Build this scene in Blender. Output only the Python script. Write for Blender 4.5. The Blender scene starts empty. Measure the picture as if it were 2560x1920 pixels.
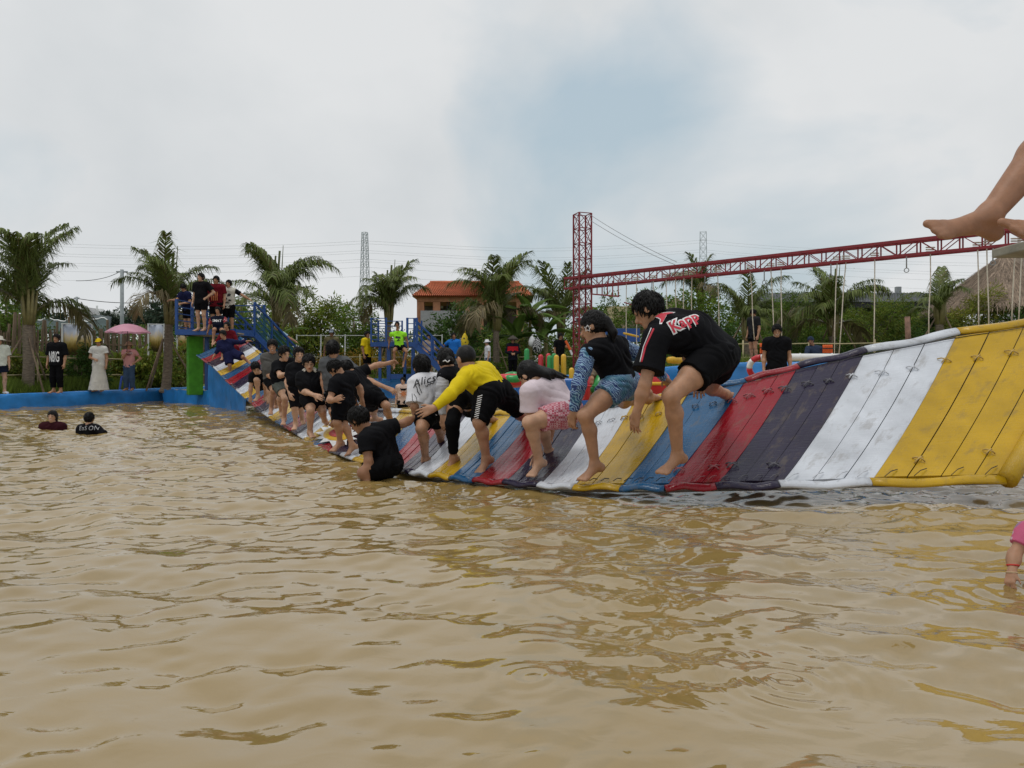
import bpy, bmesh, math, random
import numpy as np
from mathutils import Vector, Matrix
from mathutils.bvhtree import BVHTree

sc = bpy.context.scene
C = sc.collection
random.seed(7)
RNG = np.random.default_rng(11)

# ------------------------------------------------------------------ camera
FPX, HX, HY, EYE = 1900.0, 1280.0, 935.0, 0.95      # focal in px of a 2560 px wide frame, horizon row, eye height
cam_d = bpy.data.cameras.new('camera')
cam_d.sensor_width = 36.0
cam_d.lens = FPX / 2560.0 * 36.0
cam_d.shift_y = -(960 - HY) / 2560.0
cam_d.clip_start = 0.05
cam_d.clip_end = 3000
cam = bpy.data.objects.new('camera', cam_d)
C.objects.link(cam)
cam.location = (0, 0, EYE)
cam.rotation_euler = (math.radians(90), 0, 0)
sc.camera = cam

# ------------------------------------------------------------------ sky and sun
SUN_EL, SUN_AZ = math.radians(76), math.radians(-120)   # azimuth from +Y towards +X
world = bpy.data.worlds.new('World')
sc.world = world
world.use_nodes = True
wn, wl = world.node_tree.nodes, world.node_tree.links
wn.clear()
w_out = wn.new('ShaderNodeOutputWorld')
w_bg = wn.new('ShaderNodeBackground')
w_bg.inputs['Strength'].default_value = 0.1
w_sky = wn.new('ShaderNodeTexSky')
w_sky.sky_type = 'NISHITA'
w_sky.sun_disc = False
w_sky.sun_elevation = SUN_EL
w_sky.sun_rotation = SUN_AZ
w_sky.air_density = 1.6
w_sky.dust_density = 4.0
w_tc = wn.new('ShaderNodeTexCoord')
w_map = wn.new('ShaderNodeMapping')
w_map.inputs['Scale'].default_value = (1.0, 1.0, 1.35)
w_map.inputs['Location'].default_value = (7.2, 0.6, 2.0)
w_map.inputs['Rotation'].default_value = (0, 0, -0.06)
wl.new(w_tc.outputs['Generated'], w_map.inputs['Vector'])
w_n1 = wn.new('ShaderNodeTexNoise')
w_n1.inputs['Scale'].default_value = 2.1
w_n1.inputs['Detail'].default_value = 6
w_n1.inputs['Roughness'].default_value = 0.5
w_n1.inputs['Distortion'].default_value = 0.35
wl.new(w_map.outputs['Vector'], w_n1.inputs['Vector'])
w_r = wn.new('ShaderNodeValToRGB')
w_r.color_ramp.elements[0].position = 0.305
w_r.color_ramp.elements[0].color = (0.0, 0.0, 0.0, 1)
w_r.color_ramp.elements[1].position = 0.475
w_r.color_ramp.elements[1].color = (1, 1, 1, 1)
wl.new(w_n1.outputs['Fac'], w_r.inputs['Fac'])
w_n2 = wn.new('ShaderNodeTexNoise')
w_n2.inputs['Scale'].default_value = 3.2
w_n2.inputs['Detail'].default_value = 5
wl.new(w_map.outputs['Vector'], w_n2.inputs['Vector'])
w_cl = wn.new('ShaderNodeValToRGB')
w_cl.color_ramp.elements[0].position = 0.3
w_cl.color_ramp.elements[0].color = (0.63, 0.66, 0.68, 1)
w_cl.color_ramp.elements[1].position = 0.62
w_cl.color_ramp.elements[1].color = (0.745, 0.76, 0.77, 1)
wl.new(w_n2.outputs['Fac'], w_cl.inputs['Fac'])
w_cs = wn.new('ShaderNodeVectorMath')
w_cs.operation = 'SCALE'
w_cs.inputs['Scale'].default_value = 10.0
wl.new(w_cl.outputs['Color'], w_cs.inputs[0])
w_bl = wn.new('ShaderNodeMixRGB')               # thin cloud over the clear parts
w_bl.inputs['Fac'].default_value = 0.80
w_bl.inputs['Color2'].default_value = (5.0, 6.1, 6.8, 1)
wl.new(w_sky.outputs['Color'], w_bl.inputs['Color1'])
w_mx = wn.new('ShaderNodeMixRGB')
wl.new(w_r.outputs['Color'], w_mx.inputs['Fac'])
wl.new(w_bl.outputs['Color'], w_mx.inputs['Color1'])
wl.new(w_cs.outputs['Vector'], w_mx.inputs['Color2'])
wl.new(w_mx.outputs['Color'], w_bg.inputs['Color'])
wl.new(w_bg.outputs['Background'], w_out.inputs['Surface'])

sun_d = bpy.data.lights.new('sun', 'SUN')
sun_d.energy = 1.1
sun_d.angle = math.radians(22)
sun_d.color = (1.0, 0.96, 0.9)
sun = bpy.data.objects.new('sun', sun_d)
C.objects.link(sun)
sdir = Vector((math.sin(SUN_AZ) * math.cos(SUN_EL), math.cos(SUN_AZ) * math.cos(SUN_EL), math.sin(SUN_EL)))
sun.rotation_euler = (-sdir).to_track_quat('-Z', 'Y').to_euler()
sun.location = (0, 0, 30)

sc.view_settings.view_transform = 'Standard'
sc.view_settings.look = 'None'
sc.view_settings.exposure = 0.0
sc.view_settings.gamma = 1.0
sc.view_settings.use_curve_mapping = False
sc.cycles.max_bounces = 6
sc.cycles.use_denoising = True

# ------------------------------------------------------------------ helpers
def P(x, y, d):
    """world point seen at photo pixel (x, y) at depth d"""
    return np.array(((x - HX) / FPX * d, d, EYE - (y - HY) / FPX * d))
def G(x, d, z):
    return np.array(((x - HX) / FPX * d, d, z))
def unit(v):
    v = np.asarray(v, float)
    n = np.linalg.norm(v)
    return v / n if n > 1e-9 else np.array((0., 0., 1.))
def mix(a, b, t):
    return np.asarray(a) * (1 - t) + np.asarray(b) * t
def tag(o, label=None, cat=None, group=None, kind=None):
    if label: o['label'] = label
    if cat: o['category'] = cat
    if group: o['group'] = group
    if kind: o['kind'] = kind
    return o
def empty(name, loc, label, cat, group=None):
    o = bpy.data.objects.new(name, None)
    o.location = Vector(loc)
    o.empty_display_size = 0.1
    C.objects.link(o)
    return tag(o, label, cat, group)
def link(name, me, parent=None):
    """a mesh in world coordinates as an object, as a part of parent (an Empty without rotation, or a part of one)"""
    o = bpy.data.objects.new(name, me)
    C.objects.link(o)
    if parent is not None:
        o.parent = parent
        if parent.type == 'EMPTY':
            o.location = -parent.location
    return o
def np_mesh(name, V, F, mat, smooth=True, colors=None, uv=None, mats=None, midx=None):
    """V (n,3); F (m,4) or (m,3) arrays or a list of index lists"""
    me = bpy.data.meshes.new(name)
    if isinstance(F, np.ndarray):
        k = F.shape[1]
        me.vertices.add(len(V))
        me.vertices.foreach_set('co', np.asarray(V, np.float32).ravel())
        me.loops.add(F.size)
        me.loops.foreach_set('vertex_index', F.astype(np.int32).ravel())
        me.polygons.add(len(F))
        me.polygons.foreach_set('loop_start', np.arange(0, F.size, k, dtype=np.int32))
        me.update(calc_edges=True)
    else:
        me.from_pydata([tuple(v) for v in V], [], F)
    if smooth:
        me.polygons.foreach_set('use_smooth', np.ones(len(me.polygons), bool))
    if colors is not None:
        a = me.color_attributes.new('Col', 'FLOAT_COLOR', 'POINT')
        c4 = np.ones((len(V), 4), np.float32)
        c4[:, :3] = colors
        a.data.foreach_set('color', c4.ravel())
    if uv is not None:
        u = me.uv_layers.new(name='UVMap')
        li = np.empty(len(me.loops), np.int32)
        me.loops.foreach_get('vertex_index', li)
        u.data.foreach_set('uv', np.asarray(uv, np.float32)[li].ravel())
    if mats:
        for m in mats: me.materials.append(m)
        if midx is not None: me.polygons.foreach_set('material_index', np.asarray(midx, np.int32))
    elif mat: me.materials.append(mat)
    me.update()
    return me

class MB:
    """collects boxes, bars and tubes into one mesh"""
    def __init__(self): self.V, self.F, self.n = [], [], 0
    def add(self, V, F):
        self.V.append(np.asarray(V, float))
        self.F += [[i + self.n for i in f] for f in F]
        self.n += len(V)
        return self
    def tube(self, pts, r, n=8, caps=True):
        pts = [np.asarray(p, float) for p in pts]
        m = len(pts)
        rr = r if hasattr(r, '__len__') else [r] * m
        V, F = [], []
        t0 = unit(pts[1] - pts[0])
        ref = np.array((0, 0, 1.)) if abs(t0[2]) < 0.9 else np.array((1., 0, 0))
        a = unit(np.cross(t0, ref))
        for i in range(m):
            t = unit(pts[min(i + 1, m - 1)] - pts[max(i - 1, 0)])
            a = unit(a - t * np.dot(a, t))
            b = np.cross(t, a)
            for j in range(n):
                an = 2 * math.pi * j / n
                V.append(pts[i] + rr[i] * (math.cos(an) * a + math.sin(an) * b))
        for i in range(m - 1):
            for j in range(n):
                k = (j + 1) % n
                F.append([i * n + j, i * n + k, (i + 1) * n + k, (i + 1) * n + j])
        if caps:
            F.append(list(range(n))[::-1]); F.append([(m - 1) * n + j for j in range(n)])
        return self.add(V, F)
    def bar(self, a, b, w, h=None, up=(0, 0, 1)):
        """a rectangular bar from a to b"""
        a, b = np.asarray(a, float), np.asarray(b, float)
        h = h or w
        t = unit(b - a)
        u = np.asarray(up, float)
        if abs(np.dot(t, u)) > 0.95: u = np.array((0., 1., 0.))
        s = unit(np.cross(t, u)); u = np.cross(s, t)
        V = [p + s * i * w / 2 + u * j * h / 2 for p in (a, b) for i, j in ((-1, -1), (1, -1), (1, 1), (-1, 1))]
        return self.add(V, [[3, 2, 1, 0], [4, 5, 6, 7], [0, 1, 5, 4], [1, 2, 6, 5], [2, 3, 7, 6], [3, 0, 4, 7]])
    def box(self, c, size, rz=0.0):
        c = np.asarray(c, float); s = np.asarray(size, float) / 2
        ca, sa = math.cos(rz), math.sin(rz)
        V = []
        for z in (-1, 1):
            for x, y in ((-1, -1), (1, -1), (1, 1), (-1, 1)):
                px, py = x * s[0], y * s[1]
                V.append(c + np.array((px * ca - py * sa, px * sa + py * ca, z * s[2])))
        return self.add(V, [[3, 2, 1, 0], [4, 5, 6, 7], [0, 1, 5, 4], [1, 2, 6, 5], [2, 3, 7, 6], [3, 0, 4, 7]])
    def build(self, name, mat, parent=None, smooth=False, bevel=0):
        me = np_mesh(name, np.concatenate(self.V), self.F, mat, smooth)
        o = link(name, me, parent)
        if bevel:
            b = o.modifiers.new('bevel', 'BEVEL'); b.width = bevel; b.segments = 2; b.limit_method = 'ANGLE'
        return o

# ------------------------------------------------------------------ materials
MATS = {}
def pm(name, col, rough=0.6, var=0.12, scale=6.0, bump=0.15, bscale=60.0, metal=0.0, spec=0.5, coat=0.0, attr=False, trans=0.0, sss=0.0, stretch=None):
    """a plain procedural surface: colour broken by noise, fine relief"""
    if name in MATS: return MATS[name]
    m = bpy.data.materials.new(name)
    m.use_nodes = True
    nt = m.node_tree; N, L = nt.nodes, nt.links
    b = N['Principled BSDF']
    b.inputs['Roughness'].default_value = rough
    b.inputs['Metallic'].default_value = metal
    b.inputs['Specular IOR Level'].default_value = spec
    if coat: b.inputs['Coat Weight'].default_value = coat; b.inputs['Coat Roughness'].default_value = 0.12
    if sss:
        b.inputs['Subsurface Weight'].default_value = sss
        b.inputs['Subsurface Radius'].default_value = (0.02, 0.008, 0.004)
        b.inputs['Subsurface Scale'].default_value = 0.6
    tc = N.new('ShaderNodeTexCoord')
    src = tc.outputs['Object']
    if stretch:
        mp = N.new('ShaderNodeMapping'); mp.inputs['Scale'].default_value = stretch
        L.new(src, mp.inputs['Vector']); src = mp.outputs['Vector']
    n1 = N.new('ShaderNodeTexNoise'); n1.inputs['Scale'].default_value = scale; n1.inputs['Detail'].default_value = 5
    L.new(src, n1.inputs['Vector'])
    mr = N.new('ShaderNodeMapRange')
    mr.inputs['From Min'].default_value = 0.3; mr.inputs['From Max'].default_value = 0.7
    mr.inputs['To Min'].default_value = 1 - var; mr.inputs['To Max'].default_value = 1 + var
    L.new(n1.outputs['Fac'], mr.inputs['Value'])
    sm = N.new('ShaderNodeVectorMath'); sm.operation = 'SCALE'
    if attr:
        at = N.new('ShaderNodeAttribute'); at.attribute_name = 'Col'
        L.new(at.outputs['Color'], sm.inputs[0])
    else:
        sm.inputs[0].default_value = col
    L.new(mr.outputs['Result'], sm.inputs['Scale'])
    L.new(sm.outputs['Vector'], b.inputs['Base Color'])
    if trans:
        b.inputs['Transmission Weight'].default_value = 0
        ad = N.new('ShaderNodeAddShader'); tr = N.new('ShaderNodeBsdfTranslucent'); mxs = N.new('ShaderNodeMixShader')
        L.new(sm.outputs['Vector'], tr.inputs['Color']); mxs.inputs['Fac'].default_value = trans
        L.new(b.outputs['BSDF'], mxs.inputs[1]); L.new(tr.outputs['BSDF'], mxs.inputs[2])
        L.new(mxs.outputs['Shader'], N['Material Output'].inputs['Surface']); N.remove(ad)
    if bump:
        n2 = N.new('ShaderNodeTexNoise'); n2.inputs['Scale'].default_value = bscale; n2.inputs['Detail'].default_value = 4
        L.new(src, n2.inputs['Vector'])
        bp = N.new('ShaderNodeBump'); bp.inputs['Strength'].default_value = bump; bp.inputs['Distance'].default_value = 0.01
        L.new(n2.outputs['Fac'], bp.inputs['Height']); L.new(bp.outputs['Normal'], b.inputs['Normal'])
    MATS[name] = m
    return m
def base_socket(m):
    b = m.node_tree.nodes['Principled BSDF']
    return b, m.node_tree.nodes, m.node_tree.links
def pattern_mat(name, kind, c1, c2, scale, rough=0.75, rot=(0, 0, 0), c3=None):
    """cloth with a print: stripes, checks, leaf fronds or flowers"""
    if name in MATS: return MATS[name]
    m = pm(name, c1, rough, 0.1, 5, 0.2, 120)
    b, N, L = base_socket(m)
    tc = N.new('ShaderNodeTexCoord'); mp = N.new('ShaderNodeMapping')
    mp.inputs['Rotation'].default_value = rot
    L.new(tc.outputs['Object'], mp.inputs['Vector'])
    mx = N.new('ShaderNodeMixRGB'); mx.inputs['Color1'].default_value = (*c1, 1); mx.inputs['Color2'].default_value = (*c2, 1)
    if kind == 'stripe':
        w = N.new('ShaderNodeTexWave'); w.bands_direction = 'Z'; w.inputs['Scale'].default_value = scale
        w.inputs['Distortion'].default_value = 0.6
        r = N.new('ShaderNodeValToRGB'); r.color_ramp.elements[0].position = 0.5; r.color_ramp.elements[1].position = 0.6
        L.new(mp.outputs['Vector'], w.inputs['Vector']); L.new(w.outputs['Fac'], r.inputs['Fac']); L.new(r.outputs['Color'], mx.inputs['Fac'])
    elif kind == 'check':
        w = N.new('ShaderNodeTexChecker'); w.inputs['Scale'].default_value = scale
        L.new(mp.outputs['Vector'], w.inputs['Vector']); L.new(w.outputs['Fac'], mx.inputs['Fac'])
    elif kind == 'leaf':
        w = N.new('ShaderNodeTexWave'); w.inputs['Scale'].default_value = scale; w.inputs['Distortion'].default_value = 11.0
        w.inputs['Detail'].default_value = 1.5; w.inputs['Detail Scale'].default_value = 0.9; w.bands_direction = 'DIAGONAL'
        r = N.new('ShaderNodeValToRGB'); r.color_ramp.elements[0].position = 0.55; r.color_ramp.elements[1].position = 0.85
        L.new(mp.outputs['Vector'], w.inputs['Vector']); L.new(w.outputs['Fac'], r.inputs['Fac']); L.new(r.outputs['Color'], mx.inputs['Fac'])
    else:
        w = N.new('ShaderNodeTexVoronoi'); w.inputs['Scale'].default_value = scale
        r = N.new('ShaderNodeValToRGB'); r.color_ramp.elements[0].position = 0.22; r.color_ramp.elements[1].position = 0.3
        r.color_ramp.elements[0].color = (1, 1, 1, 1); r.color_ramp.elements[1].color = (0, 0, 0, 1)
        L.new(mp.outputs['Vector'], w.inputs['Vector']); L.new(w.outputs['Distance'], r.inputs['Fac']); L.new(r.outputs['Color'], mx.inputs['Fac'])
    out = mx.outputs['Color']
    if c3:
        n = N.new('ShaderNodeTexNoise'); n.inputs['Scale'].default_value = 9
        L.new(tc.outputs['Object'], n.inputs['Vector'])
        r2 = N.new('ShaderNodeValToRGB'); r2.color_ramp.elements[0].position = 0.48; r2.color_ramp.elements[1].position = 0.6
        L.new(n.outputs['Fac'], r2.inputs['Fac'])
        m3 = N.new('ShaderNodeMixRGB'); m3.inputs['Color2'].default_value = (*c3, 1)
        m3.blend_type = 'MIX'
        mu = N.new('ShaderNodeMath'); mu.operation = 'MULTIPLY'; mu.inputs[1].default_value = 0.6
        L.new(r2.outputs['Color'], mu.inputs[0]); L.new(mu.outputs[0], m3.inputs['Fac']); L.new(out, m3.inputs['Color1'])
        out = m3.outputs['Color']
    L.new(out, b.inputs['Base Color'])
    return m
# ------------------------------------------------------------------ the setting: ground, pool, water
M_grass = pm('ground_grass', (0.09, 0.12, 0.03), 0.95, 0.45, 1.3, 0.6, 30)
M_conc = pm('concrete', (0.30, 0.285, 0.25), 0.85, 0.25, 2.0, 0.4, 40)
M_blue = pm('blue_tarp', (0.026, 0.21, 0.56), 0.34, 0.3, 2.2, 0.8, 7, spec=0.45)
M_bluesteel = pm('blue_steel', (0.009, 0.065, 0.26), 0.42, 0.12, 5, 0.08, 60)
M_red = pm('red_steel', (0.21, 0.010, 0.018), 0.42, 0.16, 6, 0.1, 60)
M_rope = pm('rope', (0.62, 0.56, 0.46), 0.9, 0.2, 20, 0.6, 140)
M_wood = pm('weathered_wood', (0.21, 0.15, 0.10), 0.9, 0.35, 9, 0.5, 50, stretch=(1, 1, 0.15))
M_bamboo = pm('bamboo', (0.42, 0.36, 0.20), 0.7, 0.25, 7, 0.25, 60)
M_steel = pm('grey_steel', (0.30, 0.32, 0.33), 0.5, 0.12, 8, 0.1, 70, metal=0.3)
M_white = pm('white_paint', (0.74, 0.75, 0.74), 0.55, 0.1, 4, 0.15, 40)

POOL = [(-24.0, -9.0, .36), (-13.95, 20.7, .36), (-11.75, 27.8, .44), (-9.6, 28.2, .55), (-5.5, 28.6, .74), (0.4, 28.6, .74), (2.6, 25.4, .95), (6.0, 22.4, 1.24),
        (9.5, 21.0, 1.28), (17.0, 19.5, 1.28), (22.0, 12.0, 1.0), (24.0, -9.0, .6)]
def ground():
    bm = bmesh.new()
    inner = [bm.verts.new((x, y, z)) for x, y, z in POOL]
    mid = []
    cx, cy = 0.0, 8.0
    for x, y, z in POOL:
        v = unit((x - cx, y - cy, 0))
        mid.append(bm.verts.new((x + v[0] * 9, y + v[1] * 9, z + 0.02)))
    far = []
    for x, y, z in POOL:
        v = unit((x - cx, y - cy, 0))
        far.append(bm.verts.new((cx + v[0] * 1500, cy + v[1] * 1500, 0.4)))
    n = len(POOL)
    for i in range(n):
        j = (i + 1) % n
        bm.faces.new((inner[i], inner[j], mid[j], mid[i]))
        bm.faces.new((mid[i], mid[j], far[j], far[i]))
    bmesh.ops.recalc_face_normals(bm, faces=bm.faces)
    me = bpy.data.meshes.new('ground'); bm.to_mesh(me); bm.free()
    me.materials.append(M_grass)
    if me.polygons[0].normal.z < 0: me.flip_normals()
    tag(link('ground', me), kind='structure')
ground()
def offset_ring(w, dz):
    out = []
    for x, y, z in POOL:
        v = unit((x, y - 8.0, 0))
        out.append(np.array((x + v[0] * w, y + v[1] * w, z + dz)))
    return out
def path_strip():
    a, b = offset_ring(0.02, 0.006), offset_ring(1.05, 0.012)
    V, F = [], []
    for i in range(len(POOL) - 1):
        n = 8
        for k in range(n):
            t0, t1 = k / n, (k + 1) / n
            F.append([len(V) + q for q in range(4)])
            V += [mix(a[i], a[i + 1], t0), mix(a[i], a[i + 1], t1), mix(b[i], b[i + 1], t1), mix(b[i], b[i + 1], t0)]
    tag(link('path', np_mesh('path', V, F, M_conc, False)), kind='structure')
path_strip()
def pool_liner():
    """blue tarpaulin lining the bank: rolled over the edge, creased down to the water"""
    pts = [np.array(p) for p in POOL]
    cols = []
    for i in range(len(pts) - 1):
        n = max(2, int(np.linalg.norm(pts[i + 1] - pts[i]) / 0.22))
        for k in range(n): cols.append(mix(pts[i], pts[i + 1], k / n))
    cols.append(pts[-1])
    cols = np.array(cols)
    prof = [(0.34, 0.016), (0.14, 0.03), (0.03, 0.035), (-0.03, 0.01), (-0.05, -0.10), (-0.06, -0.25), (-0.07, -0.45), (-0.08, -0.7), (-0.1, -1.0), (-0.1, -1.5)]
    V = []
    m = len(prof)
    for i, c in enumerate(cols):
        v = unit((c[0], c[1] - 8.0, 0))
        s = i * 0.22
        for j, (o, dz) in enumerate(prof):
            w = 0.03 * math.sin(s * 2.1 + 1.7 * math.sin(s * 0.7) + j * 0.9) + 0.022 * math.sin(s * 5.3 + j * 2.3)
            if j < 3: w *= 0.6; dz2 = dz + abs(w) * 0.35
            else: dz2 = dz
            V.append((c[0] + v[0] * (o + w), c[1] + v[1] * (o + w), c[2] + dz2))
    F = np.array([[i * m + j, i * m + j + 1, (i + 1) * m + j + 1, (i + 1) * m + j] for i in range(len(cols) - 1) for j in range(m - 1)])
    o = link('pool_liner', np_mesh('pool_liner', np.array(V), F, M_blue))
    tag(o, 'creased blue tarpaulin lining the bank all round the muddy pool', 'tarp')
pool_liner()

def wave_tile(n, L, lmin, lmax, dirv, spread, power, seed):
    r = np.random.default_rng(seed)
    k = np.fft.fftfreq(n, L / n) * 2 * math.pi
    kx, ky = np.meshgrid(k, k, indexing='ij')
    kk = np.hypot(kx, ky) + 1e-9
    cosd = np.abs((kx * dirv[0] + ky * dirv[1]) / kk)
    amp = kk ** (-power) * (kk > 2 * math.pi / lmax) * (kk < 2 * math.pi / lmin) * (cosd ** spread)
    f = np.fft.ifft2(amp * np.exp(2j * math.pi * r.random((n, n)))).real
    sx = np.gradient(f, L / n, axis=0); sy = np.gradient(f, L / n, axis=1)
    return f / math.sqrt((sx ** 2 + sy ** 2).mean())
def tile_sample(T, L, x, y):
    n = T.shape[0]
    u = (x / L * n) % n; v = (y / L * n) % n
    i = u.astype(int); j = v.astype(int); fu = u - i; fv = v - j
    i1 = (i + 1) % n; j1 = (j + 1) % n; i %= n; j %= n
    return T[i, j] * (1 - fu) * (1 - fv) + T[i1, j] * fu * (1 - fv) + T[i, j1] * (1 - fu) * fv + T[i1, j1] * fu * fv
W1 = wave_tile(512, 11.0, 0.30, 1.1, unit((0.35, 1, 0)), 2.0, 1.9, 3)
W2 = wave_tile(512, 7.3, 0.09, 0.34, unit((-0.25, 1, 0)), 1.2, 1.9, 5)
W3 = wave_tile(512, 9.1, 1.5, 4.0, unit((0.8, 0.6, 0)), 1.0, 1.0, 9)
RINGS = [(-1.22, 6.15, .012, .20, .5), (-1.05, 6.3, .008, .13, .4), (-7.8, 13.0, .016, .3, .7), (-6.85, 12.2, .016, .3, .7), (2.2, 3.35, .006, .11, .25)]
_rr = random.Random(3)
for _k in range(16):
    _d = _rr.uniform(2.2, 4.6); RINGS.append((_rr.uniform(.02, .42) * _d, _d, _rr.uniform(.0015, .004), _rr.uniform(.05, .09), _rr.uniform(.06, .16)))
def water_z(x, y):
    x = np.asarray(x, float); y = np.asarray(y, float)
    m = 0.5 + 0.5 * np.sin(x * 0.55 + 1.3 * np.sin(y * 0.4) + 0.8) * np.cos(y * 0.47 - 0.4 * np.sin(x * 0.6))
    dist = np.hypot(x, y)
    ch = np.clip((dist - 1.5) / 5.0, 0, 1)
    g = np.clip((tile_sample(W1, 11.0, x * .7 + 5, y * .7 + 1) * 14 + .15), 0, 1)
    rings = 0.0
    for rx, ry, a, l, w in RINGS:
        r = np.hypot(x - rx, y - ry)
        rings = rings + a * np.cos(2 * math.pi * r / l) * np.exp(-r / w) * np.clip(r / l, 0, 1)
    return rings + (0.075 + .045 * ch) * tile_sample(W1, 11.0, x + 3, y) + (0.03 + 0.17 * m * g * (0.5 + 0.5 * ch) + 0.115 * ch + .03 * np.clip((x - .3) / 1.5, 0, 1)) * tile_sample(W2, 7.3, x, y + 2) + 0.035 * tile_sample(W3, 9.1, x, y)
def make_water():
    nr, na = 900, 760
    r = np.geomspace(1.4, 46.0, nr); a = np.linspace(-math.radians(58), math.radians(58), na)
    R, A = np.meshgrid(r, a, indexing='ij')
    X = np.sin(A) * R; Y = np.cos(A) * R - 1.0
    Z = water_z(X, Y)
    V = np.stack([X, Y, Z], -1).reshape(-1, 3)
    i, j = np.meshgrid(np.arange(nr - 1), np.arange(na - 1), indexing='ij')
    b = (i * na + j).ravel()
    F = np.stack([b, b + 1, b + na + 1, b + na], 1)[:, ::-1]
    m = bpy.data.materials.new('muddy_water'); m.use_nodes = True
    N, L = m.node_tree.nodes, m.node_tree.links
    bs = N['Principled BSDF']
    tc = N.new('ShaderNodeTexCoord')
    n = N.new('ShaderNodeTexNoise'); n.inputs['Scale'].default_value = 0.5; n.inputs['Detail'].default_value = 3
    L.new(tc.outputs['Object'], n.inputs['Vector'])
    rp = N.new('ShaderNodeValToRGB')
    rp.color_ramp.elements[0].position = 0.3; rp.color_ramp.elements[0].color = (0.25, 0.168, 0.055, 1)
    rp.color_ramp.elements[1].position = 0.7; rp.color_ramp.elements[1].color = (0.30, 0.205, 0.072, 1)
    L.new(n.outputs['Fac'], rp.inputs['Fac']); L.new(rp.outputs['Color'], bs.inputs['Base Color'])
    bs.inputs['Roughness'].default_value = 0.045
    bs.inputs['IOR'].default_value = 1.95
    n2 = N.new('ShaderNodeTexNoise'); n2.inputs['Scale'].default_value = 11; n2.inputs['Detail'].default_value = 3; n2.inputs['Distortion'].default_value = 0.6
    mp = N.new('ShaderNodeMapping'); mp.inputs['Scale'].default_value = (0.6, 1.0, 1.0); mp.inputs['Rotation'].default_value = (0, 0, 0.25)
    L.new(tc.outputs['Object'], mp.inputs['Vector']); L.new(mp.outputs['Vector'], n2.inputs['Vector'])
    bp = N.new('ShaderNodeBump'); bp.inputs['Strength'].default_value = 0.22; bp.inputs['Distance'].default_value = 0.012
    L.new(n2.outputs['Fac'], bp.inputs['Height']); L.new(bp.outputs['Normal'], bs.inputs['Normal'])
    o = link('water', np_mesh('water', V, F, m))
    tag(o, kind='structure')
make_water()

# ------------------------------------------------------------------ the striped mat
NX = np.array([2511, 2176, 1948, 1790, 1663, 1551, 1435, 1348, 1261, 1186, 1128, 1076, 1029, 994, 955, 918, 889, 858, 831, 800, 782, 765, 748, 732, 712, 691, 676, 658, 643, 631, 618, 606, 593, 580, 566, 557, 547, 536, 520, 507, 494.])
NY = np.interp(-NX, -np.array([2511, 2176, 1948, 1663, 1551, 1435, 1348, 1261, 1186, 1128, 1076, 1029, 955, 889, 858, 831, 800, 782, 765, 748, 732, 712, 691, 676, 658, 643, 631, 618, 606, 593, 580, 566, 557, 547, 536, 520, 507, 494]),
               np.array([1200, 1208, 1213, 1217, 1218, 1220, 1213, 1207, 1200, 1193, 1185, 1178, 1167, 1146, 1134, 1127, 1114, 1107, 1096, 1086, 1076, 1065, 1053, 1043, 1031, 1018, 1008, 997, 987, 973, 962, 949, 939, 929, 916, 907, 898, 888.]))
ND = np.interp(-NX, -np.array([2511, 1948, 1663, 1435, 1186, 1029, 955, 889, 831, 782, 712, 658, 618, 593, 557, 494.]),
               np.array([5.45, 5.45, 5.58, 5.9, 6.45, 7.0, 7.5, 8.25, 9.2, 10.5, 12.9, 15.0, 16.9, 18.1, 19.6, 21.6]))
FX = np.array([2735, 2395, 2164, 1996, 1865, 1722, 1585, 1490, 1405, 1340, 1282, 1225, 1168, 1120, 1076, 1040, 1003, 974, 945, 915, 887, 864, 842, 822, 800, 777, 758, 740, 724, 712, 700, 690, 678, 668, 660, 651, 642, 632, 620, 608, 597.])
FY = np.interp(-FX, -np.array([2735, 2560, 2395, 2164, 1996, 1865, 1722, 1585, 1490, 1405, 1282, 1168, 1040, 1003, 915, 864, 822, 777, 740, 700, 660, 632, 597]),
               np.array([778, 814, 840, 883, 918, 943, 990, 1012, 1022, 1030, 1034, 1034, 1030, 1027, 1022, 1012, 1000, 978, 954, 922, 891, 869, 842.]))
FD = ND + np.interp(np.arange(41), [0, 6, 14, 24, 40], [1.35, 1.3, 1.35, 1.5, 1.5])
NEAR = np.array([P(NX[i], NY[i], ND[i]) for i in range(41)])
FAR = np.array([P(FX[i], FY[i], FD[i]) for i in range(41)])
def smooth_curve(A, w=2):
    B = A.copy()
    for _ in range(w): B[1:-1] = 0.25 * B[:-2] + 0.5 * B[1:-1] + 0.25 * B[2:]
    return B
NEAR[:, 2] = smooth_curve(NEAR[:, 2:3], 3)[:, 0]
FAR[:, 2] = smooth_curve(FAR[:, 2:3], 3)[:, 0]
def mat_pt(u, v):
    """a point of the mat: u counts stripes from the near end, v runs from the near (0) to the far edge (1)"""
    u = min(max(u, 0.0), 39.9999); i = int(u); f = u - i
    a = NEAR[i] * (1 - f) + NEAR[i + 1] * f
    b = FAR[i] * (1 - f) + FAR[i + 1] * f
    p = a * (1 - v) + b * v
    sag = 0.07 if u < 30 else 0.07 * max(0, (38 - u) / 8)
    p = p.copy(); p[2] -= sag * 4 * v * (1 - v) * (0.75 + 0.25 * math.sin(u * 1.1))
    return p
def mat_n(u, v):
    a = mat_pt(u + 0.3, v) - mat_pt(u - 0.3, v)
    b = mat_pt(u, min(v + 0.05, 1)) - mat_pt(u, max(v - 0.05, 0))
    n = unit(np.cross(a, b))
    return n if n[2] > 0 else -n
def mat_z(x, y):
    """height of the mat under a world point, by the nearest sampled point"""
    d = (MAT_S[:, 0] - x) ** 2 + (MAT_S[:, 1] - y) ** 2
    return MAT_S[int(np.argmin(d)), 2]
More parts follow.
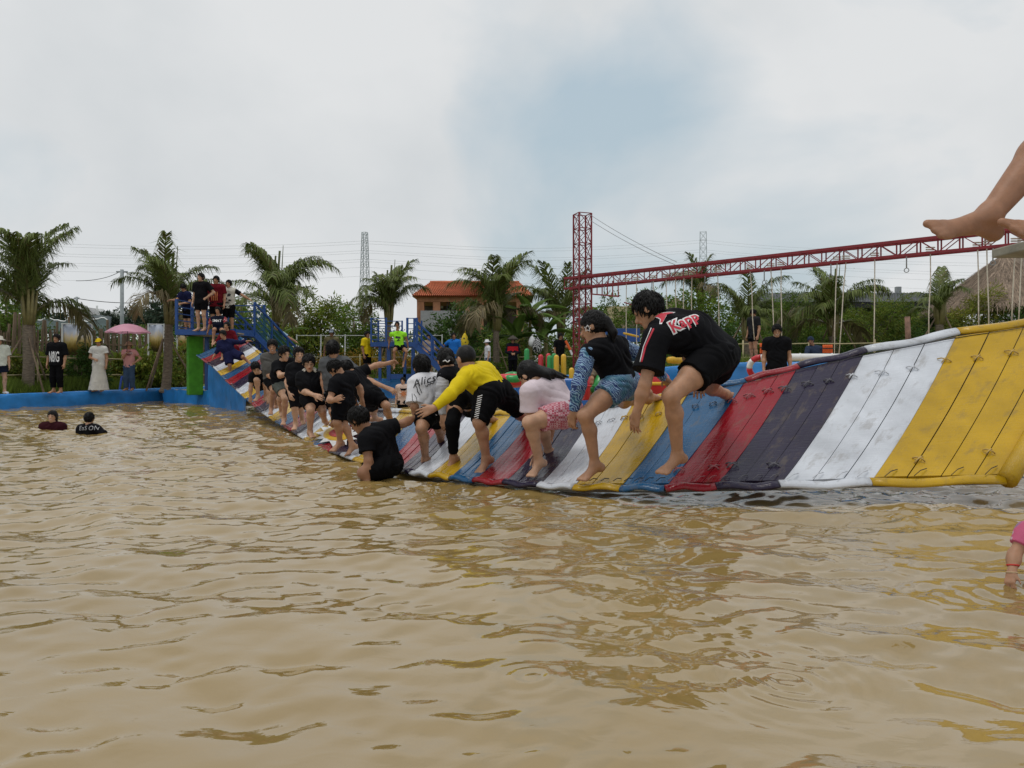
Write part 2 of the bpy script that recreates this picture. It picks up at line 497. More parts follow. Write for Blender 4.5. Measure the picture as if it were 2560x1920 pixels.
MAT_S = np.array([mat_pt(u, v) for u in np.linspace(0, 39.9, 400) for v in np.linspace(0, 1, 24)])
STRIPE = [('yellow', (0.47, 0.285, 0.010)), ('white', (0.55, 0.575, 0.62)), ('violet', (0.020, 0.014, 0.036)), ('red', (0.25, 0.006, 0.014)), ('blue', (0.010, 0.082, 0.195))]
def stripe_mat(name, col):
    m = pm('mat_' + name, col, 0.30, 0.16, 3.0, 0.0, spec=0.33)
    b, N, L = base_socket(m)
    uv = N.new('ShaderNodeUVMap')
    mp = N.new('ShaderNodeMapping'); mp.inputs['Scale'].default_value = (3.0, 95.0, 1)
    L.new(uv.outputs['UV'], mp.inputs['Vector'])
    nz = N.new('ShaderNodeTexNoise'); nz.inputs['Scale'].default_value = 1.0; nz.inputs['Detail'].default_value = 3; nz.inputs['Distortion'].default_value = 0.5
    L.new(mp.outputs['Vector'], nz.inputs['Vector'])
    mp2 = N.new('ShaderNodeMapping'); mp2.inputs['Scale'].default_value = (9.0, 6.0, 1)
    L.new(uv.outputs['UV'], mp2.inputs['Vector'])
    nz2 = N.new('ShaderNodeTexNoise'); nz2.inputs['Scale'].default_value = 1.0; nz2.inputs['Detail'].default_value = 5
    L.new(mp2.outputs['Vector'], nz2.inputs['Vector'])
    bp = N.new('ShaderNodeBump'); bp.inputs['Strength'].default_value = 0.34; bp.inputs['Distance'].default_value = 0.008
    bp2 = N.new('ShaderNodeBump'); bp2.inputs['Strength'].default_value = 0.25; bp2.inputs['Distance'].default_value = 0.015
    L.new(nz.outputs['Fac'], bp.inputs['Height']); L.new(nz2.outputs['Fac'], bp2.inputs['Height'])
    L.new(bp2.outputs['Normal'], bp.inputs['Normal']); L.new(bp.outputs['Normal'], b.inputs['Normal'])
    rr = N.new('ShaderNodeMapRange'); rr.inputs['From Min'].default_value = 0.35; rr.inputs['From Max'].default_value = 0.65
    rr.inputs['To Min'].default_value = 0.07; rr.inputs['To Max'].default_value = 0.34
    L.new(nz2.outputs['Fac'], rr.inputs['Value']); L.new(rr.outputs['Result'], b.inputs['Roughness'])
    # worn and dirty where feet pass
    mp3 = N.new('ShaderNodeMapping'); mp3.inputs['Scale'].default_value = (2.2, 3.0, 1)
    L.new(uv.outputs['UV'], mp3.inputs['Vector'])
    nz3 = N.new('ShaderNodeTexNoise'); nz3.inputs['Scale'].default_value = 2.6; nz3.inputs['Detail'].default_value = 6; nz3.inputs['Roughness'].default_value = 0.65
    L.new(mp3.outputs['Vector'], nz3.inputs['Vector'])
    r3 = N.new('ShaderNodeMapRange'); r3.inputs['From Min'].default_value = 0.54; r3.inputs['From Max'].default_value = 0.66; r3.inputs['To Max'].default_value = 0.34
    L.new(nz3.outputs['Fac'], r3.inputs['Value'])
    mx = N.new('ShaderNodeMixRGB'); mx.inputs['Color2'].default_value = (0.15, 0.115, 0.07, 1)
    src = b.inputs['Base Color'].links[0].from_socket
    L.new(r3.outputs['Result'], mx.inputs['Fac']); L.new(src, mx.inputs['Color1']); L.new(mx.outputs['Color'], b.inputs['Base Color'])
    return m
SM = [stripe_mat(n, c) for n, c in STRIPE]
M_stitch = [pm('cord_' + n, tuple(min(1, x * 0.8 + 0.10) for x in c), 0.8, 0.1, 20, 0.3, 100) for n, c in STRIPE]
M_seam = pm('dark_cord', (0.02, 0.02, 0.022), 0.8, 0.1, 20, 0.2, 100)

mat_root = empty('slide_mat', mat_pt(20, 0.5) * np.array((1, 1, 0)), 'long striped foam mat sagging from the blue platform down across the muddy water', 'mat')
def board(u0, u1, lift, m, i):
    nv = 16
    V, UV = [], []
    for k in range(nv + 1):
        v = 0.035 + 0.93 * k / nv
        for u in (u0, (u0 + u1) / 2, u1):
            p = mat_pt(u, v); n = mat_n(u, v)
            crown = 0.0025 if u not in (u0, u1) else 0.0
            h = lift + crown + 0.0018 * math.sin(v * 19 + i * 2.3 + u * 3)
            V.append(p + n * h); UV.append((u, v))
        for u in (u1, u0):
            p = mat_pt(u, v); n = mat_n(u, v)
            V.append(p - n * 0.05); UV.append((u, v))
    F = []
    for k in range(nv):
        a, b = k * 5, (k + 1) * 5
        for j in range(5):
            q = (j + 1) % 5
            F.append([a + j, a + q, b + q, b + j])
    F.append([4, 3, 2, 1, 0]); F.append([nv * 5 + j for j in range(5)])
    me = np_mesh('board', V, F, m, True, uv=UV)
    me.set_sharp_from_angle(angle=math.radians(40))
    return link('board', me, mat_root)
r_ = random.Random(4)
for i in range(40):
    nb = 4 if i == 0 else (3 if i < 26 else 2)
    gap = 0.009 if i < 12 else 0.016
    for b_ in range(nb):
        u0, u1 = i + b_ / nb, i + (b_ + 1) / nb
        g0 = gap * (0.6 + r_.random())
        board(u0 + (0.002 if b_ == 0 else g0 / 2), u1 - (0.002 if b_ == nb - 1 else g0 / 2), r_.uniform(-0.004, 0.006), SM[i % 5], i)
    # rolled hems on both long edges, one length per stripe
    for v_, rad in ((0.0, 0.034), (1.0, 0.036)):
        mb = MB()
        nn = 9 if i < 12 else 5
        pts, rr = [], []
        for k in range(nn):
            u = i + 0.004 + 0.992 * k / (nn - 1)
            p = mat_pt(u, v_)
            p = p + np.array((0, 0, 0.010 * math.sin(u * 7.3) * (i < 14)))
            pts.append(p); rr.append(rad * (1 + 0.06 * math.sin(u * 11 + i)))
        mb.tube(pts, rr, 10)
        Vt = mb.V[0]
        for k in range(nn):
            nk = mat_n(i + k / (nn - 1) * .99, v_)
            for j in range(10):
                q = Vt[k * 10 + j] - pts[k]; h_ = float(np.dot(q, nk))
                Vt[k * 10 + j] = pts[k] + (q - nk * h_) * 1.25 + nk * h_ * (.62 + .06 * math.sin(i * 3 + k * 2.1))
        o = mb.build('edge_roll', SM[i % 5], mat_root, True)
        uvl = o.data.uv_layers.new(name='UVMap')
        for lp in o.data.loops:
            c = o.data.vertices[lp.vertex_index].co
            uvl.data[lp.index].uv = (c.x * 2, c.z * 2)
# dark backing sheet under the boards
V = []
for u in np.linspace(0, 39.99, 121):
    for v in np.linspace(0.0, 1.0, 9): V.append(mat_pt(u, v) - mat_n(u, v) * 0.045)
F = np.array([[i * 9 + j, i * 9 + j + 1, (i + 1) * 9 + j + 1, (i + 1) * 9 + j] for i in range(120) for j in range(8)])
link('backing', np_mesh('backing', np.array(V), F, pm('mat_backing', (.30, .27, .21), .8)), mat_root)
# end roll at the near end
mb = MB(); mb.tube([mat_pt(0, v) + np.array((0.02, 0, 0)) for v in np.linspace(0.0, 1.0, 12)], 0.07, 10)
o = mb.build('edge_roll', SM[0], mat_root, True)
o.data.uv_layers.new(name='UVMap')
# seam cords along both edges
for v_ in (0.955,):
    mb = MB(); mb.tube([mat_pt(u, v_) + mat_n(u, v_) * 0.012 for u in np.linspace(0.05, 26, 150)], 0.0035, 5)
    mb.build('seam_cord', M_seam, mat_root, True)
def lashing(u, v, size, m):
    """two crossed turns of cord tying neighbouring boards together"""
    n = mat_n(u, v); c = mat_pt(u, v) + n * 0.02
    t = unit(mat_pt(u + 0.1, v) - mat_pt(u - 0.1, v)); s = np.cross(n, t)
    mb = MB()
    for a in (0.6, -0.6):
        d = t * math.cos(a) + s * math.sin(a)
        l = size * r_.uniform(0.8, 1.15)
        mb.tube([c - d * l - n * 0.012, c - d * l * 0.5 + n * 0.006, c + d * l * 0.5 + n * 0.006, c + d * l - n * 0.012], 0.0055, 5)
    mb.build('lashing', m, mat_root, True)
for i in range(0, 9):
    nb = 4 if i == 0 else 3
    for b_ in range(nb):
        for v_ in ((0.80,) if (b_ % 2 or i > 3 or i in (1,)) else (0.15, 0.80)):
            u = i + (b_ + 1) / nb
            lashing(u, v_ + r_.uniform(-.015, .015), 0.05 if i < 4 else .035, M_stitch[i % 5])
def hem_stitch(i0, i1, m_of):
    for i in range(i0, i1):
        for k in range(4):
            mb = MB()
            u = i + (k + 0.5) / 4 + r_.uniform(-.03, .03)
            a = mat_pt(u, 0.075) + mat_n(u, 0.075) * 0.014
            b = mat_pt(u + 0.05, 0.01) + mat_n(u, 0.01) * 0.044
            mb.tube([a, mix(a, b, 0.5) + np.array((0, 0, .012)), b], 0.0035, 4)
            mb.build('hem_stitch', m_of(i), mat_root, True)
hem_stitch(0, 6, lambda i: M_seam if i % 5 in (0, 4) else M_stitch[i % 5])
# sunburst emblem painted where the mat dips lowest
def emblem(poly_uv, m, h, name='emblem'):
    c = np.mean(poly_uv, 0)
    V = [mat_pt(*c) + mat_n(*c) * h] + [mat_pt(u, v) + mat_n(u, v) * h for u, v in poly_uv]
    n = len(poly_uv)
    link(name, np_mesh(name, V, [[0, 1 + k, 1 + (k + 1) % n] for k in range(n)], m, False), mat_root)
EC = (19.05, 0.34)
def ring(ru, rv, n, star=0.0):
    return [(EC[0] + ru * math.cos(2 * math.pi * k / n) * (1 - star * (k % 2)), EC[1] + rv * math.sin(2 * math.pi * k / n) * (1 - star * (k % 2))) for k in range(n)]
M_e = [pm('emblem_white', (0.7, 0.7, 0.7), 0.35), pm('emblem_yellow', (0.6, 0.36, 0.02), 0.35), pm('emblem_red', (0.36, 0.02, 0.03), 0.35)]
emblem(ring(1.9, 0.34, 24, 0.38), M_e[0], 0.030)
emblem(ring(1.05, 0.19, 22), M_e[1], 0.036)
emblem(ring(0.55, 0.10, 20), M_e[2], 0.042)

# blue tarp hung under the top of the mat
def skirt():
    V, us = [], np.linspace(32.5, 40, 40)
    rows = 9
    for k, u in enumerate(us):
        a = mat_pt(u, 0.02) - np.array((0, 0, 0.07))
        for j in range(rows):
            t = j / (rows - 1)
            z = a[2] * (1 - t) + (-0.25) * t
            w = 0.05 * t * math.sin(u * 1.7 + 2 * t) + 0.015 * math.sin(u * 4.3 + 5 * t)
            V.append((a[0] + 0.15 + w, a[1] + 0.35 + 0.5 * w, z))
    F = np.array([[i * rows + j, i * rows + j + 1, (i + 1) * rows + j + 1, (i + 1) * rows + j] for i in range(len(us) - 1) for j in range(rows - 1)])
    o = link('tarp_skirt', np_mesh('tarp_skirt', np.array(V), F, M_blue))
    tag(o, 'blue tarpaulin hanging in folds under the top end of the striped mat', 'tarp')
skirt()
# ------------------------------------------------------------------ steel: platforms, tower, beam
def bars(name, segs, w, m, parent, h=None):
    """one bar, its own part"""
    out = []
    for a, b in segs:
        mb = MB(); mb.bar(a, b, w, h)
        out.append(mb.build(name, m, parent))
    return out
Zd = EYE + (HY - 832) / FPX * 23.4          # deck height of the near platform
pl = empty('slide_platform', (-9.2, 23.6, 0.0), 'blue steel platform with railings and stairs at the top of the striped mat', 'platform')
A, B_, Cc, D = np.array((-10.15, 23.0, Zd)), np.array((-8.35, 22.9, Zd)), np.array((-8.15, 25.0, Zd)), np.array((-10.05, 25.0, Zd))
mb = MB(); mb.bar(mix(A, D, 0.5) - (0, 0, .04), mix(B_, Cc, 0.5) - (0, 0, .04), 2.0, 0.04); mb.build('deck', pm('deck_board', (0.33, 0.27, 0.17), 0.8, 0.3, 4), pl)
bars('deck_beam', [(A, B_), (B_, Cc), (Cc, D), (D, A)], 0.07, M_bluesteel, pl, 0.17)
up = np.array((0, 0, 1.0))
for q in (A, D, mix(A, D, .5), Cc): bars('post', [(q + up * -0.08, q + up * 1.0)], 0.075, M_bluesteel, pl)
for k in range(5):
    zz = up * (0.16 + 0.205 * k)
    bars('rail', [(A + zz, D + zz), (D + zz, Cc + zz)], 0.03, M_bluesteel, pl)
for x_, y_ in ((-9.95, 24.8), (-8.3, 24.8), (-8.6, 23.1)): bars('leg', [((x_, y_, 0.3), (x_, y_, Zd))], 0.11, M_bluesteel, pl)
# stairs falling away to the back right
S0, S1 = np.array((-8.2, 24.2, Zd)), np.array((-7.4, 26.9, 0.62))
sd = unit(np.array((S1[0] - S0[0], S1[1] - S0[1], 0))); sw = np.array((sd[1], -sd[0], 0))
for o_ in (0, 1.0):
    off = -sw * o_
    bars('stringer', [(S0 + off, S1 + off)], 0.06, M_bluesteel, pl, 0.2)
    bars('handrail', [(S0 + off + up * 1.0, S1 + off + up * 1.0)], 0.06, M_bluesteel, pl)
    for k in range(4): bars('rail', [(S0 + off + up * (.2 + .2 * k), S1 + off + up * (.2 + .2 * k))], 0.022, M_bluesteel, pl)
    for t in (0, .33, .66, 1): bars('post', [(mix(S0, S1, t) + off, mix(S0, S1, t) + off + up * 1.0)], 0.06, M_bluesteel, pl)
for k in range(9):
    c = mix(S0, S1, (k + .5) / 9)
    bars('step', [(c, c - sw)], 0.24, M_bluesteel, pl, 0.03)
mb = MB()
netm = pm('green_net', (0.03, 0.13, 0.07), 0.8)
for k in range(40):
    t = k / 40
    a = mix(S0, S1, t) + up * 0.1
    mb.bar(a, a + up * .82 + (S1 - S0) * 0.05, 0.012)
    mb.bar(a + up * .82, a + (S1 - S0) * 0.05, 0.012)
mb.build('safety_net', netm, pl)

pil = MB(); pil.box(P(487, 905, 23.6) * (1, 1, 0) + (0, 0, (Zd - 0.1 + 0.3) / 2 - 0.0), (0.42, 0.42, Zd - 0.1 - 0.3), math.radians(32))
M_turf = pm('artificial_turf', (0.055, 0.24, 0.015), 0.95, 0.25, 5, 0.9, 220)
tag(pil.build('pillar', M_turf, None, False, 0.02), 'square pillar wrapped in bright green artificial turf under the platform', 'pillar')
# tarp apron below the pillar
V, F = [], []
n1, n2 = 26, 6
for i in range(n1):
    t = i / (n1 - 1); a = mix((-12.0, 26.0, .42), (-8.6, 22.6, .46), t)
    for j in range(n2):
        s = j / (n2 - 1); w = .05 * math.sin(t * 31 + s * 2) + .04 * math.sin(t * 13)
        V.append((a[0] + .25 * s + w, a[1] - .35 * s - w, a[2] * (1 - s) - .2 * s + (0.02 * math.sin(t * 40) if j == 0 else 0)))
F = np.array([[i * n2 + j, i * n2 + j + 1, (i + 1) * n2 + j + 1, (i + 1) * n2 + j] for i in range(n1 - 1) for j in range(n2 - 1)])
tag(link('tarp_apron', np_mesh('tarp_apron', np.array(V), F, M_blue)), 'crumpled blue tarpaulin at the foot of the green pillar', 'tarp')
# bank of earth inside the apron so that the pillar stands on ground
mb = MB(); mb.add([(-12.2, 26.2, .40), (-8.7, 22.8, .44), (-7.6, 25.0, .44), (-8.5, 28.6, .44), (-12, 28.6, .40)], [[0, 1, 2, 3, 4]])
tag(mb.build('bank', M_conc), kind='structure')

# second platform at the back
d2 = 28.6
Z2 = EYE + (HY - 862) / FPX * d2
p2 = empty('lookout_platform', G(985, d2, .74), 'smaller blue steel platform with stairs at the back of the pool', 'platform')
a2, b2 = G(928, d2 - .5, Z2), G(1042, d2 - .5, Z2)
c2, e2 = b2 + (0, 1.5, 0), a2 + (0, 1.5, 0)
mb = MB(); mb.bar(mix(a2, e2, .5) - (0, 0, .03), mix(b2, c2, .5) - (0, 0, .03), 1.45, 0.04); mb.build('deck', MATS['deck_board'], p2)
bars('deck_beam', [(a2, b2), (b2, c2), (c2, e2), (e2, a2)], 0.07, M_bluesteel, p2, 0.17)
for q in (a2, mix(a2, b2, .33), e2, c2, mix(e2, c2, .55)): bars('post', [(q, q + up * .98)], 0.06, M_bluesteel, p2)
bars('post', [(b2, b2 + up * .98), (b2 - (.35, 0, 0), b2 - (.35, 0, 0) + up * .98)], 0.08, M_bluesteel, p2)
for k in range(5):
    zz = up * (0.18 + 0.195 * k)
    bars('rail', [(a2 + zz, mix(a2, b2, .33) + zz), (e2 + zz, mix(e2, c2, .55) + zz), (a2 + zz, e2 + zz), (b2 + zz, b2 - (.35, 0, 0) + zz)], 0.028, M_bluesteel, p2)
for x_ in (950, 972, 1012, 1033):
    q = G(x_, d2 - .4, 0)
    bars('leg', [(q + up * .7, q + up * Z2)], 0.13 if x_ in (972, 1033) else .10, M_bluesteel, p2)
bars('leg_tie', [(G(972, d2 - .4, .86), G(1033, d2 - .4, .86))], .1, M_bluesteel, p2, .18)
T0, T1 = c2 + (-.2, -.6, 0), G(1128, d2 + 1.2, .8)
T0b, T1b = b2 + (-.1, 0, 0), G(1122, d2 - .3, .8)
for s_, e_ in ((T0, T1), (T0b, T1b)):
    bars('stringer', [(s_, e_)], .06, M_bluesteel, p2, .2)
    bars('handrail', [(s_ + up * .95, e_ + up * .95)], .06, M_bluesteel, p2)
    for k in range(3): bars('rail', [(s_ + up * (.25 + .23 * k), e_ + up * (.25 + .23 * k))], .04, M_bluesteel, p2)
    for t in (.0, .5, 1.0): bars('post', [(mix(s_, e_, t), mix(s_, e_, t) + up * .95)], .06, M_bluesteel, p2)
for k in range(7):
    bars('step', [(mix(T0, T1, (k + .5) / 7), mix(T0b, T1b, (k + .5) / 7))], .2, M_bluesteel, p2, .03)

# red lattice tower and beam
dt = 24.0
tw = empty('lattice_tower', G(1456, dt, .9), 'tall red lattice steel tower carrying one end of the beam', 'tower')
zt0, zt1 = 0.8, EYE + (HY - 535) / FPX * dt
hw = 0.25
ang = math.radians(20)
cen = G(1456, dt, 0)
cor = [cen + np.array((hw * 1.2 * math.cos(ang + math.pi / 4 + k * math.pi / 2), hw * 1.2 * math.sin(ang + math.pi / 4 + k * math.pi / 2), 0)) for k in range(4)]
for c in cor: bars('leg', [(c + up * zt0, c + up * zt1)], 0.05, M_red, tw)
nb = 11
for k in range(nb):
    z0, z1 = zt0 + (zt1 - zt0) * k / nb, zt0 + (zt1 - zt0) * (k + 1) / nb
    for q in range(4):
        a, b = cor[q], cor[(q + 1) % 4]
        bars('tie', [(a + up * z1, b + up * z1)], .024, M_red, tw)
        bars('brace', [(a + up * z0, b + up * z1), (b + up * z0, a + up * z1)], .016, M_red, tw)
bm_ = empty('swing_beam', G(1470, dt, 3.6), 'long red lattice girder with swing ropes running out from the tower', 'girder')
zb0, zb1 = EYE + (HY - 720) / FPX * dt, EYE + (HY - 694) / FPX * dt
Bs, Be = G(1418, dt + .3, 0), G(2640, 15.56, 0)
bd = unit(Be - Bs)
side = np.array((bd[1], -bd[0], 0))
Lb = np.linalg.norm(Be - Bs)
for z, w_ in ((zb0, .075), (zb1, .085)):
    for o_ in (-.14, .14): bars('chord', [(Bs + side * o_ + up * z, Be + side * o_ + up * z)], w_ * .8, M_red, bm_)
nbb = 30
for k in range(nbb + 1):
    c = Bs + bd * Lb * k / nbb
    for o_ in (-.14, .14): bars('strut', [(c + side * o_ + up * zb0, c + side * o_ + up * zb1)], .026, M_red, bm_)
    if k < nbb:
        e = Bs + bd * Lb * (k + 1) / nbb
        f_ = (zb0, zb1) if k % 2 else (zb1, zb0)
        for o_ in (-.14, .14): bars('brace', [(c + side * o_ + up * f_[0], e + side * o_ + up * f_[1])], .018, M_red, bm_)
for k in range(3, nbb, 4):       # eye bolts under the girder
    c = Bs + bd * Lb * (k + .4) / nbb + up * (zb0 - .02)
    mb = MB(); mb.tube([c, c - up * .26], .014, 6)
    pts = [c - up * .31 + .05 * np.array((math.cos(t) * bd[0], math.cos(t) * bd[1], math.sin(t))) for t in np.linspace(0, 2 * math.pi, 13)]
    mb.tube(pts, .01, 5, False); mb.build('eye_bolt', M_steel, bm_, True)
# ladder frame hanging below the girder next to the tower
hf = empty('hanging_frame', P(1520, 735, 22.6), 'red hanging ladder frame under the girder beside the tower', 'frame')
L0, L1 = P(1477, 735, 23.4), P(1547, 741, 21.8)
bars('rung', [(L0, L1)], .04, M_red, hf)
for t in np.linspace(0.05, .98, 6):
    q = mix(L0, L1, t)
    bars('rod', [(q, np.array((q[0], q[1], zb0)))], .03, M_red, hf)
def on_beam(x):
    """point of the girder's lower chord seen at photo column x"""
    # (X/Y) = (x-HX)/FPX ; X = Bs + bd*t
    k = (x - HX) / FPX
    t = (k * Bs[1] - Bs[0]) / (bd[0] - k * bd[1])
    return Bs + bd * t
ROPES = [(1566, 1564, 905), (1591, 1592, 910), (1633, 1632, 800), (1665, 1668, 830), (1689, 1692, 830), (1710, 1709, 830), (1730, 1727, 830), (1794, 1799, 870), (1875, 1886, 850), (1927, 1935, 850),
         (1953, 1954, 850), (2093, 2086, 890), (2115, 2097, 890), (2187, 2184, 880), (2326, 2322, 850), (2444, 2447, 835), (2467, 2472, 832), (2540, 2529, 812), (2557, 2546, 812)]
ORD = ['first', 'second', 'third', 'fourth', 'fifth', 'sixth', 'seventh', 'eighth', 'ninth', 'tenth', 'eleventh', 'twelfth', 'thirteenth', 'fourteenth', 'fifteenth', 'sixteenth', 'seventeenth', 'eighteenth', 'last']
for i, (x0, x1, yb) in enumerate(ROPES):
    t = on_beam(x0)
    dd = t[1]
    top = np.array((t[0], t[1], zb0 + .02)); bot = P(x1, yb, dd)
    ro = empty('swing_rope', top * (1, 1, 0) + up * bot[2], 'pale rope hanging from the red girder, %s of the row counted from the tower' % ORD[i], 'rope', 'ropes hanging from the girder')
    mb = MB(); mb.tube([top, mix(top, bot, .3) + (0.015 * math.sin(i), 0, 0), mix(top, bot, .7) + (.012 * math.cos(i * 2), 0, 0), bot], .0125, 6)
    mb.build('rope', M_rope, ro, True)
    mb = MB()
    for q in range(3): mb.tube([top + up * (.02 + .05 * q) + .085 * np.array((math.cos(a), math.sin(a), 0.15 * math.sin(a))) for a in np.linspace(0, 6.28, 11)], .016, 5, False)
    mb.build('knot', M_rope, ro, True)
def swing_bar(label, a, b, r, m, name='trapeze_bar'):
    mb = MB(); mb.tube([a, mix(a, b, .25), mix(a, b, .75), b], [r * .85, r, r, r * .85], 10)
    tag(mb.build(name, m, None, True), label, 'bar')
dS = on_beam(1578)[1]
swing_bar('yellow trapeze bar hung between two ropes near the tower', P(1558, 833, dS), P(1597, 842, dS), .035, pm('yellow_vinyl', (.62, .36, .015), .4, .1))
swing_bar('thin red trapeze bar hung higher between the same two ropes', P(1560, 756, dS + .05), P(1594, 766, dS + .05), .02, M_red)
swing_bar('fat yellow padded swing log behind the bent boy', P(1672, 900, 15.0), P(1722, 901, 15.4), .075, MATS['yellow_vinyl'], 'swing_log')
# steel cables from the tower top
for q, (x, y, lab) in enumerate(((1692, 655, 'upper'), (1688, 662, 'lower'))):
    a = cen + up * (zt1 - .02 - .35 * q * .5) + (.2, -.1, 0); e = P(x, y, 18.9)
    mb = MB(); pts = [mix(a, e, t) - up * .07 * 4 * t * (1 - t) for t in np.linspace(0, 1, 12)]
    mb.tube(pts, .008, 5)
    tag(mb.build('stay_cable', M_steel, None, True), '%s steel cable stretched from the red tower top to the girder' % lab, 'cable')
# blue rung ladder at the tower foot
ld = empty('blue_ladder', P(1500, 880, 20.5), 'blue plastic rung ladder frame standing at the foot of the red tower', 'ladder')
for x in (1489, 1515): bars('rail', [(P(x, 925, 20.5), P(x, 800, 20.5))], .07, M_bluesteel, ld)
for y in range(812, 925, 16): bars('rung', [(P(1489, y, 20.5), P(1515, y, 20.5))], .06, M_bluesteel, ld)
mb = MB(); mb.box(P(1570, 838, 24), (.75, .06, .42)); tag(mb.build('blue_board', M_bluesteel, None, False, .01), 'blue panel board standing beyond the bent girl', 'panel')

# ------------------------------------------------------------------ pylons and wires
M_pyl = pm('galvanised_far', (0.42, 0.46, 0.49), .7, .05, 3, 0)
def pylon(x, ytop, ybot, d, wpx_t, wpx_b, label):
    root = empty('pylon', G(x, d, .4), label, 'pylon')
    k = d / FPX
    zt, zb = EYE + (HY - ytop) * k, 0.4
    wb = wpx_b * k * (1 + (ybot - ytop) * 0.0); wt = wpx_t * k
    c = G(x, d, 0)
    n = 18
    def corner(z, q):
        w = wt + (wb - wt) * (zt - z) / (zt - zb)
        a = math.radians(30) + q * math.pi / 2
        return c + np.array((w * .7 * math.cos(a), w * .7 * math.sin(a), z))
    mb = MB()
    for q in range(4): mb.bar(corner(zb, q), corner(zt, q), .11)
    mb.build('legs', M_pyl, root)
    mb = MB()
    for i in range(n):
        z0, z1 = zb + (zt - zb) * i / n, zb + (zt - zb) * (i + 1) / n
        for q in range(4):
            mb.bar(corner(z0, q), corner(z1, (q + 1) % 4), .055); mb.bar(corner(z0, (q + 1) % 4), corner(z1, q), .055)
            mb.bar(corner(z1, q), corner(z1, (q + 1) % 4), .055)
    o = mb.build('lattice', M_pyl, root)
    o['kind'] = 'stuff'
    return root
pylon(912, 581, 760, 150, 11, 30, 'grey lattice power pylon behind the coconut palms')
pylon(1758, 580, 690, 190, 15, 26, 'grey lattice power pylon seen above the red girder')
M_wire = pm('wire', (0.42, 0.44, 0.46), .6, 0, 1, 0)
WIRES = []
for q, y in enumerate((602, 609, 626, 632, 648, 654, 668, 690)):
    WIRES.append([(-40, y - 4 + q, 150), (430, y + 14, 150), (912, y, 150)])
    WIRES.append([(912, y, 150), (1200, y + 16, 160), (1440, y + 17, 172), (1758, y - 2, 190)])
    WIRES.append([(1758, y - 2, 190), (2100, y + 22, 180), (2620, y + 30 + q * 2, 160)])
for i, w in enumerate(WIRES):
    pts = [P(*p) for p in w]
    # smooth through the points
    ts = np.linspace(0, 1, 22); kn = np.linspace(0, 1, len(pts))
    co = [np.polyfit(kn, [p[a] for p in pts], 2) for a in range(3)] if len(pts) == 3 else [np.polyfit(kn, [p[a] for p in pts], 3) for a in range(3)]
    mb = MB(); mb.tube([np.array([np.polyval(co[a], t) for a in range(3)]) for t in ts], .017, 4)
    seg = ('left of the near pylon', 'between the two pylons', 'right of the far pylon')[i % 3]
    tag(mb.build('power_line', M_wire, None, True), 'thin overhead power line %s, %s from the top' % (seg, ('first', 'second', 'third', 'fourth', 'fifth', 'sixth', 'seventh', 'eighth')[i // 3]), 'wire', 'power lines in the sky')
# utility poles
def util_pole(x, ytop, d, r, label):
    root = empty('utility_pole', G(x, d, .4), label, 'pole')
    zt = EYE + (HY - ytop) / FPX * d
    mb = MB(); mb.tube([G(x, d, .4), G(x, d, zt)], [r * 1.1, r * .9], 10); mb.build('shaft', pm('pole_concrete', (.30, .33, .34), .8), root, True)
    mb = MB(); mb.bar(G(x, d, zt - .1) - (.25, 0, 0), G(x, d, zt - .1) + (.25, 0, 0), .06); mb.build('crossarm', M_steel, root)
util_pole(305, 674, 34, .085, 'plain grey utility pole behind the pink umbrella')
util_pole(192, 742, 70, .12, 'distant utility pole beside the white house')
def wire(pts, r, label):
    mb = MB(); q = [P(*p) for p in pts]; kn = np.linspace(0, 1, len(q))
    co = [np.polyfit(kn, [p[a] for p in q], len(q) - 1) for a in range(3)]
    mb.tube([np.array([np.polyval(co[a], t) for a in range(3)]) for t in np.linspace(0, 1, 16)], r, 4)
    tag(mb.build('phone_wire', M_seam, None, True), label, 'wire')
wire([(305, 676, 34), (255, 696, 34), (190, 702, 34)], .012, 'drooping wire from the grey utility pole towards the big palm')
wire([(305, 676, 34), (340, 696, 34), (370, 716, 34)], .012, 'drooping wire from the grey utility pole towards the second palm')
wire([(192, 746, 70), (300, 757, 70), (420, 755, 70)], .03, 'wire from the distant pole passing behind the palms')
wire([(192, 746, 70), (120, 757, 70), (40, 770, 70)], .03, 'wire from the distant pole running out of view')

# ------------------------------------------------------------------ houses, roofs
M_plaster = pm('plaster', (0.62, 0.63, 0.62), .8, .12, 1.5, .2, 12)
M_greyzinc = pm('zinc', (0.28, 0.31, 0.34), .5, .1, 1, .1, 12)
M_dark = pm('dark_opening', (0.012, 0.013, 0.015), .5, .1, 3, 0)
M_tile = pm('roof_tile', (0.52, 0.15, 0.065), .75, .22, 2.2, .3, 14)
M_brick = pm('brick_orange', (0.42, 0.19, 0.10), .85, .2, 3, .4, 24)
def quad(pts, m, name, parent): return link(name, np_mesh(name, pts, [list(range(len(pts)))], m, False), parent)
dh = 48.0
hs = empty('tiled_house', G(1180, dh + 3, .4), 'house with an orange tiled roof behind the coconut palms', 'house')
zr, ze = EYE + (HY - 698) / FPX * dh, EYE + (HY - 740) / FPX * dh
xl, xr = G(1030, dh, 0)[0], G(1335, dh, 0)[0]
rows, cols_ = 11, 62
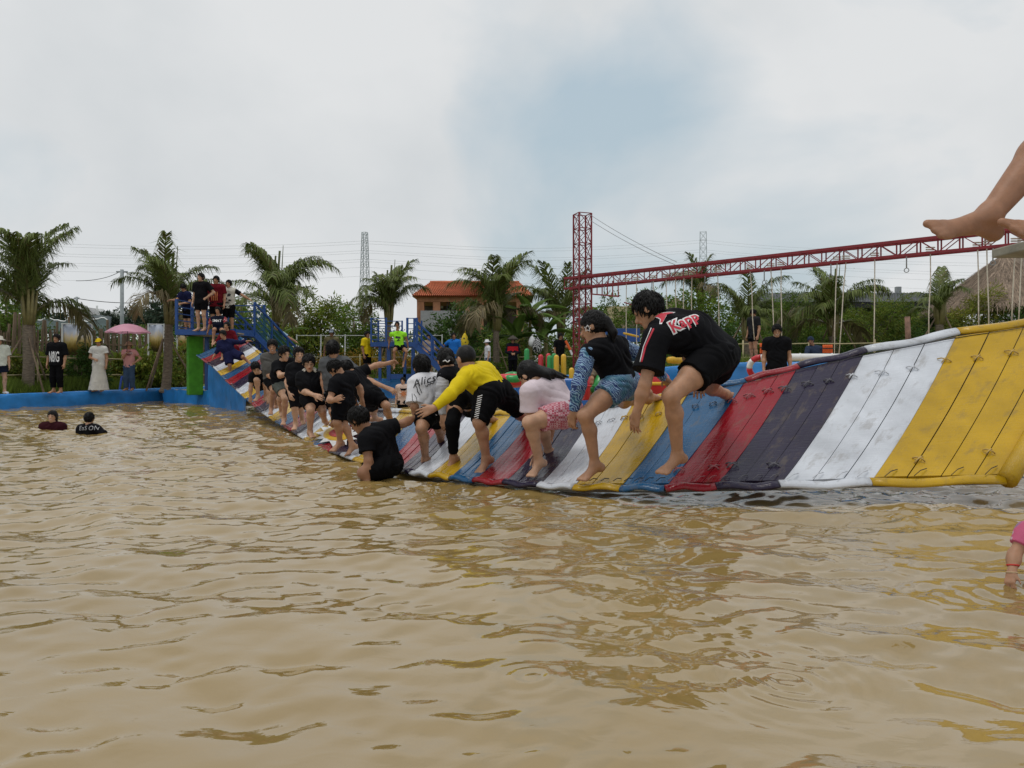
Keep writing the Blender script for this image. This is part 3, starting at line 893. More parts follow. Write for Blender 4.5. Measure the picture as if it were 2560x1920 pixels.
for i in range(rows):
    V, F = [], []
    t0, t1 = i / rows, (i + 1.12) / rows
    ins0, ins1 = .9 * (1 - t0), .9 * (1 - min(t1, 1))
    for j in range(cols_ * 4 + 1):
        s = j / (cols_ * 4)
        w = .055 * math.cos(2 * math.pi * j / 4)
        V.append((xl + ins0 + s * (xr - xl - 2 * ins0), dh + 2.2 * (1 - t0), zr + (ze - zr) * t0 + w))
        V.append((xl + ins1 + s * (xr - xl - 2 * ins1), dh + 2.2 * (1 - t1), zr + (ze - zr) * t1 + w + .07))
    for j in range(cols_ * 4): F.append([2 * j, 2 * j + 1, 2 * j + 3, 2 * j + 2])
    link('tile_row', np_mesh('tile_row', V, F, M_tile, True), hs)
mb = MB(); mb.add([(xl + .9, dh + 2.25, zr), (xr - .9, dh + 2.25, zr), (xr, dh + 4.6, ze), (xl, dh + 4.6, ze), (xl, dh, ze - .02), (xr, dh, ze - .02)], [[0, 1, 2, 3], [0, 3, 4], [1, 5, 2], [3, 2, 5, 4]]); mb.build('roof', M_tile, hs)
mb = MB(); mb.tube([(xl + .9, dh + 2.2, zr + .06), (xr - .9, dh + 2.2, zr + .06)], .11, 8); mb.build('ridge', M_tile, hs, True)
zw = EYE + (HY - 752) / FPX * dh
mb = MB(); mb.box(((xl + xr) / 2, dh + 2.2, (ze + zw) / 2 - .02), (xr - xl - .5, 3.6, ze - zw)); mb.build('lintel', M_brick, hs)
for x_ in (1052, 1092, 1158, 1200, 1300): mb = MB(); mb.box(G(x_, dh + .6, (zw + .4) / 2), (.45 if x_ != 1158 else .9, .4, zw - .4)); mb.build('column', M_brick, hs)
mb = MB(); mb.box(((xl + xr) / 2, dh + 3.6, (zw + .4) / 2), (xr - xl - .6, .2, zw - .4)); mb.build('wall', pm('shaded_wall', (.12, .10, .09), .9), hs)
zp = EYE + (HY - 776) / FPX * dh
mb = MB(); mb.box((G(1110, dh, 0)[0], dh + .25, (zp + .4) / 2), (3.0, .2, zp - .4)); mb.build('parapet', pm('grey_render', (.33, .33, .34), .85), hs)
quad([P(1088, 762, dh + 3.3), P(1108, 762, dh + 3.3), P(1108, 771, dh + 3.3), P(1088, 771, dh + 3.3)], M_white, 'window', hs)
for x_ in (1118, 1124, 1135, 1143): mb = MB(); mb.bar(G(x_, dh + .7, zp), G(x_, dh + .7, zw), .05); mb.build('railing_bar', M_dark, hs)

dw = 95.0
wh = empty('white_house', G(235, dw, .4), 'small white gabled house with a grey shed far behind the fence', 'house')
def wbox(x0, x1, y0, y1, d, dep, m, name):
    a, b = P(x0, y1, d), P(x1, y0, d)
    mb = MB(); mb.box(((a[0] + b[0]) / 2, d + dep / 2, (a[2] + b[2]) / 2), (abs(b[0] - a[0]), dep, abs(b[2] - a[2]))); return mb.build(name, m, wh)
wbox(194, 232, 790, 835, dw, 4, M_plaster, 'wall')
wbox(228, 274, 778, 835, dw + 1, 6, M_plaster, 'wall')
wbox(212, 252, 788, 835, dw - 3, 2.5, M_greyzinc, 'shed')
wbox(246, 254, 772, 778, dw + 2, .6, M_white, 'tank')
wbox(240, 243, 764, 779, dw + 2, .2, M_white, 'chimney'); 
a, b, c = P(192, 793, dw - .3), P(233, 793, dw - .3), P(212, 767, dw - .3)
mb = MB(); bk = np.array((0, 4.6, 0)); mb.add([a, b, c, a + bk, b + bk, c + bk], [[0, 1, 2], [5, 4, 3], [0, 2, 5, 3], [2, 1, 4, 5], [1, 0, 3, 4]]); mb.build('gable_roof', pm('grey_roof', (.36, .36, .36), .8), wh)
for x_ in (203, 212, 221): quad([P(x_ - 3, 789, dw - .34), P(x_ + 3, 789, dw - .34), P(x_ + 2, 783, dw - .34), P(x_ - 2, 783, dw - .34)], M_dark, 'window', wh)
rh = empty('red_roof_house', G(366, 120, .4), 'distant house with a pale red roof behind far trees', 'house')
mb = MB(); a, b = P(350, 784, 120), P(382, 784, 120); t = P(366, 777, 120); mb.add([a, b, t + (1, 2, 0), t - (1, -2, 0), a + (0, 5, 0), b + (0, 5, 0)], [[0, 1, 2, 3], [1, 5, 2], [0, 3, 4], [3, 2, 5, 4]]); mb.build('roof', pm('pale_red', (.4, .17, .12), .8), rh)
mb = MB(); mb.box((G(366, 120, 0)[0], 122, 5), (1.9, 3, 9)); mb.build('wall', M_plaster, rh)
# shade-net sheds behind the picket fence
sn = empty('net_shed', G(170, 62, .4), 'low shed roofed with dark shade netting beyond the picket fence', 'shed')
M_net = pm('shade_net', (.035, .06, .058), .85, .2, 1, .2, 8)
nx = 24; V, F = [], []
for i in range(nx + 1):
    t = i / nx; x = 70 + 200 * t
    V += [P(x, 800 + 4 * math.sin(t * 19) + 2 * math.sin(t * 45), 62), P(x, 830, 58)]
for i in range(nx): F.append([2 * i, 2 * i + 1, 2 * i + 3, 2 * i + 2])
link('netting', np_mesh('netting', V, F, M_net), sn)
mb = MB(); mb.tube([P(70 + 200 * t, 799 + 4 * math.sin(t * 19) + 2 * math.sin(t * 45), 61.9) for t in np.linspace(0, 1, 25)], .06, 5); mb.build('ridge_pole', M_white, sn)
for x_ in (88, 130, 175, 222, 262): bars('post', [(G(x_, 60, .4), P(x_, 812, 60))], .1, M_steel, sn)
# long dark roof on the right
rb = empty('long_dark_building', G(2190, 40, 1.2), 'long low building with a dark corrugated roof behind the right hand hedge', 'building')
V, F = [], []
for j in range(161):
    x = 1880 + (2420 - 1880) * j / 160; w = .05 * (j % 2)
    V += [P(x, 733 + w, 41) + (0, 0, w), P(x, 757, 37.5) + (0, 0, w)]
for j in range(160): F.append([2 * j, 2 * j + 1, 2 * j + 3, 2 * j + 2])
link('roof', np_mesh('roof', V, F, pm('dark_sheet', (.03, .034, .038), .55, .2, 1, .1, 10), False), rb)
mb = MB(); mb.bar(P(1880, 762, 37.6), P(2420, 762, 37.6), .08, .3); mb.build('fascia', M_dark, rb)
mb = MB(); mb.box(P(2140, 850, 39.5), (11, .2, 4.0)); mb.build('wall', pm('drab_wall', (.10, .10, .09), .9), rb)
mb = MB(); mb.box(P(2245, 731, 41), (.25, .25, .6)); mb.build('vent', M_steel, rb)

# thatched roofs
M_thatch = pm('thatch', (1, 1, 1), .95, .2, 8, .3, 60, attr=True)
def thatch(name, apex, base_c, rx, ry, n, label, ridge=0.0, tip=.55):
    """a hip of reed: a solid core with many straw strips laid down its slopes"""
    root = empty(name, (base_c[0], base_c[1], .4), label, 'roof')
    rr = np.random.default_rng(int(abs(apex[0]) * 100) + 3)
    zb = base_c[2]; za = apex[2]
    ap0, ap1 = np.array(apex) - (ridge, 0, 0), np.array(apex) + (ridge, 0, 0)
    m = 40
    V = []; 
    for k in range(m):
        a = 2 * math.pi * k / m
        V.append((base_c[0] + math.copysign(ridge, math.cos(a)) * (ridge > 0) + rx * math.cos(a), base_c[1] + ry * math.sin(a), zb))
    top = []
    for k in range(m):
        a = 2 * math.pi * k / m
        top.append(ap0 * (math.cos(a) < 0) + ap1 * (math.cos(a) >= 0) + np.array((.12 * math.cos(a), .12 * math.sin(a), 0)))
    V = np.array(V + top)
    F = [[k, (k + 1) % m, m + (k + 1) % m, m + k] for k in range(m)] + [list(range(m, 2 * m))]
    link('core', np_mesh('core', V, F, pm('thatch_core', (.17, .13, .095), .95, .3, 6, .4, 40)), root)
    VV, FF, CC = [], [], []
    for q in range(n):
        a = rr.random() * 2 * math.pi; t = rr.random() ** .75
        k = int(a / (2 * math.pi) * m) % m
        f = a / (2 * math.pi) * m % 1
        b = V[k] * (1 - f) + V[(k + 1) % m] * f; tp = V[m + k] * (1 - f) + V[m + (k + 1) % m] * f
        dn = unit(b - tp); out = unit(np.array((math.cos(a), math.sin(a), .8)))
        sd_ = np.cross(dn, out)
        p0 = tp + (b - tp) * t + out * .02; L_ = tip * rr.uniform(.6, 1.3)
        dn2 = unit(dn + sd_ * rr.normal(0, .22) + out * rr.uniform(0, .16))
        w = rr.uniform(.008, .022)
        i = len(VV)
        VV += [p0 - sd_ * w, p0 + sd_ * w, p0 + dn2 * L_ + sd_ * w * .3 - up * .03, p0 + dn2 * L_ - sd_ * w * .3 - up * .03]
        FF.append([i, i + 1, i + 2, i + 3])
        g = rr.uniform(.55, 1.25); CC += [np.array((.30, .225, .165)) * g] * 4
    o = link('straw', np_mesh('straw', np.array(VV), np.array(FF), M_thatch, False, colors=np.array(CC)), root)
    o['kind'] = 'stuff'
    for s in (-1, 1): bars('post', [((base_c[0] + s * rx * .6, base_c[1] - ry * .5, .4), (base_c[0] + s * rx * .6, base_c[1] - ry * .5, zb + .1))], .14, M_wood, root)
dth = 30.0
k_ = dth / FPX
thatch('thatched_roof', P(2590, 638, dth), (G(2590, dth, 0)[0], dth, EYE + (HY - 770) * k_), 2.75, 3.0, 9000, 'big brown thatched roof rising behind the right end of the mat', ridge=1.2, tip=.7)
thatch('thatched_cone', P(1578, 762, 46), (G(1578, 46, 0)[0], 46, EYE + (HY - 832) * 46 / FPX), 1.6, 1.6, 1600, 'small conical thatched hut roof between the ropes', tip=.5)
thatch('thatched_cone', P(1690, 745, 52), (G(1690, 52, 0)[0], 52, EYE + (HY - 822) * 52 / FPX), 2.0, 2.0, 1600, 'thatched hut roof partly hidden behind the bent boy', tip=.5)
mb = MB(); mb.box(P(1538, 800, 60), (1.6, 2, 2)); tag(mb.build('cream_house', pm('cream', (.5, .42, .25), .8)), 'bit of a cream wall far behind the thatched huts', 'house')

# ------------------------------------------------------------------ fences and banners on the left bank
def along(t): return mix(np.array((-19.5, 22.4, 0)), np.array((-13.6, 34.2, 0)), t)
pf = empty('picket_fence', along(.5) + (0, 0, .4), 'rough fence of upright brown stakes behind the bank spectators', 'fence')
rp_ = random.Random(8)
meP = []
for v in range(4):
    mb = MB(); h = 2.1 + .12 * v
    mb.tube([(0, 0, 0), (.01 * v, .01, h * .5), (0, -.01 * v, h)], [.05, .045, .03 + .004 * v], 6); m_ = np_mesh('stake', np.concatenate(mb.V), mb.F, M_wood, False); meP.append(m_)
npk = 150
for k in range(npk):
    o = bpy.data.objects.new('stake', meP[rp_.randrange(4)]); C.objects.link(o); o.parent = pf
    q = along(k / npk) + (rp_.uniform(-.02, .02), rp_.uniform(-.03, .03), .38)
    o.location = Vector(q) - pf.location
    o.rotation_euler = (rp_.uniform(-.04, .04), rp_.uniform(-.05, .05), rp_.uniform(0, 6)); s = rp_.uniform(.9, 1.12); o.scale = (s * rp_.uniform(.8, 1.3), s, s)
for z in (.9, 2.1): bars('rail', [(along(0) + up * z - (0, .06, 0), along(1) + up * z - (0, .06, 0))], .06, M_wood, pf)
def rail_fence(pts, zs, r, m, label, z0, name='rail_fence', cat='fence'):
    root = empty(name, (pts[0][0], pts[0][1], z0), label, cat)
    for i, p in enumerate(pts):
        mb = MB(); q = np.array((p[0], p[1], z0)); mb.tube([q - up * .1, q + up * (max(zs) + .12)], r * 1.25, 7); mb.build('post', m, root, True)
    for z in zs:
        for a, b in zip(pts[:-1], pts[1:]):
            A_, B2 = np.array((a[0], a[1], z0 + z)), np.array((b[0], b[1], z0 + z))
            mb = MB(); mb.tube([A_, mix(A_, B2, .5) - up * .02, B2], r, 7); mb.build('rail', m, root, True)
rail_fence([(-15.9, 22.2), (-15.1, 24.2), (-14.4, 26.5), (-13.9, 28.4), (-13.2, 30.6), (-12.2, 32.4)], (.55, 1.12), .022, M_bamboo, 'two rail bamboo fence behind the people on the left bank', .38)
rail_fence([(-9.0, 33.0), (-6.6, 33), (-4.2, 33), (-1.8, 33), (.6, 32.8), (3.0, 32), (5.2, 30)], (.5, .95), .022, M_bamboo, 'two rail bamboo fence along the back bank behind the blue stairs', .74)
rail_fence([(5.6, 25.6), (7.6, 25), (9.6, 24.6), (11.6, 24.3), (13.6, 24.2), (15.8, 24)], (.25, .7), .02, M_bamboo, 'pale rail fence in front of the right hand hedge', 1.24)
wf = empty('wire_fence', (-9.5, 34.5, .74), 'thin white post and mesh fence behind the boys in black', 'fence')
for k in range(7): bars('post', [((-9.8 + 1.1 * k, 34.5, .7), (-9.8 + 1.1 * k + .03, 34.5, 2.75))], .05, M_white, wf)
bars('rail', [((-9.8, 34.5, 2.7), (-3.2, 34.5, 2.7))], .03, M_white, wf)
def banner(x0, x1, y0, y1, d, seed, label):
    root = empty('banner', G((x0 + x1) / 2, d, .4), label, 'banner')
    m = pm('banner_print_%d' % seed, (.6, .45, .2), .5, .0, 1, 0)
    b, N, L = base_socket(m)
    tc = N.new('ShaderNodeTexCoord'); sx = N.new('ShaderNodeSeparateXYZ'); L.new(tc.outputs['Generated'], sx.inputs[0])
    nz = N.new('ShaderNodeTexNoise'); nz.inputs['Scale'].default_value = 4 + seed; nz.inputs['Detail'].default_value = 6; L.new(tc.outputs['Generated'], nz.inputs['Vector'])
    ad = N.new('ShaderNodeMath'); ad.operation = 'MULTIPLY_ADD'; ad.inputs[1].default_value = .45; L.new(nz.outputs['Fac'], ad.inputs[0]); L.new(sx.outputs['Z'], ad.inputs[2])
    r = N.new('ShaderNodeValToRGB'); e = r.color_ramp.elements
    e[0].position = .35; e[0].color = (.10, .07, .02, 1); e[1].position = 1.15 if False else 1.0; e[1].color = (.36, .40, .48, 1)
    for p_, c_ in ((.55, (.42, .27, .05, 1)), (.72, (.62, .47, .18, 1)), (.86, (.52, .44, .34, 1))):
        q = e.new(p_); q.color = c_
    L.new(ad.outputs[0], r.inputs['Fac']); L.new(r.outputs['Color'], b.inputs['Base Color'])
    V, F = [], []
    n = 10
    for i in range(n + 1):
        t = i / n; x = x0 + (x1 - x0) * t
        V += [P(x, y0, d + .05 * math.sin(t * 7)), P(x, y1, d + .05 * math.sin(t * 7 + 1))]
    for i in range(n): F.append([2 * i, 2 * i + 1, 2 * i + 3, 2 * i + 2])
    o = link('print', np_mesh('print', V, F, m), root)
    so = o.modifiers.new('solid', 'SOLIDIFY'); so.thickness = .006
    bars('pole', [(G(x0 - 1, d, .4), P(x0 - 1, y0 - 3, d))], .05, M_white, root)
    bars('pole', [(G(x1 + 1, d, .4), P(x1 + 1, y0 - 3, d))], .03, M_white, root)
    bars('crossbar', [(P(x0 - 3, y0 - 2, d), P(x1 + 1, y0 - 1, d))], .035, M_white, root)
banner(157, 229, 811, 888, 27.0, 1, 'printed banner of a golden field behind the man in black')
banner(372, 409, 812, 880, 29.6, 3, 'narrow golden printed banner behind the palm trunk')
banner(444, 472, 815, 880, 30.0, 5, 'small orange printed banner beside the platform')
# ------------------------------------------------------------------ vegetation
M_leaf = pm('leaves', (1, 1, 1), .6, .15, 3, 0, attr=True, trans=.35, spec=.2)
M_frond = pm('palm_frond', (1, 1, 1), .5, .18, 4, 0, attr=True, trans=.2, spec=.25)
M_trunk = pm('palm_trunk', (.19, .15, .11), .95, .35, 9, .7, 45, stretch=(1, 1, 3))
M_petiole = pm('petiole', (.20, .17, .06), .6, .2, 6)
M_bark = pm('bark', (.13, .10, .07), .95, .3, 8, .6, 40)
def frond_mesh(seed, elev0, droop, length, dry=0.0, leafL=.88):
    r = np.random.default_rng(seed)
    n = 46
    p = np.zeros(3); pts = []
    e = math.radians(elev0)
    for i in range(n + 1):
        s = i / n
        el = e - math.radians(droop) * s ** 1.8
        pts.append((p.copy(), np.array((math.cos(el), .10 * math.sin(3 * s + seed), math.sin(el)))))
        p = p + unit(pts[-1][1]) * length / n
    V, F, Cc = [], [], []
    base = np.array((.112, .145, .032)) * (1 - dry) + np.array((.20, .155, .085)) * dry
    mid = np.array((.11, .11, .035)) * (1 - dry) + np.array((.22, .17, .10)) * dry
    for i, (q, t) in enumerate(pts):      # midrib, a flat three sided strip
        w = .034 * (1 - .85 * i / n) + .004
        V += [q + (0, -w, 0), q + (0, w, 0), q + (0, 0, -w * .9)]; Cc += [mid] * 3
    for i in range(n):
        a, b = 3 * i, 3 * i + 3
        F += [[a, a + 1, b + 1, b], [a + 1, a + 2, b + 2, b + 1], [a + 2, a, b, b + 2]]
    for i in range(9, n + 1):
        s = i / n
        q, t = pts[i]; t = unit(t)
        prof = min(1, (s - .14) / .16) * (1 - .55 * max(0, (s - .55) / .45))
        for sd in (-1, 1):
            for sub in (0, .5):
                if r.random() < .24: continue
                L = leafL * prof * r.uniform(.65, 1.2)
                lat = np.array((0., sd, 0.)); nup = unit(np.cross(t, lat) * sd)
                if nup[2] < 0: nup = -nup
                fw = .75 + .6 * s + r.normal(0, .10)
                d0 = unit(lat + t * fw + nup * r.uniform(-.05, .35))
                q0 = q + t * length / n * sub
                q1 = q0 + d0 * L * .5 + np.array((0, 0, -.05 * L))
                d1 = unit(d0 + np.array((0, 0, -r.uniform(.9, 2.4))))
                q2 = q1 + d1 * L * .5
                w = .019 * r.uniform(.8, 1.3)
                wv = unit(np.cross(d0, nup)) * w
                j = len(V)
                V += [q0 - wv * .6, q0 + wv * .6, q1 - wv, q1 + wv, q2 - wv * .15, q2 + wv * .15]
                c = base * r.uniform(.65, 1.35); 
                if r.random() < .08: c = np.array((.15, .13, .05)) * r.uniform(.7, 1.1)
                Cc += [c] * 6
                F += [[j, j + 1, j + 3, j + 2], [j + 2, j + 3, j + 5, j + 4]]
    return np_mesh('frond', V, F, M_frond, False, colors=np.array(Cc))
FRONDS = {}
for k, (e, dr, ln) in enumerate(((87, 45, 2.6), (83, 80, 2.75), (76, 100, 2.7), (66, 112, 2.5), (54, 118, 2.2), (86, 62, 2.8), (38, 115, 1.9))):
    FRONDS[k] = [frond_mesh(20 + k, e, dr, ln), frond_mesh(60 + k, e - 4, dr + 8, ln * .93)]
DRY = [frond_mesh(101, 30, 150, 2.2, .8), frond_mesh(103, 50, 170, 2.4, .9)]
def trunk_tube(base, top, r0, r1):
    n = 44
    pts, rr = [], []
    for i in range(n + 1):
        t = i / n
        pts.append(mix(base, top, t) + np.array((.03 * math.sin(t * 5), 0, 0)))
        rr.append((r0 * (1 - t) + r1 * t) * (1 + (.09 if i % 2 else -.03)) * (1.25 if t < .06 else 1))
    return MB().tube(pts, rr, 14)
def palm(xb, xt, ytop, d, z0, size, seed, label, nf=26, stakes=True, spear=1.0, trunk_r=.15):
    r = random.Random(seed); size *= 1.0 + .09 * math.sin(seed * 2.7); spear *= .55
    base = G(xb, d, z0); top = P(xt, ytop, d)
    root = empty('coconut_palm', base, label, 'palm tree', 'coconut palms round the pool')
    trunk_tube(base - up * .1, top, trunk_r * 1.05, trunk_r * .82).build('trunk', M_trunk, root, True)
    mb = MB()
    for k in range(9):           # bundle of leaf stalks at the crown base
        a = k * 2.4 + seed; o_ = np.array((math.cos(a), math.sin(a), 0))
        mb.tube([top - up * .15 + o_ * .10, top + up * .3 + o_ * .15, top + up * (.8 * size) + o_ * .2 * size], [.07, .06, .035], 6)
    mb.build('crown_base', M_petiole, root, True)
    nf = int(nf * .78)
    for k in range(nf):
        kind = [2, 5, 3, 1, 4, 2, 0, 1, 5, 3][(k + seed) % 10]
        me = FRONDS[kind][k % 2]
        if r.random() < .10: me = DRY[k % 2]
        o = bpy.data.objects.new('frond', me); C.objects.link(o); o.parent = root
        o.location = Vector(top - base) + Vector((r.uniform(-.05, .05), r.uniform(-.05, .05), r.uniform(0, .3) * size))
        o.rotation_euler = (r.uniform(-.12, .12), r.uniform(-.1, .1), k * 2.39996 + r.uniform(-.25, .25) + seed)
        s = size * r.uniform(.82, 1.08); o.scale = (s, s * (1 if r.random() < .5 else -1), s)
    if spear:
        mb = MB(); h = spear
        zt = up * (2.9 * size)
        for a_, w in (((.06, 0, 0), .075), ((-.12, .05, 0), .06)):
            q = top + zt * .5 + np.array(a_); mb.bar(q, q + up * (h * (1.6 if w > .07 else 1.25)) + np.array((.06, 0, 0)), w, .05)
        q = top + zt * .5; mb.tube([q + (.2, 0, 0), q + up * h * 2.0 + (.26, 0, 0)], [.025, .012], 5)
        mb.build('spear_leaves', pm('young_leaf', (.11, .13, .035), .5, .2, 8), root)
    if stakes:
        for k in range(3):
            a = seed + k * 2.1 + .4; foot = base + np.array((1.1 * math.cos(a), 1.1 * math.sin(a) * .8, 0))
            mb = MB(); mb.tube([foot, base + up * 1.75 + np.array((.12 * math.cos(a), .12 * math.sin(a), 0))], [.032, .026], 6); mb.build('stake', M_wood, root, True)
    return root
palm(68, 72, 800, 23.6, .38, 1.12, 1, 'largest coconut palm, at the edge of the picture behind the woman in white', 24, spear=0, trunk_r=.165)
palm(413, 425, 800, 26.0, .40, 1.06, 2, 'coconut palm just beside the blue platform railing', 22, spear=1.0)
palm(694, 692, 795, 31.0, .6, 1.18, 3, 'coconut palm rising above the blue stairs', 24, spear=1.0)
palm(968, 972, 800, 32.0, .74, 1.05, 4, 'coconut palm right behind the smaller blue platform', 24, spear=1.05)
palm(1236, 1243, 818, 32.5, .74, 1.12, 5, 'coconut palm in front of the orange tiled roof', 24, spear=.95)
palm(1408, 1402, 830, 35.0, .8, 1.2, 6, 'coconut palm behind the red lattice tower', 20, spear=.6)
palm(1872, 1868, 842, 27.0, 1.24, .85, 7, 'short coconut palm behind the boy standing on the wall', 18, spear=.3)
lit = palm(2088, 2082, 830, 27.5, 1.24, 1.0, 8, 'coconut palm strung with fairy lights crossing the red girder', 22, spear=.9)
rb_ = random.Random(5)
for k in range(46):
    a = rb_.uniform(0, 6.28); rr_ = rb_.uniform(.1, .75); q = P(2082, 800, 27.5) + np.array((rr_ * math.cos(a), rr_ * math.sin(a) - .3, rb_.uniform(-.6, 2.0)))
    mb = MB(); mb.tube([q - up * .014, q, q + up * .014], [.004, .013, .004], 5); mb.build('fairy_bulb', M_white, lit, True)
palm(2352, 2350, 800, 26.0, 1.24, .8, 9, 'small coconut palm with few fronds near the thatched roof', 11, spear=.3)
palm(1752, 1752, 760, 40.0, .9, .95, 10, 'far coconut palm below the second pylon', 16, stakes=False, spear=.2)

def crown(name, blobs, n, leaf, col, parent, seed, droop=.3, width=.38, stuff=False, spreadc=.35):
    """leaf faces through a crown: blobs are (centre, (rx, ry, rz))"""
    r = np.random.default_rng(seed)
    w = np.array([b[1][0] * b[1][2] for b in blobs]); w = w / w.sum()
    ch = r.choice(len(blobs), n, p=w)
    cen_ = np.array([b[0] for b in blobs])[ch]; rad = np.array([b[1] for b in blobs])[ch]
    dv = r.normal(size=(n, 3)); dv /= np.linalg.norm(dv, axis=1)[:, None]
    rad_f = r.uniform(.35, 1.06, n) ** .6
    # clumps: push leaves towards shared sub centres
    sub = dv + .35 * np.sin(dv[:, [1, 2, 0]] * 5.0 + seed)
    pos = cen_ + sub * rad * rad_f[:, None]
    dirv = dv + r.normal(size=(n, 3)) * .6 - np.array((0, 0, droop)); dirv /= np.linalg.norm(dirv, axis=1)[:, None]
    sd = np.cross(dirv, r.normal(size=(n, 3))); sd /= np.linalg.norm(sd, axis=1)[:, None]
    nr = np.cross(sd, dirv)
    L = leaf * r.uniform(.6, 1.3, n)[:, None]; W = L * width
    V = np.empty((n, 4, 3))
    V[:, 0] = pos; V[:, 1] = pos + dirv * L * .5 + sd * W * .5 - nr * W * .15; V[:, 2] = pos + dirv * L; V[:, 3] = pos + dirv * L * .5 - sd * W * .5 - nr * W * .15
    F = np.arange(n * 4).reshape(n, 4)
    tone = r.uniform(1 - spreadc, 1 + spreadc, n) * (0.8 + .35 * np.clip(np.sin(pos[:, 0] * 3.1 + pos[:, 2] * 4.0 + seed), -1, 1) * .5 + .1)
    c = np.array(col)[None, :] * tone[:, None]
    c[:, 0] *= r.uniform(.8, 1.35, n)
    cc = np.repeat(c, 4, axis=0)
    o = link(name, np_mesh(name, V.reshape(-1, 3), F, M_leaf, False, colors=cc), parent)
    if stuff: o['kind'] = 'stuff'
    return o
def tree(name, label, cat, d, z0, blobs_px, n, leaf, col, seed, group=None, droop=.3, width=.38, depth=.8):
    """blobs_px: (x, y, rx_px, ry_px, dd)"""
    k = d / FPX
    bl = [(P(x, y, d + dd), (rx * k, min(rx, ry) * k * depth, ry * k)) for x, y, rx, ry, dd in blobs_px]
    c0 = bl[0][0]
    base = np.array((c0[0], d, z0))
    root = empty(name, base, label, cat, group)
    mb = MB(); th = max(.04, .02 * (c0[2] - z0) + .04)
    mb.tube([base - up * .1, mix(base, c0, .5) + (.06, 0, 0), c0], [th * 1.3, th, th * .5], 8)
    mb.build('trunk', M_bark, root, True)
    for b in bl[:5]:
        mb = MB(); s0 = mix(base, c0, .45)
        mb.tube([s0, mix(s0, b[0], .55) + (0, 0, .1), b[0] + np.array((0, 0, b[1][2] * .4))], [th * .7, th * .45, th * .2], 6); mb.build('limb', M_bark, root, True)
    crown('crown', bl, n, leaf, col, root, seed, droop, width)
GT = 'trees and bushes behind the pool'
g1, g2, g3, g4 = (.140, .225, .034), (.068, .135, .028), (.20, .26, .04), (.38, .26, .035)
tree('broadleaf_tree', 'leafy tree at the left edge behind the largest palm', 'tree', 31, .4, [(15, 770, 70, 60, 0), (-20, 720, 60, 50, .5), (45, 820, 50, 45, 0), (-30, 830, 60, 50, 0)], 5000, .16, g1, 1, GT)
tree('mango_tree', 'broad mango tree between the blue stairs and the small platform', 'tree', 38, .6, [(760, 800, 75, 60, 0), (700, 840, 60, 50, 0), (820, 820, 70, 60, .3), (770, 870, 80, 50, -.3), (840, 775, 40, 30, 0), (730, 880, 60, 45, .5), (800, 890, 60, 40, .6)], 13000, .24, g3, 2, GT, .7, .26)
tree('mango_tree', 'darker mango tree partly behind the palm above the stairs', 'tree', 39, .6, [(640, 790, 55, 50, 0), (610, 840, 50, 45, 0), (660, 850, 60, 45, 0), (600, 800, 30, 40, .4)], 5500, .22, g1, 3, GT, .6, .28)
tree('mango_tree', 'rounded mango tree just left of the palm behind the small platform', 'tree', 37, .6, [(885, 810, 55, 50, 0), (905, 860, 45, 45, 0), (870, 870, 40, 45, 0)], 4500, .2, g1, 4, GT, .6, .28)
tree('jackfruit_tree', 'dense dark glossy tree below the orange roof', 'tree', 37, .74, [(1130, 840, 55, 50, 0), (1160, 800, 35, 45, 0), (1085, 860, 40, 40, 0), (1190, 870, 45, 45, 0), (1120, 890, 60, 40, -.3)], 7000, .17, g2, 5, GT, .1, .45)
tree('leafy_bush', 'green bush between the tiled house and the lattice tower', 'bush', 36, .74, [(1300, 860, 60, 50, 0), (1255, 880, 45, 45, 0), (1345, 880, 50, 45, 0)], 4500, .2, g1, 6, GT, .5, .25)
tree('leafy_bush', 'bush right of the red tower', 'bush', 34, .9, [(1520, 800, 45, 55, 0), (1545, 850, 60, 50, 0), (1490, 860, 40, 45, 0)], 4500, .16, g1, 7, GT)
tree('leafy_bush', 'dark bush behind the girl with patterned sleeves', 'bush', 31, .9, [(1590, 860, 55, 45, 0), (1640, 880, 60, 40, 0), (1560, 890, 40, 35, 0)], 4200, .13, g2, 8, GT)
tree('broadleaf_tree', 'small tree showing above the bent boy\'s head', 'tree', 44, .9, [(1630, 760, 50, 30, 0), (1600, 780, 40, 30, 0), (1665, 785, 40, 30, 0)], 3500, .2, g1, 9, GT)
tree('broadleaf_tree', 'green tree behind the ropes right of the bent boy\'s head', 'tree', 38, 1.2, [(1740, 780, 60, 50, 0), (1800, 800, 65, 55, 0), (1760, 840, 70, 50, 0), (1840, 830, 50, 50, 0), (1725, 750, 35, 25, 0)], 7000, .18, g1, 10, GT)
tree('bamboo_clump', 'feathery bamboo clump beside the palm with fairy lights', 'bamboo', 30, 1.24, [(1960, 800, 70, 65, 0), (2010, 850, 60, 55, 0), (1930, 850, 50, 55, 0), (1985, 760, 40, 35, 0)], 7500, .2, (.13, .21, .035), 11, GT, .5, .13)
tree('bamboo_clump', 'bright bamboo clump in the middle of the right hand hedge', 'bamboo', 29.5, 1.24, [(2190, 820, 75, 60, 0), (2140, 850, 55, 55, 0), (2240, 790, 60, 45, 0), (2260, 850, 55, 50, 0)], 9000, .2, (.16, .23, .036), 12, GT, .5, .13)
tree('bamboo_clump', 'yellowish bamboo clump below the thatched roof', 'bamboo', 28, 1.24, [(2430, 810, 60, 55, 0), (2470, 770, 50, 45, 0), (2400, 850, 50, 50, 0), (2480, 830, 55, 45, 0)], 8000, .2, (.20, .235, .034), 13, GT, .5, .13)
tree('leafy_bush', 'dark bush at the right edge below the thatched roof', 'bush', 27, 1.24, [(2540, 830, 55, 45, 0), (2590, 810, 60, 55, 0), (2510, 860, 40, 35, 0)], 5000, .12, g2, 14, GT)
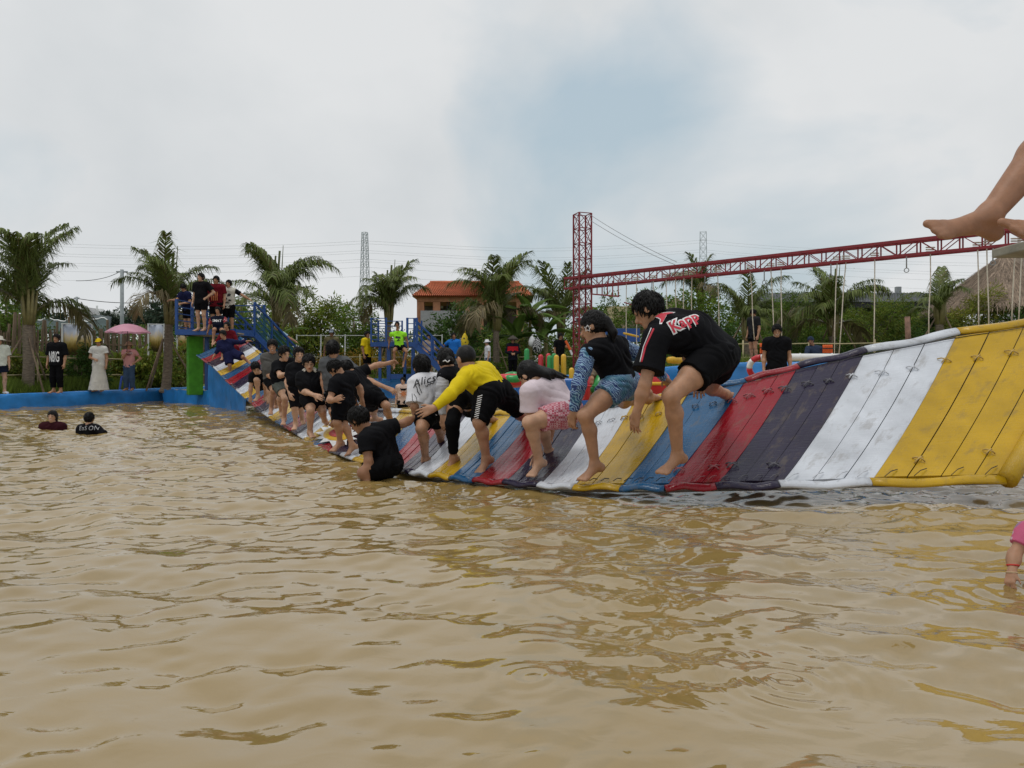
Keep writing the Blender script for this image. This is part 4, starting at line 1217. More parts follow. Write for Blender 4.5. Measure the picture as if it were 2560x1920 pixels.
tree('leafy_bush', 'dark rose bush behind the hooded person', 'bush', 27.5, 1.24, [(2040, 890, 60, 40, 0), (1990, 895, 50, 35, 0), (2100, 890, 55, 40, 0)], 5000, .11, g2, 15, GT)
tree('leafy_bush', 'dark low bush between the bamboo clumps', 'bush', 28, 1.24, [(2310, 860, 55, 45, 0), (2360, 880, 55, 40, 0), (2240, 890, 60, 35, 0)], 5000, .12, g2, 16, GT)
tree('leafy_bush', 'thick green shrub beside the woman in the white dress', 'bush', 25.6, .38, [(205, 930, 42, 35, 0), (225, 890, 30, 28, .2), (185, 955, 40, 22, 0), (240, 945, 30, 28, 0)], 4200, .13, g2, 17, GT)
tree('leafy_bush', 'weedy shrubs growing round the foot of the largest palm', 'bush', 24.8, .38, [(60, 945, 60, 25, 0), (20, 920, 40, 35, 0), (110, 925, 40, 38, .3)], 4200, .15, g3, 18, GT)
tree('leafy_bush', 'shrub behind the woman with the pink umbrella', 'bush', 28, .38, [(340, 910, 50, 35, 0), (390, 925, 45, 35, 0), (300, 935, 40, 30, 0)], 4200, .17, g3, 19, GT)
tree('leafy_bush', 'shrub between the palm and the green pillar', 'bush', 29, .4, [(445, 910, 35, 40, 0), (430, 945, 40, 28, 0)], 2600, .15, g3, 20, GT)
tree('flowering_hedge', 'ochre hedge behind the boy in the yellow shirt', 'hedge', 34.5, .74, [(840, 905, 50, 28, 0), (890, 910, 50, 28, 0), (940, 905, 50, 28, 0), (1000, 905, 50, 26, 0), (1050, 910, 40, 26, 0)], 6500, .10, g4, 21, GT)
tree('leafy_bush', 'green weeds below the ochre hedge behind the leaning boys', 'bush', 32, .7, [(760, 930, 60, 22, 0), (700, 925, 50, 25, 0), (840, 940, 60, 18, 0), (1000, 940, 60, 18, 0), (930, 942, 50, 16, 0)], 5500, .14, g1, 22, GT)
tree('leafy_bush', 'weeds along the back bank behind the man with the conical hat', 'bush', 32.2, .74, [(1180, 935, 50, 22, 0), (1250, 930, 50, 25, 0), (1320, 925, 50, 25, 0), (1390, 920, 50, 28, 0), (1450, 915, 50, 28, 0)], 5500, .13, g1, 23, GT)
for i, (x, y, rx, ry, d, lab) in enumerate(((520, 880, 60, 60, 37, 'below the platform deck'), (590, 880, 60, 55, 40, 'under the blue stairs'), (930, 880, 60, 50, 41, 'behind the small platform legs'), (1010, 880, 60, 55, 42, 'under the small platform stairs'), (1220, 870, 60, 60, 42, 'behind the woman in the white hat'), (1400, 880, 70, 60, 41, 'behind the red tower foot'),
        (1470, 850, 60, 60, 43, 'right behind the blue ladder'), (1700, 860, 70, 50, 36, 'hidden by the bent boy'), (1840, 870, 60, 50, 33, 'behind the boy on the wall'), (1910, 880, 60, 50, 32, 'behind the smiling man'), (2330, 830, 70, 60, 33, 'between the last two palms'), (2080, 830, 70, 60, 33, 'behind the palm with fairy lights'), (90, 870, 70, 55, 36, 'behind the largest palm trunk'), (0, 870, 60, 60, 33, 'at the very left edge'), (260, 870, 60, 40, 40, 'behind the picket fence near the white dress'), (380, 870, 60, 45, 42, 'behind the picket fence near the umbrella'), (470, 870, 50, 50, 40, 'behind the green pillar'))):
    tree('hedge_bush', 'dense green bush ' + lab, 'bush', d, .5, [(x, y, rx, ry, 0), (x - rx * .6, y + 25, rx * .7, ry * .7, 0), (x + rx * .6, y + 25, rx * .7, ry * .7, 0)], 4200, .2, g1 if i % 2 else g2, 70 + i, GT)
for i, (x, y, rx, ry, d, lab) in enumerate(((270, 806, 35, 20, 95, 'nearest the white house'), (320, 802, 45, 28, 100, 'behind the utility pole'), (365, 800, 40, 30, 105, 'in front of the pale red roof'), (410, 790, 40, 40, 88, 'behind the second palm trunk'), (140, 806, 55, 18, 90, 'above the net shed'), (470, 800, 40, 35, 80, 'behind the blue railing'), (540, 815, 50, 30, 70, 'seen under the platform boys'), (60, 800, 50, 35, 80, 'behind the largest palm'))):
    tree('distant_tree', 'distant dull green tree ' + lab, 'tree', d, .4, [(x, y, rx, ry, 0), (x - rx * .5, y + ry * .4, rx * .6, ry * .6, 0), (x + rx * .5, y + ry * .4, rx * .6, ry * .6, 0)], 2200, .5, (.055, .085, .055), 40 + i, GT)

def banana_leaf(seed):
    r = np.random.default_rng(seed)
    n = 12; V, F, Cc = [], [], []
    for i in range(n + 1):
        s = i / n; w = .26 * math.sin(math.pi * min(1, s * .95 + .06)) ** .6
        x = 1.7 * s; z = 1.0 * s - 1.35 * s * s
        j = .02 * r.normal()
        V += [(x, -w, z - .16 * w + j), (x, -w * .5, z + .03), (x, 0, z), (x, w * .5, z + .03), (x, w, z - .16 * w - j)]
        c = np.array((.11, .18, .035)) * r.uniform(.8, 1.2); Cc += [c, c, c * 1.5, c, c]
    for i in range(n):
        for k in range(4): F.append([5 * i + k, 5 * i + k + 1, 5 * i + k + 6, 5 * i + k + 5])
    return np_mesh('leaf', V, F, M_leaf, True, colors=np.array(Cc))
BL = [banana_leaf(s) for s in range(3)]
def banana(x, ybase, d, z0, sc_, seed, label):
    r = random.Random(seed); base = G(x, d, z0); top = P(x, ybase, d)
    root = empty('banana_plant', base, label, 'banana plant', 'banana plants at the back')
    mb = MB(); mb.tube([base, mix(base, top, .5), top], [.13, .11, .07], 9); mb.build('stem', M_petiole, root, True)
    for k in range(8):
        o = bpy.data.objects.new('leaf', BL[k % 3]); C.objects.link(o); o.parent = root
        o.location = Vector(top - base); o.rotation_euler = (r.uniform(-.2, .2), -r.uniform(.0, .95), k * 2.4 + r.random()); s = sc_ * r.uniform(.8, 1.15); o.scale = (s, s, s)
banana(1325, 800, 33.5, .74, 1.15, 1, 'tall banana plant right of the palm before the tiled roof')
banana(1365, 835, 34, .74, 1.1, 2, 'banana plant beside the red tower')
banana(1290, 850, 33, .74, .9, 3, 'low banana plant behind the man with the conical hat')
banana(690, 855, 33, .6, .8, 4, 'small banana plant beside the blue stairs')

def grass(name, areas, n, h, col, seed, label):
    """blades on the banks: areas are quads of (x, y, z)"""
    r = np.random.default_rng(seed)
    V = np.empty((n, 3, 3)); cc = np.empty((n, 3, 3))
    ch = r.integers(0, len(areas), n)
    A_ = np.array(areas)[ch]
    u, v = r.random((n, 1)), r.random((n, 1))
    p = (A_[:, 0] * (1 - u) + A_[:, 1] * u) * (1 - v) + (A_[:, 3] * (1 - u) + A_[:, 2] * u) * v
    hh = h * r.uniform(.4, 1.4, (n, 1)) * (.6 + .6 * np.clip(np.sin(p[:, :1] * 2.3) * np.cos(p[:, 1:2] * 1.9) + .5, 0, 1))
    lean = r.normal(size=(n, 3)) * .35; lean[:, 2] = 1
    sd = r.normal(size=(n, 3)); sd[:, 2] = 0; sd /= np.linalg.norm(sd, axis=1)[:, None]
    V[:, 0] = p - sd * .012; V[:, 1] = p + sd * .012; V[:, 2] = p + lean * hh
    c = np.array(col) * r.uniform(.6, 1.5, (n, 1)); cc[:] = c[:, None, :]
    o = link(name, np_mesh(name, V.reshape(-1, 3), np.arange(n * 3).reshape(n, 3), M_leaf, False, colors=cc.reshape(-1, 3)))
    tag(o, label, 'grass', kind='stuff')
grass('grass', [[(-15.2, 20.5, .37), (-19, 20.5, .37), (-15, 33, .4), (-13, 28.5, .42)], [(-15.2, 22, .37), (-16.5, 22, .37), (-14.5, 30, .4), (-13.3, 28, .42)]], 34000, .34, (.15, .21, .035), 3, 'rough green grass and weeds covering the left bank')
grass('bank_grass', [[(-9.5, 30, .6), (.8, 30, .74), (.8, 36, .76), (-9.5, 36, .6)], [(.8, 30, .74), (7, 24.5, 1.24), (9, 30, 1.2), (1, 36, .8)], [(7, 23.4, 1.26), (20, 21.4, 1.28), (20, 27, 1.28), (7, 28, 1.26)]], 40000, .26, (.14, .19, .034), 4, 'weedy grass covering the back bank behind the pool')
# ------------------------------------------------------------------ pool toys and small things
def vinyl(name, c): return pm('vinyl_' + name, c, .28, .06, 4, .05, 20, spec=.5)
V_red, V_green, V_yel, V_blue, V_wht = vinyl('red', (.55, .02, .03)), vinyl('green', (.02, .27, .06)), vinyl('yellow', (.70, .40, .02)), vinyl('blue', (.02, .12, .40)), vinyl('white', (.75, .75, .74))
M_orange = pm('orange_foam', (.72, .11, .012), .6, .12, 6, .3, 40)
def lathe(c, prof, m, name, parent, n=16, axis=None):
    """profile (r, z) turned about the vertical through c"""
    V, F = [], []
    for r, z in prof:
        for k in range(n):
            a = 2 * math.pi * k / n; V.append((c[0] + r * math.cos(a), c[1] + r * math.sin(a), c[2] + z))
    for i in range(len(prof) - 1):
        for k in range(n): F.append([i * n + k, i * n + (k + 1) % n, (i + 1) * n + (k + 1) % n, (i + 1) * n + k])
    F.append(list(range(n))[::-1]); F.append([(len(prof) - 1) * n + k for k in range(n)])
    return link(name, np_mesh(name, V, F, m), parent)
def infl_post(x, y0, y1, d, m, label):
    a = P(x, y1, d); h = (y1 - y0) / FPX * d + .12; r = 11.5 / FPX * d / 2 + .01
    root = empty('inflatable_post', a - up * .12, label, 'float', 'inflatable posts on the float')
    c = a - up * .12
    lathe(c, [(r * .9, 0), (r, .05), (r * 1.02, h * .5), (r, h - .07), (r * .88, h - .03), (r * .55, h), (.01, h + .012)], m, 'tube', root)
    mb = MB(); mb.tube([c + up * .02 + r * 1.03 * np.array((math.cos(t), math.sin(t), 0)) for t in np.linspace(0, 6.283, 17)], .012, 5, False); mb.build('base_seam', m, root, True)
for x, y0, y1, d, m, l in ((1317, 872, 935, 22.6, V_green, 'short green inflatable post standing apart from the rest'), (1352, 887, 938, 22, V_red, 'red inflatable post at the front of the cluster'), (1371, 884, 936, 22.9, V_red, 'red inflatable post hidden behind the front green one'),
                           (1374, 889, 940, 21.8, V_green, 'front green inflatable post next to the red one'), (1385, 884, 936, 22.8, V_green, 'green inflatable post hidden behind the yellow pair'), (1391, 888, 942, 21.6, V_yel, 'yellow inflatable post, left one of the tall pair'),
                           (1409, 886, 941, 21.9, V_yel, 'yellow inflatable post, right one of the tall pair'), (1429, 920, 950, 20.6, V_yel, 'low yellow inflatable post beside the patterned sleeve')):
    infl_post(x, y0, y1, d, m, l)
def slab(name, pts, z0, z1, m, label, cat='float'):
    bm = bmesh.new(); vs = [bm.verts.new((x, y, z0)) for x, y in pts]; f = bm.faces.new(vs)
    g = bmesh.ops.extrude_face_region(bm, geom=[f]); bmesh.ops.translate(bm, verts=[v for v in g['geom'] if isinstance(v, bmesh.types.BMVert)], vec=(0, 0, z1 - z0))
    bmesh.ops.recalc_face_normals(bm, faces=bm.faces)
    me = bpy.data.meshes.new(name); bm.to_mesh(me); bm.free(); me.materials.append(m)
    o = link(name, me); b = o.modifiers.new('bevel', 'BEVEL'); b.width = .08; b.segments = 3
    return tag(o, label, cat)
slab('inflatable_raft', [(.1, 20.6), (2.2, 20.2), (2.3, 23.4), (.1, 23.6)], .05, .83, V_blue, 'blue inflatable raft carrying the coloured posts')
def torus(c, R, r, axis, m, name, parent, a0=0, a1=2 * math.pi, n=26):
    axis = unit(axis); ref = np.array((0, 0, 1.)) if abs(axis[2]) < .9 else np.array((1., 0, 0)); a = unit(np.cross(axis, ref)); b = np.cross(axis, a)
    pts = [c + R * (math.cos(t) * a + math.sin(t) * b) for t in np.linspace(a0, a1, n)]
    mb = MB(); mb.tube(pts, r, 12, abs(a1 - a0) < 6.2); return mb.build(name, m, parent, True)
# watermelon style ring floats
rf = empty('ring_float', P(1275, 962, 18), 'red inflatable ring float with a green band behind the pink shirt', 'float')
torus(P(1275, 952, 18), .24, .15, (0, .1, 1), V_red, 'ring', rf); torus(P(1283, 943, 17.8), .15, .09, (0, -.3, 1), V_green, 'band', rf)
bf = empty('ball_float', P(1630, 985, 11.5), 'large glossy red inflatable behind the bent boy\'s arm', 'float')
lathe(P(1628, 985, 11.5) - up * .05, [(.14, 0), (.24, .08), (.29, .2), (.27, .32), (.18, .42), (.05, .46)], V_red, 'body', bf, 20)
torus(P(1628, 985, 11.5) + up * .16, .29, .025, (0, 0, 1), V_yel, 'seam_band', bf)
tf = empty('tube_float', P(1462, 985, 12), 'upright red inflatable tube beside the crouching person', 'float')
mb = MB(); mb.tube([P(1462, 1000, 12), P(1460, 960, 12), P(1462, 928, 12)], [.09, .10, .085], 12); mb.build('tube', V_red, tf, True)
torus(P(1462, 965, 12), .1, .014, (0, 0, 1), V_red, 'seam', tf)
gf = empty('green_float', P(1500, 985, 12.2), 'green inflatable seat under the crouching person', 'float')
mb = MB(); mb.tube([P(1485, 985, 12.2), P(1498, 965, 12.2), P(1503, 940, 12.2)], [.12, .11, .07], 12); mb.build('body', V_green, gf, True)
torus(P(1496, 968, 12.2), .115, .014, (.2, 0, 1), V_green, 'seam', gf)
# lifebuoy and white boom on the right
lb = empty('lifebuoy', P(1893, 935, 14), 'white and red lifebuoy held by the man in the black shirt', 'lifebuoy')
for k in range(8): torus(P(1902, 920, 14), .20, .055, (.35, 1, .25), (V_wht, V_red)[k % 2], 'segment', lb, k * math.pi / 4 + .01, (k + 1) * math.pi / 4 - .01, 7)
wb_ = empty('white_boom', P(2010, 893, 17), 'white inflatable boom lying behind the far edge of the mat', 'float')
mb = MB(); mb.tube([P(1895, 894, 17), P(1950, 893, 17), P(2060, 893, 17), P(2135, 892, 17)], [.06, .08, .08, .07], 12); mb.build('tube', V_wht, wb_, True)
for x in (1930, 2000, 2080): torus(P(x, 893, 17), .082, .012, (1, 0, 0), V_wht, 'band', wb_)
by = empty('blue_yellow_ring', P(1815, 935, 15), 'blue and yellow inflatable ring leaning behind the bent boy', 'float')
for k in range(6): torus(P(1812, 926, 15), .13, .06, (1, .5, .1), (V_blue, V_yel)[k % 2], 'segment', by, k * math.pi / 3 + .01, (k + 1) * math.pi / 3 - .01, 7)
def vest_stack(x, y0, y1, w, d, n, label):
    root = empty('life_vest_stack', P(x, y1, d), label, 'life vests')
    k = d / FPX
    for i in range(n):
        c = P(x + w * (i / (n - 1) - .5) * .8, (y0 + y1) / 2, d)
        mb = MB(); h = (y1 - y0) * k
        mb.tube([c - up * h * .5, c - up * h * .2, c + up * h * .3, c + up * h * .5], [.03 + w * k * .09, w * k * .14, w * k * .13, .02 + w * k * .07], 8); mb.build('vest', M_orange, root, True)
    for q in (.3, .7):
        mb = MB(); mb.bar(P(x - w * .55, y0 + (y1 - y0) * q, d - .12), P(x + w * .55, y0 + (y1 - y0) * q, d - .12), .03); mb.build('strap', M_seam, root)
vest_stack(2069, 862, 893, 24, 22.5, 5, 'orange life vests hung in a row next to the hooded person')
vest_stack(1909, 858, 896, 18, 21.5, 4, 'orange life vests behind the man in the black shirt')
# things on the left bank
st = empty('plastic_stool', P(316, 968, 25.6), 'blue plastic stool behind the woman with the umbrella', 'stool')
c = P(318, 968, 25.6); c[2] = .40
slabm = pm('stool_blue', (.02, .08, .42), .4)
mb = MB(); mb.box(c + up * .47, (.30, .30, .03)); mb.build('seat', slabm, st, False, .01)
for sx in (-1, 1):
    for sy in (-1, 1): bars('leg', [(c + (.17 * sx, .17 * sy, 0), c + (.12 * sx, .12 * sy, .46))], .05, slabm, st)
ub = empty('umbrella', P(322, 848, 24.6), 'open pink umbrella held over the woman in the pink shirt', 'umbrella')
cu = P(320, 822, 24.4); Ru = 54 / FPX * 24.4
M_pink = pm('pink_nylon', (.86, .42, .55), .5, .06, 3, .1, 30, trans=.35)
V, F = [], []
nr_, na_ = 6, 32
for i in range(nr_ + 1):
    t = i / nr_
    for k in range(na_):
        a = 2 * math.pi * k / na_; rib = abs(math.sin(a * 4))
        rr2 = Ru * t * (1 - .05 * rib * t)
        V.append((cu[0] + rr2 * math.cos(a), cu[1] + rr2 * math.sin(a), cu[2] + .16 - .30 * t ** 1.8 + .03 * rib * t))
for i in range(nr_):
    for k in range(na_): F.append([i * na_ + k, i * na_ + (k + 1) % na_, (i + 1) * na_ + (k + 1) % na_, (i + 1) * na_ + k])
o = link('canopy', np_mesh('canopy', V, F, M_pink), ub)
for k in range(8):
    a = math.pi / 4 * k; bars('rib', [(cu + up * .10, cu + np.array((Ru * .95 * math.cos(a), Ru * .95 * math.sin(a), -.13)))], .008, M_steel, ub)
UMB_HAND = P(317, 880, 24.3)
mb = MB(); mb.tube([cu + up * .22, UMB_HAND - up * .06], .009, 6); mb.build('shaft', M_seam, ub, True)
# bags and bits on the back fence
def bag(name, x, y, rx, ry, d, m, label):
    k = d / FPX; c = P(x, y, d)
    root = empty(name, c - up * ry * k, label, 'bag')
    lathe(c - up * ry * k, [(rx * k * .5, 0), (rx * k * .95, ry * k * .35), (rx * k, ry * k * .9), (rx * k * .7, ry * k * 1.5), (rx * k * .2, ry * k * 1.95)], m, 'bag', root, 14)
    mb = MB(); mb.tube([c + up * ry * k * .9, c + up * ry * k * 1.25 + (.03, 0, 0)], .012, 5); mb.build('handle', m, root)
bag('yellow_bag', 1162, 852, 10, 20, 31.5, pattern_mat('yellow_black', 'flower', (.72, .52, .02), (.03, .03, .03), 6), 'yellow bag with black marks hung on a fence post')
bars_root = empty('fence_stake', G(1152, 31.6, .74), 'grey stake beside the yellow bag', 'stake')
bars('stake', [(G(1153, 31.6, .7), P(1153, 845, 31.6))], .12, M_steel, bars_root)
bag('white_bag', 1330, 853, 9, 14, 31.5, M_white, 'white plastic bag hung on the back fence')
bag('patterned_bag', 1343, 863, 12, 20, 31.3, pattern_mat('black_white_bag', 'leaf', (.02, .02, .02), (.6, .6, .6), 5), 'black and white patterned bag hung beside the white one')
sp = empty('tree_stump_post', G(2270, 23.8, 1.25), 'bare reddish wooden post in front of the bamboo', 'post')
mb = MB(); mb.tube([G(2272, 23.8, 1.2), P(2270, 840, 23.8), P(2268, 792, 23.8)], [.10, .085, .08], 9); mb.build('log', pm('red_log', (.24, .14, .10), .9, .3, 8, .5, 40), sp, True)
mb = MB(); mb.tube([P(2268, 793, 23.8), P(2268, 791.5, 23.8)], [.082, .07], 9); mb.build('cut_top', M_wood, sp, True)
# foreground board at the right edge, seat of the person with bare feet
sb = empty('seat_board', P(2600, 625, 3.3), 'grey wooden board at the right edge under the bare feet', 'board')
mb = MB(); mb.box(P(2790, 618, 3.25), (.84, .36, .04)); mb.build('plank', pm('grey_plank', (.26, .25, .20), .85, .25, 6, .4, 40), sb, False, .006)
mb = MB(); mb.box(P(2800, 618, 3.25) - up * .043, (.7, .06, .04)); mb.build('batten', MATS['grey_plank'], sb)
mb = MB(); q = P(2700, 622, 3.25); mb.tube([q + (0, .2, 0), q + (.05, .25, 2.2)], .012, 6); mb.tube([q + (0, -.2, 0), q + (.05, -.25, 2.2)], .012, 6); mb.build('hanger_rope', M_rope, sb, True)
wt = empty('garden_chair', P(1765, 890, 27), 'white wire garden chair beyond the boy in black', 'chair')
for x in (1748, 1782): bars('leg', [(P(x, 905, 26.5), P(x, 862, 26.5))], .025, M_white, wt)
bars('rail', [(P(1748, 872, 26.5), P(1782, 872, 26.5)), (P(1748, 885, 26.5), P(1782, 885, 26.5))], .03, M_white, wt)
# ------------------------------------------------------------------ people: bodies as one smooth surface grown round a posed skeleton
E12 = [(0, 1), (2, 3), (4, 5), (6, 7), (0, 2), (1, 3), (4, 6), (5, 7), (0, 4), (1, 5), (2, 6), (3, 7)]
OFF = np.array([(0, 0, 0), (1, 0, 0), (0, 1, 0), (1, 1, 0), (0, 0, 1), (1, 0, 1), (0, 1, 1), (1, 1, 1)])
def surface_net(Fd, lo, vox):
    S = Fd < 0
    nx, ny, nz = Fd.shape
    cnt = np.zeros((nx - 1, ny - 1, nz - 1), np.uint8)
    for o in OFF: cnt += S[o[0]:nx - 1 + o[0], o[1]:ny - 1 + o[1], o[2]:nz - 1 + o[2]]
    act = (cnt > 0) & (cnt < 8)
    cells = np.argwhere(act)
    idx = np.full(act.shape, -1, np.int64); idx[act] = np.arange(len(cells))
    vals = [Fd[cells[:, 0] + o[0], cells[:, 1] + o[1], cells[:, 2] + o[2]] for o in OFF]
    acc = np.zeros((len(cells), 3)); num = np.zeros(len(cells))
    for a, b in E12:
        va, vb = vals[a], vals[b]
        m = (va < 0) != (vb < 0)
        t = np.where(m, va / np.where(m, va - vb, 1), 0)
        acc += m[:, None] * (OFF[a] + t[:, None] * (OFF[b] - OFF[a])); num += m
    V = lo + vox * (cells + acc / num[:, None])
    Q = []
    for ax in range(3):
        u, v = (ax + 1) % 3, (ax + 2) % 3
        sl0 = [slice(1, -1)] * 3; sl1 = [slice(1, -1)] * 3
        sl0[ax] = slice(0, -1); sl1[ax] = slice(1, None)
        A, B = S[tuple(sl0)], S[tuple(sl1)]
        e = np.argwhere(A != B)
        if not len(e): continue
        ins = A[e[:, 0], e[:, 1], e[:, 2]]
        base = e.copy()
        base[:, u] += 1; base[:, v] += 1
        def cell(du, dv):
            c = base.copy(); c[:, u] += du; c[:, v] += dv
            return idx[c[:, 0], c[:, 1], c[:, 2]]
        q = np.stack([cell(-1, -1), cell(0, -1), cell(0, 0), cell(-1, 0)], 1)
        q[~ins] = q[~ins][:, ::-1]
        Q.append(q)
    return V, np.concatenate(Q)
def smin(a, b, k):
    if k <= 0: return np.minimum(a, b)
    h = np.clip(.5 + .5 * (b - a) / k, 0, 1)
    return b + (a - b) * h - k * h * (1 - h)
def sdf(prims, vox):
    lo = np.full(3, 1e9); hi = -lo
    for p in prims:
        if p[0] in ('cap', 'cone'):
            r = max(p[3], p[4]); lo = np.minimum(lo, np.minimum(p[1], p[2]) - r); hi = np.maximum(hi, np.maximum(p[1], p[2]) + r)
        elif p[0] == 'ell':
            r = max(p[3]); lo = np.minimum(lo, p[1] - r); hi = np.maximum(hi, p[1] + r)
    lo = lo - 3.2 * vox - .012; hi = hi + 3.2 * vox + .012
    n = np.ceil((hi - lo) / vox).astype(int) + 1
    ax = [lo[i] + vox * np.arange(n[i]) for i in range(3)]
    Fd = np.full(n, .2)
    for p in prims:
        t = p[0]
        if t in ('cap', 'cone', 'ell', 'sub'):
            if t == 'ell': bl, bh = p[1] - max(p[3]), p[1] + max(p[3])
            else:
                r = max(p[3], p[4]); bl, bh = np.minimum(p[1], p[2]) - r, np.maximum(p[1], p[2]) + r
            mg = .06 + 2 * vox
            i0 = np.maximum(np.floor((bl - mg - lo) / vox).astype(int), 0); i1 = np.minimum(np.ceil((bh + mg - lo) / vox).astype(int) + 1, n)
            sl = tuple(slice(i0[i], i1[i]) for i in range(3))
            X = ax[0][sl[0]][:, None, None]; Y = ax[1][sl[1]][None, :, None]; Z = ax[2][sl[2]][None, None, :]
            if t == 'ell':
                c, R, rad = p[1], p[2], p[3]
                q = [((X - c[0]) * R[i][0] + (Y - c[1]) * R[i][1] + (Z - c[2]) * R[i][2]) / rad[i] for i in range(3)]
                k0 = np.sqrt(q[0] ** 2 + q[1] ** 2 + q[2] ** 2) + 1e-9
                k1 = np.sqrt((q[0] / rad[0]) ** 2 + (q[1] / rad[1]) ** 2 + (q[2] / rad[2]) ** 2) + 1e-9
                dd = k0 * (k0 - 1) / k1; k = p[4]
            else:
                a, b = np.asarray(p[1], float), np.asarray(p[2], float)
                ba = b - a; L2 = float(ba @ ba) + 1e-12
                px, py, pz = X - a[0], Y - a[1], Z - a[2]
                tt = (px * ba[0] + py * ba[1] + pz * ba[2]) / L2
                h = np.clip(tt, 0, 1)
                rad = p[3] + (p[4] - p[3]) * h
                if t == 'cone':
                    L = math.sqrt(L2)
                    pr = np.sqrt((px - tt * ba[0]) ** 2 + (py - tt * ba[1]) ** 2 + (pz - tt * ba[2]) ** 2)
                    dd = np.maximum(pr - rad, np.maximum(-tt, tt - 1) * L)
                else:
                    dd = np.sqrt((px - h * ba[0]) ** 2 + (py - h * ba[1]) ** 2 + (pz - h * ba[2]) ** 2) - rad
                k = p[5] if len(p) > 5 else .02
            if t == 'sub': Fd[sl] = np.maximum(Fd[sl], -dd)
            else: Fd[sl] = smin(Fd[sl], dd, k)
        elif t == 'cut':
            X = ax[0][:, None, None]; Y = ax[1][None, :, None]; Z = ax[2][None, None, :]
            c, nn = p[1], p[2]
            Fd = np.maximum(Fd, (X - c[0]) * nn[0] + (Y - c[1]) * nn[1] + (Z - c[2]) * nn[2])
        elif t == 'noise':
            X = ax[0][:, None, None]; Y = ax[1][None, :, None]; Z = ax[2][None, None, :]
            amp, fr, sd, dv = p[1:]
            w1 = 1.3 * np.sin(fr * .47 * (X * .8 + Y * .5 - Z * .6) + sd) + .9 * np.sin(fr * .9 * (Z + .4 * X) + 2 * sd)
            s_ = np.sin(fr * (X * dv[0] + Y * dv[1] + Z * dv[2]) + w1 * 1.6)
            s2 = np.sin(fr * 2.1 * (X * dv[2] + Y * dv[0] + Z * dv[1]) + w1 + sd)
            Fd = Fd + amp * (1 - np.abs(s_)) * 1.2 - amp * .5 + amp * .35 * s2
    return surface_net(Fd, lo, vox)
M_skin = pm('skin', (1, 1, 1), .52, .15, 17, .14, 90, attr=True, sss=.10, spec=.38)
M_hair = pm('hair', (.0055, .005, .005), .5, .4, 40, .5, 90, stretch=(1, 1, .4), spec=.22)
SKIN = {'l': (.50, .295, .19), 'm': (.41, .22, .13), 'd': (.31, .155, .088)}
HAND_F = [(-.031, .066), (-.011, .076), (.011, .072), (.030, .056)]
def hand_prims(w, dv, nrm, thumb, s, curl=.35, fat=0.0):
    dv = unit(dv); nrm = unit(nrm - dv * np.dot(nrm, dv)); l = np.cross(dv, nrm) * thumb
    r = max(.0085 * s, fat); out = [('cap', w, w + dv * .03 * s, .024 * s, .026 * s, .02)]
    for i, (o_, L) in enumerate(HAND_F):
        kn = w + dv * .088 * s - l * o_ * s
        out.append(('cap', w + dv * .015 * s - l * o_ * .5 * s, kn, .018 * s, .0125 * s, .012))
        c1 = curl + .08 * i; d1 = dv * math.cos(c1) + nrm * math.sin(c1) - l * o_ * 3.5
        m = kn + unit(d1) * L * .52 * s
        d2 = dv * math.cos(c1 * 2.1) + nrm * math.sin(c1 * 2.1) - l * o_ * 2.5
        out.append(('cap', kn, m, r * 1.08, r, .004)); out.append(('cap', m, m + unit(d2) * L * .5 * s, r, r * .82, .004))
    t0 = w + dv * .03 * s + l * .026 * s
    t1 = t0 + unit(dv * .65 + l * .75 + nrm * .25) * .042 * s
    out.append(('cap', t0, t1, r * 1.5, r * 1.15, .012)); out.append(('cap', t1, t1 + unit(dv * .92 + l * .3 + nrm * .3) * .034 * s, r * 1.15, r * .9, .004))
    return out
def foot_prims(a, toe, leg, s, fat=0.0, roll=0.0):
    """ankle, tip of the toes, direction of the shin"""
    fd = toe - a
    fl = fd - np.array((0, 0, fd[2])); 
    fd_u = unit(fd - leg * np.dot(fd, leg) * .5)
    dn = unit(leg - fd_u * np.dot(leg, fd_u))
    heel = a + dn * .050 * s - fd_u * .042 * s
    tip = toe
    ball = heel + (tip - heel) * .78
    ls = np.cross(fd_u, dn)
    ls = ls * math.cos(roll) + dn * math.sin(roll)
    out = [('cap', a - dn * .02 * s, heel, .036 * s, .031 * s, .02), ('cap', a, ball - dn * .004, .038 * s, .022 * s, .03), ('cap', heel, mix(heel, ball, .5) - dn * .014 * s, .030 * s, .021 * s, .02), ('cap', mix(heel, ball, .5) - dn * .014 * s, ball + ls * .016 * s, .021 * s, .022 * s, .02), ('cap', mix(heel, ball, .5) - dn * .012 * s, ball - ls * .018 * s, .021 * s, .024 * s, .02)]
    r = max(.0118 * s, fat)
    for i, o_ in enumerate((-.032, -.013, .003, .018, .031)):
        e = ball + ls * o_ * s + (tip - ball) * (1.0 - .09 * i) - dn * .004 * s * (i % 2)
        out.append(('cap', ball + ls * o_ * .8 * s, e, r * (1.75 if i == 0 else 1.45), r * (1.25 if i == 0 else .95), .008))
    return out
def frame(f, u):
    f = unit(f); u = unit(np.asarray(u, float) - f * np.dot(u, f)); return np.cross(f, u), f, u
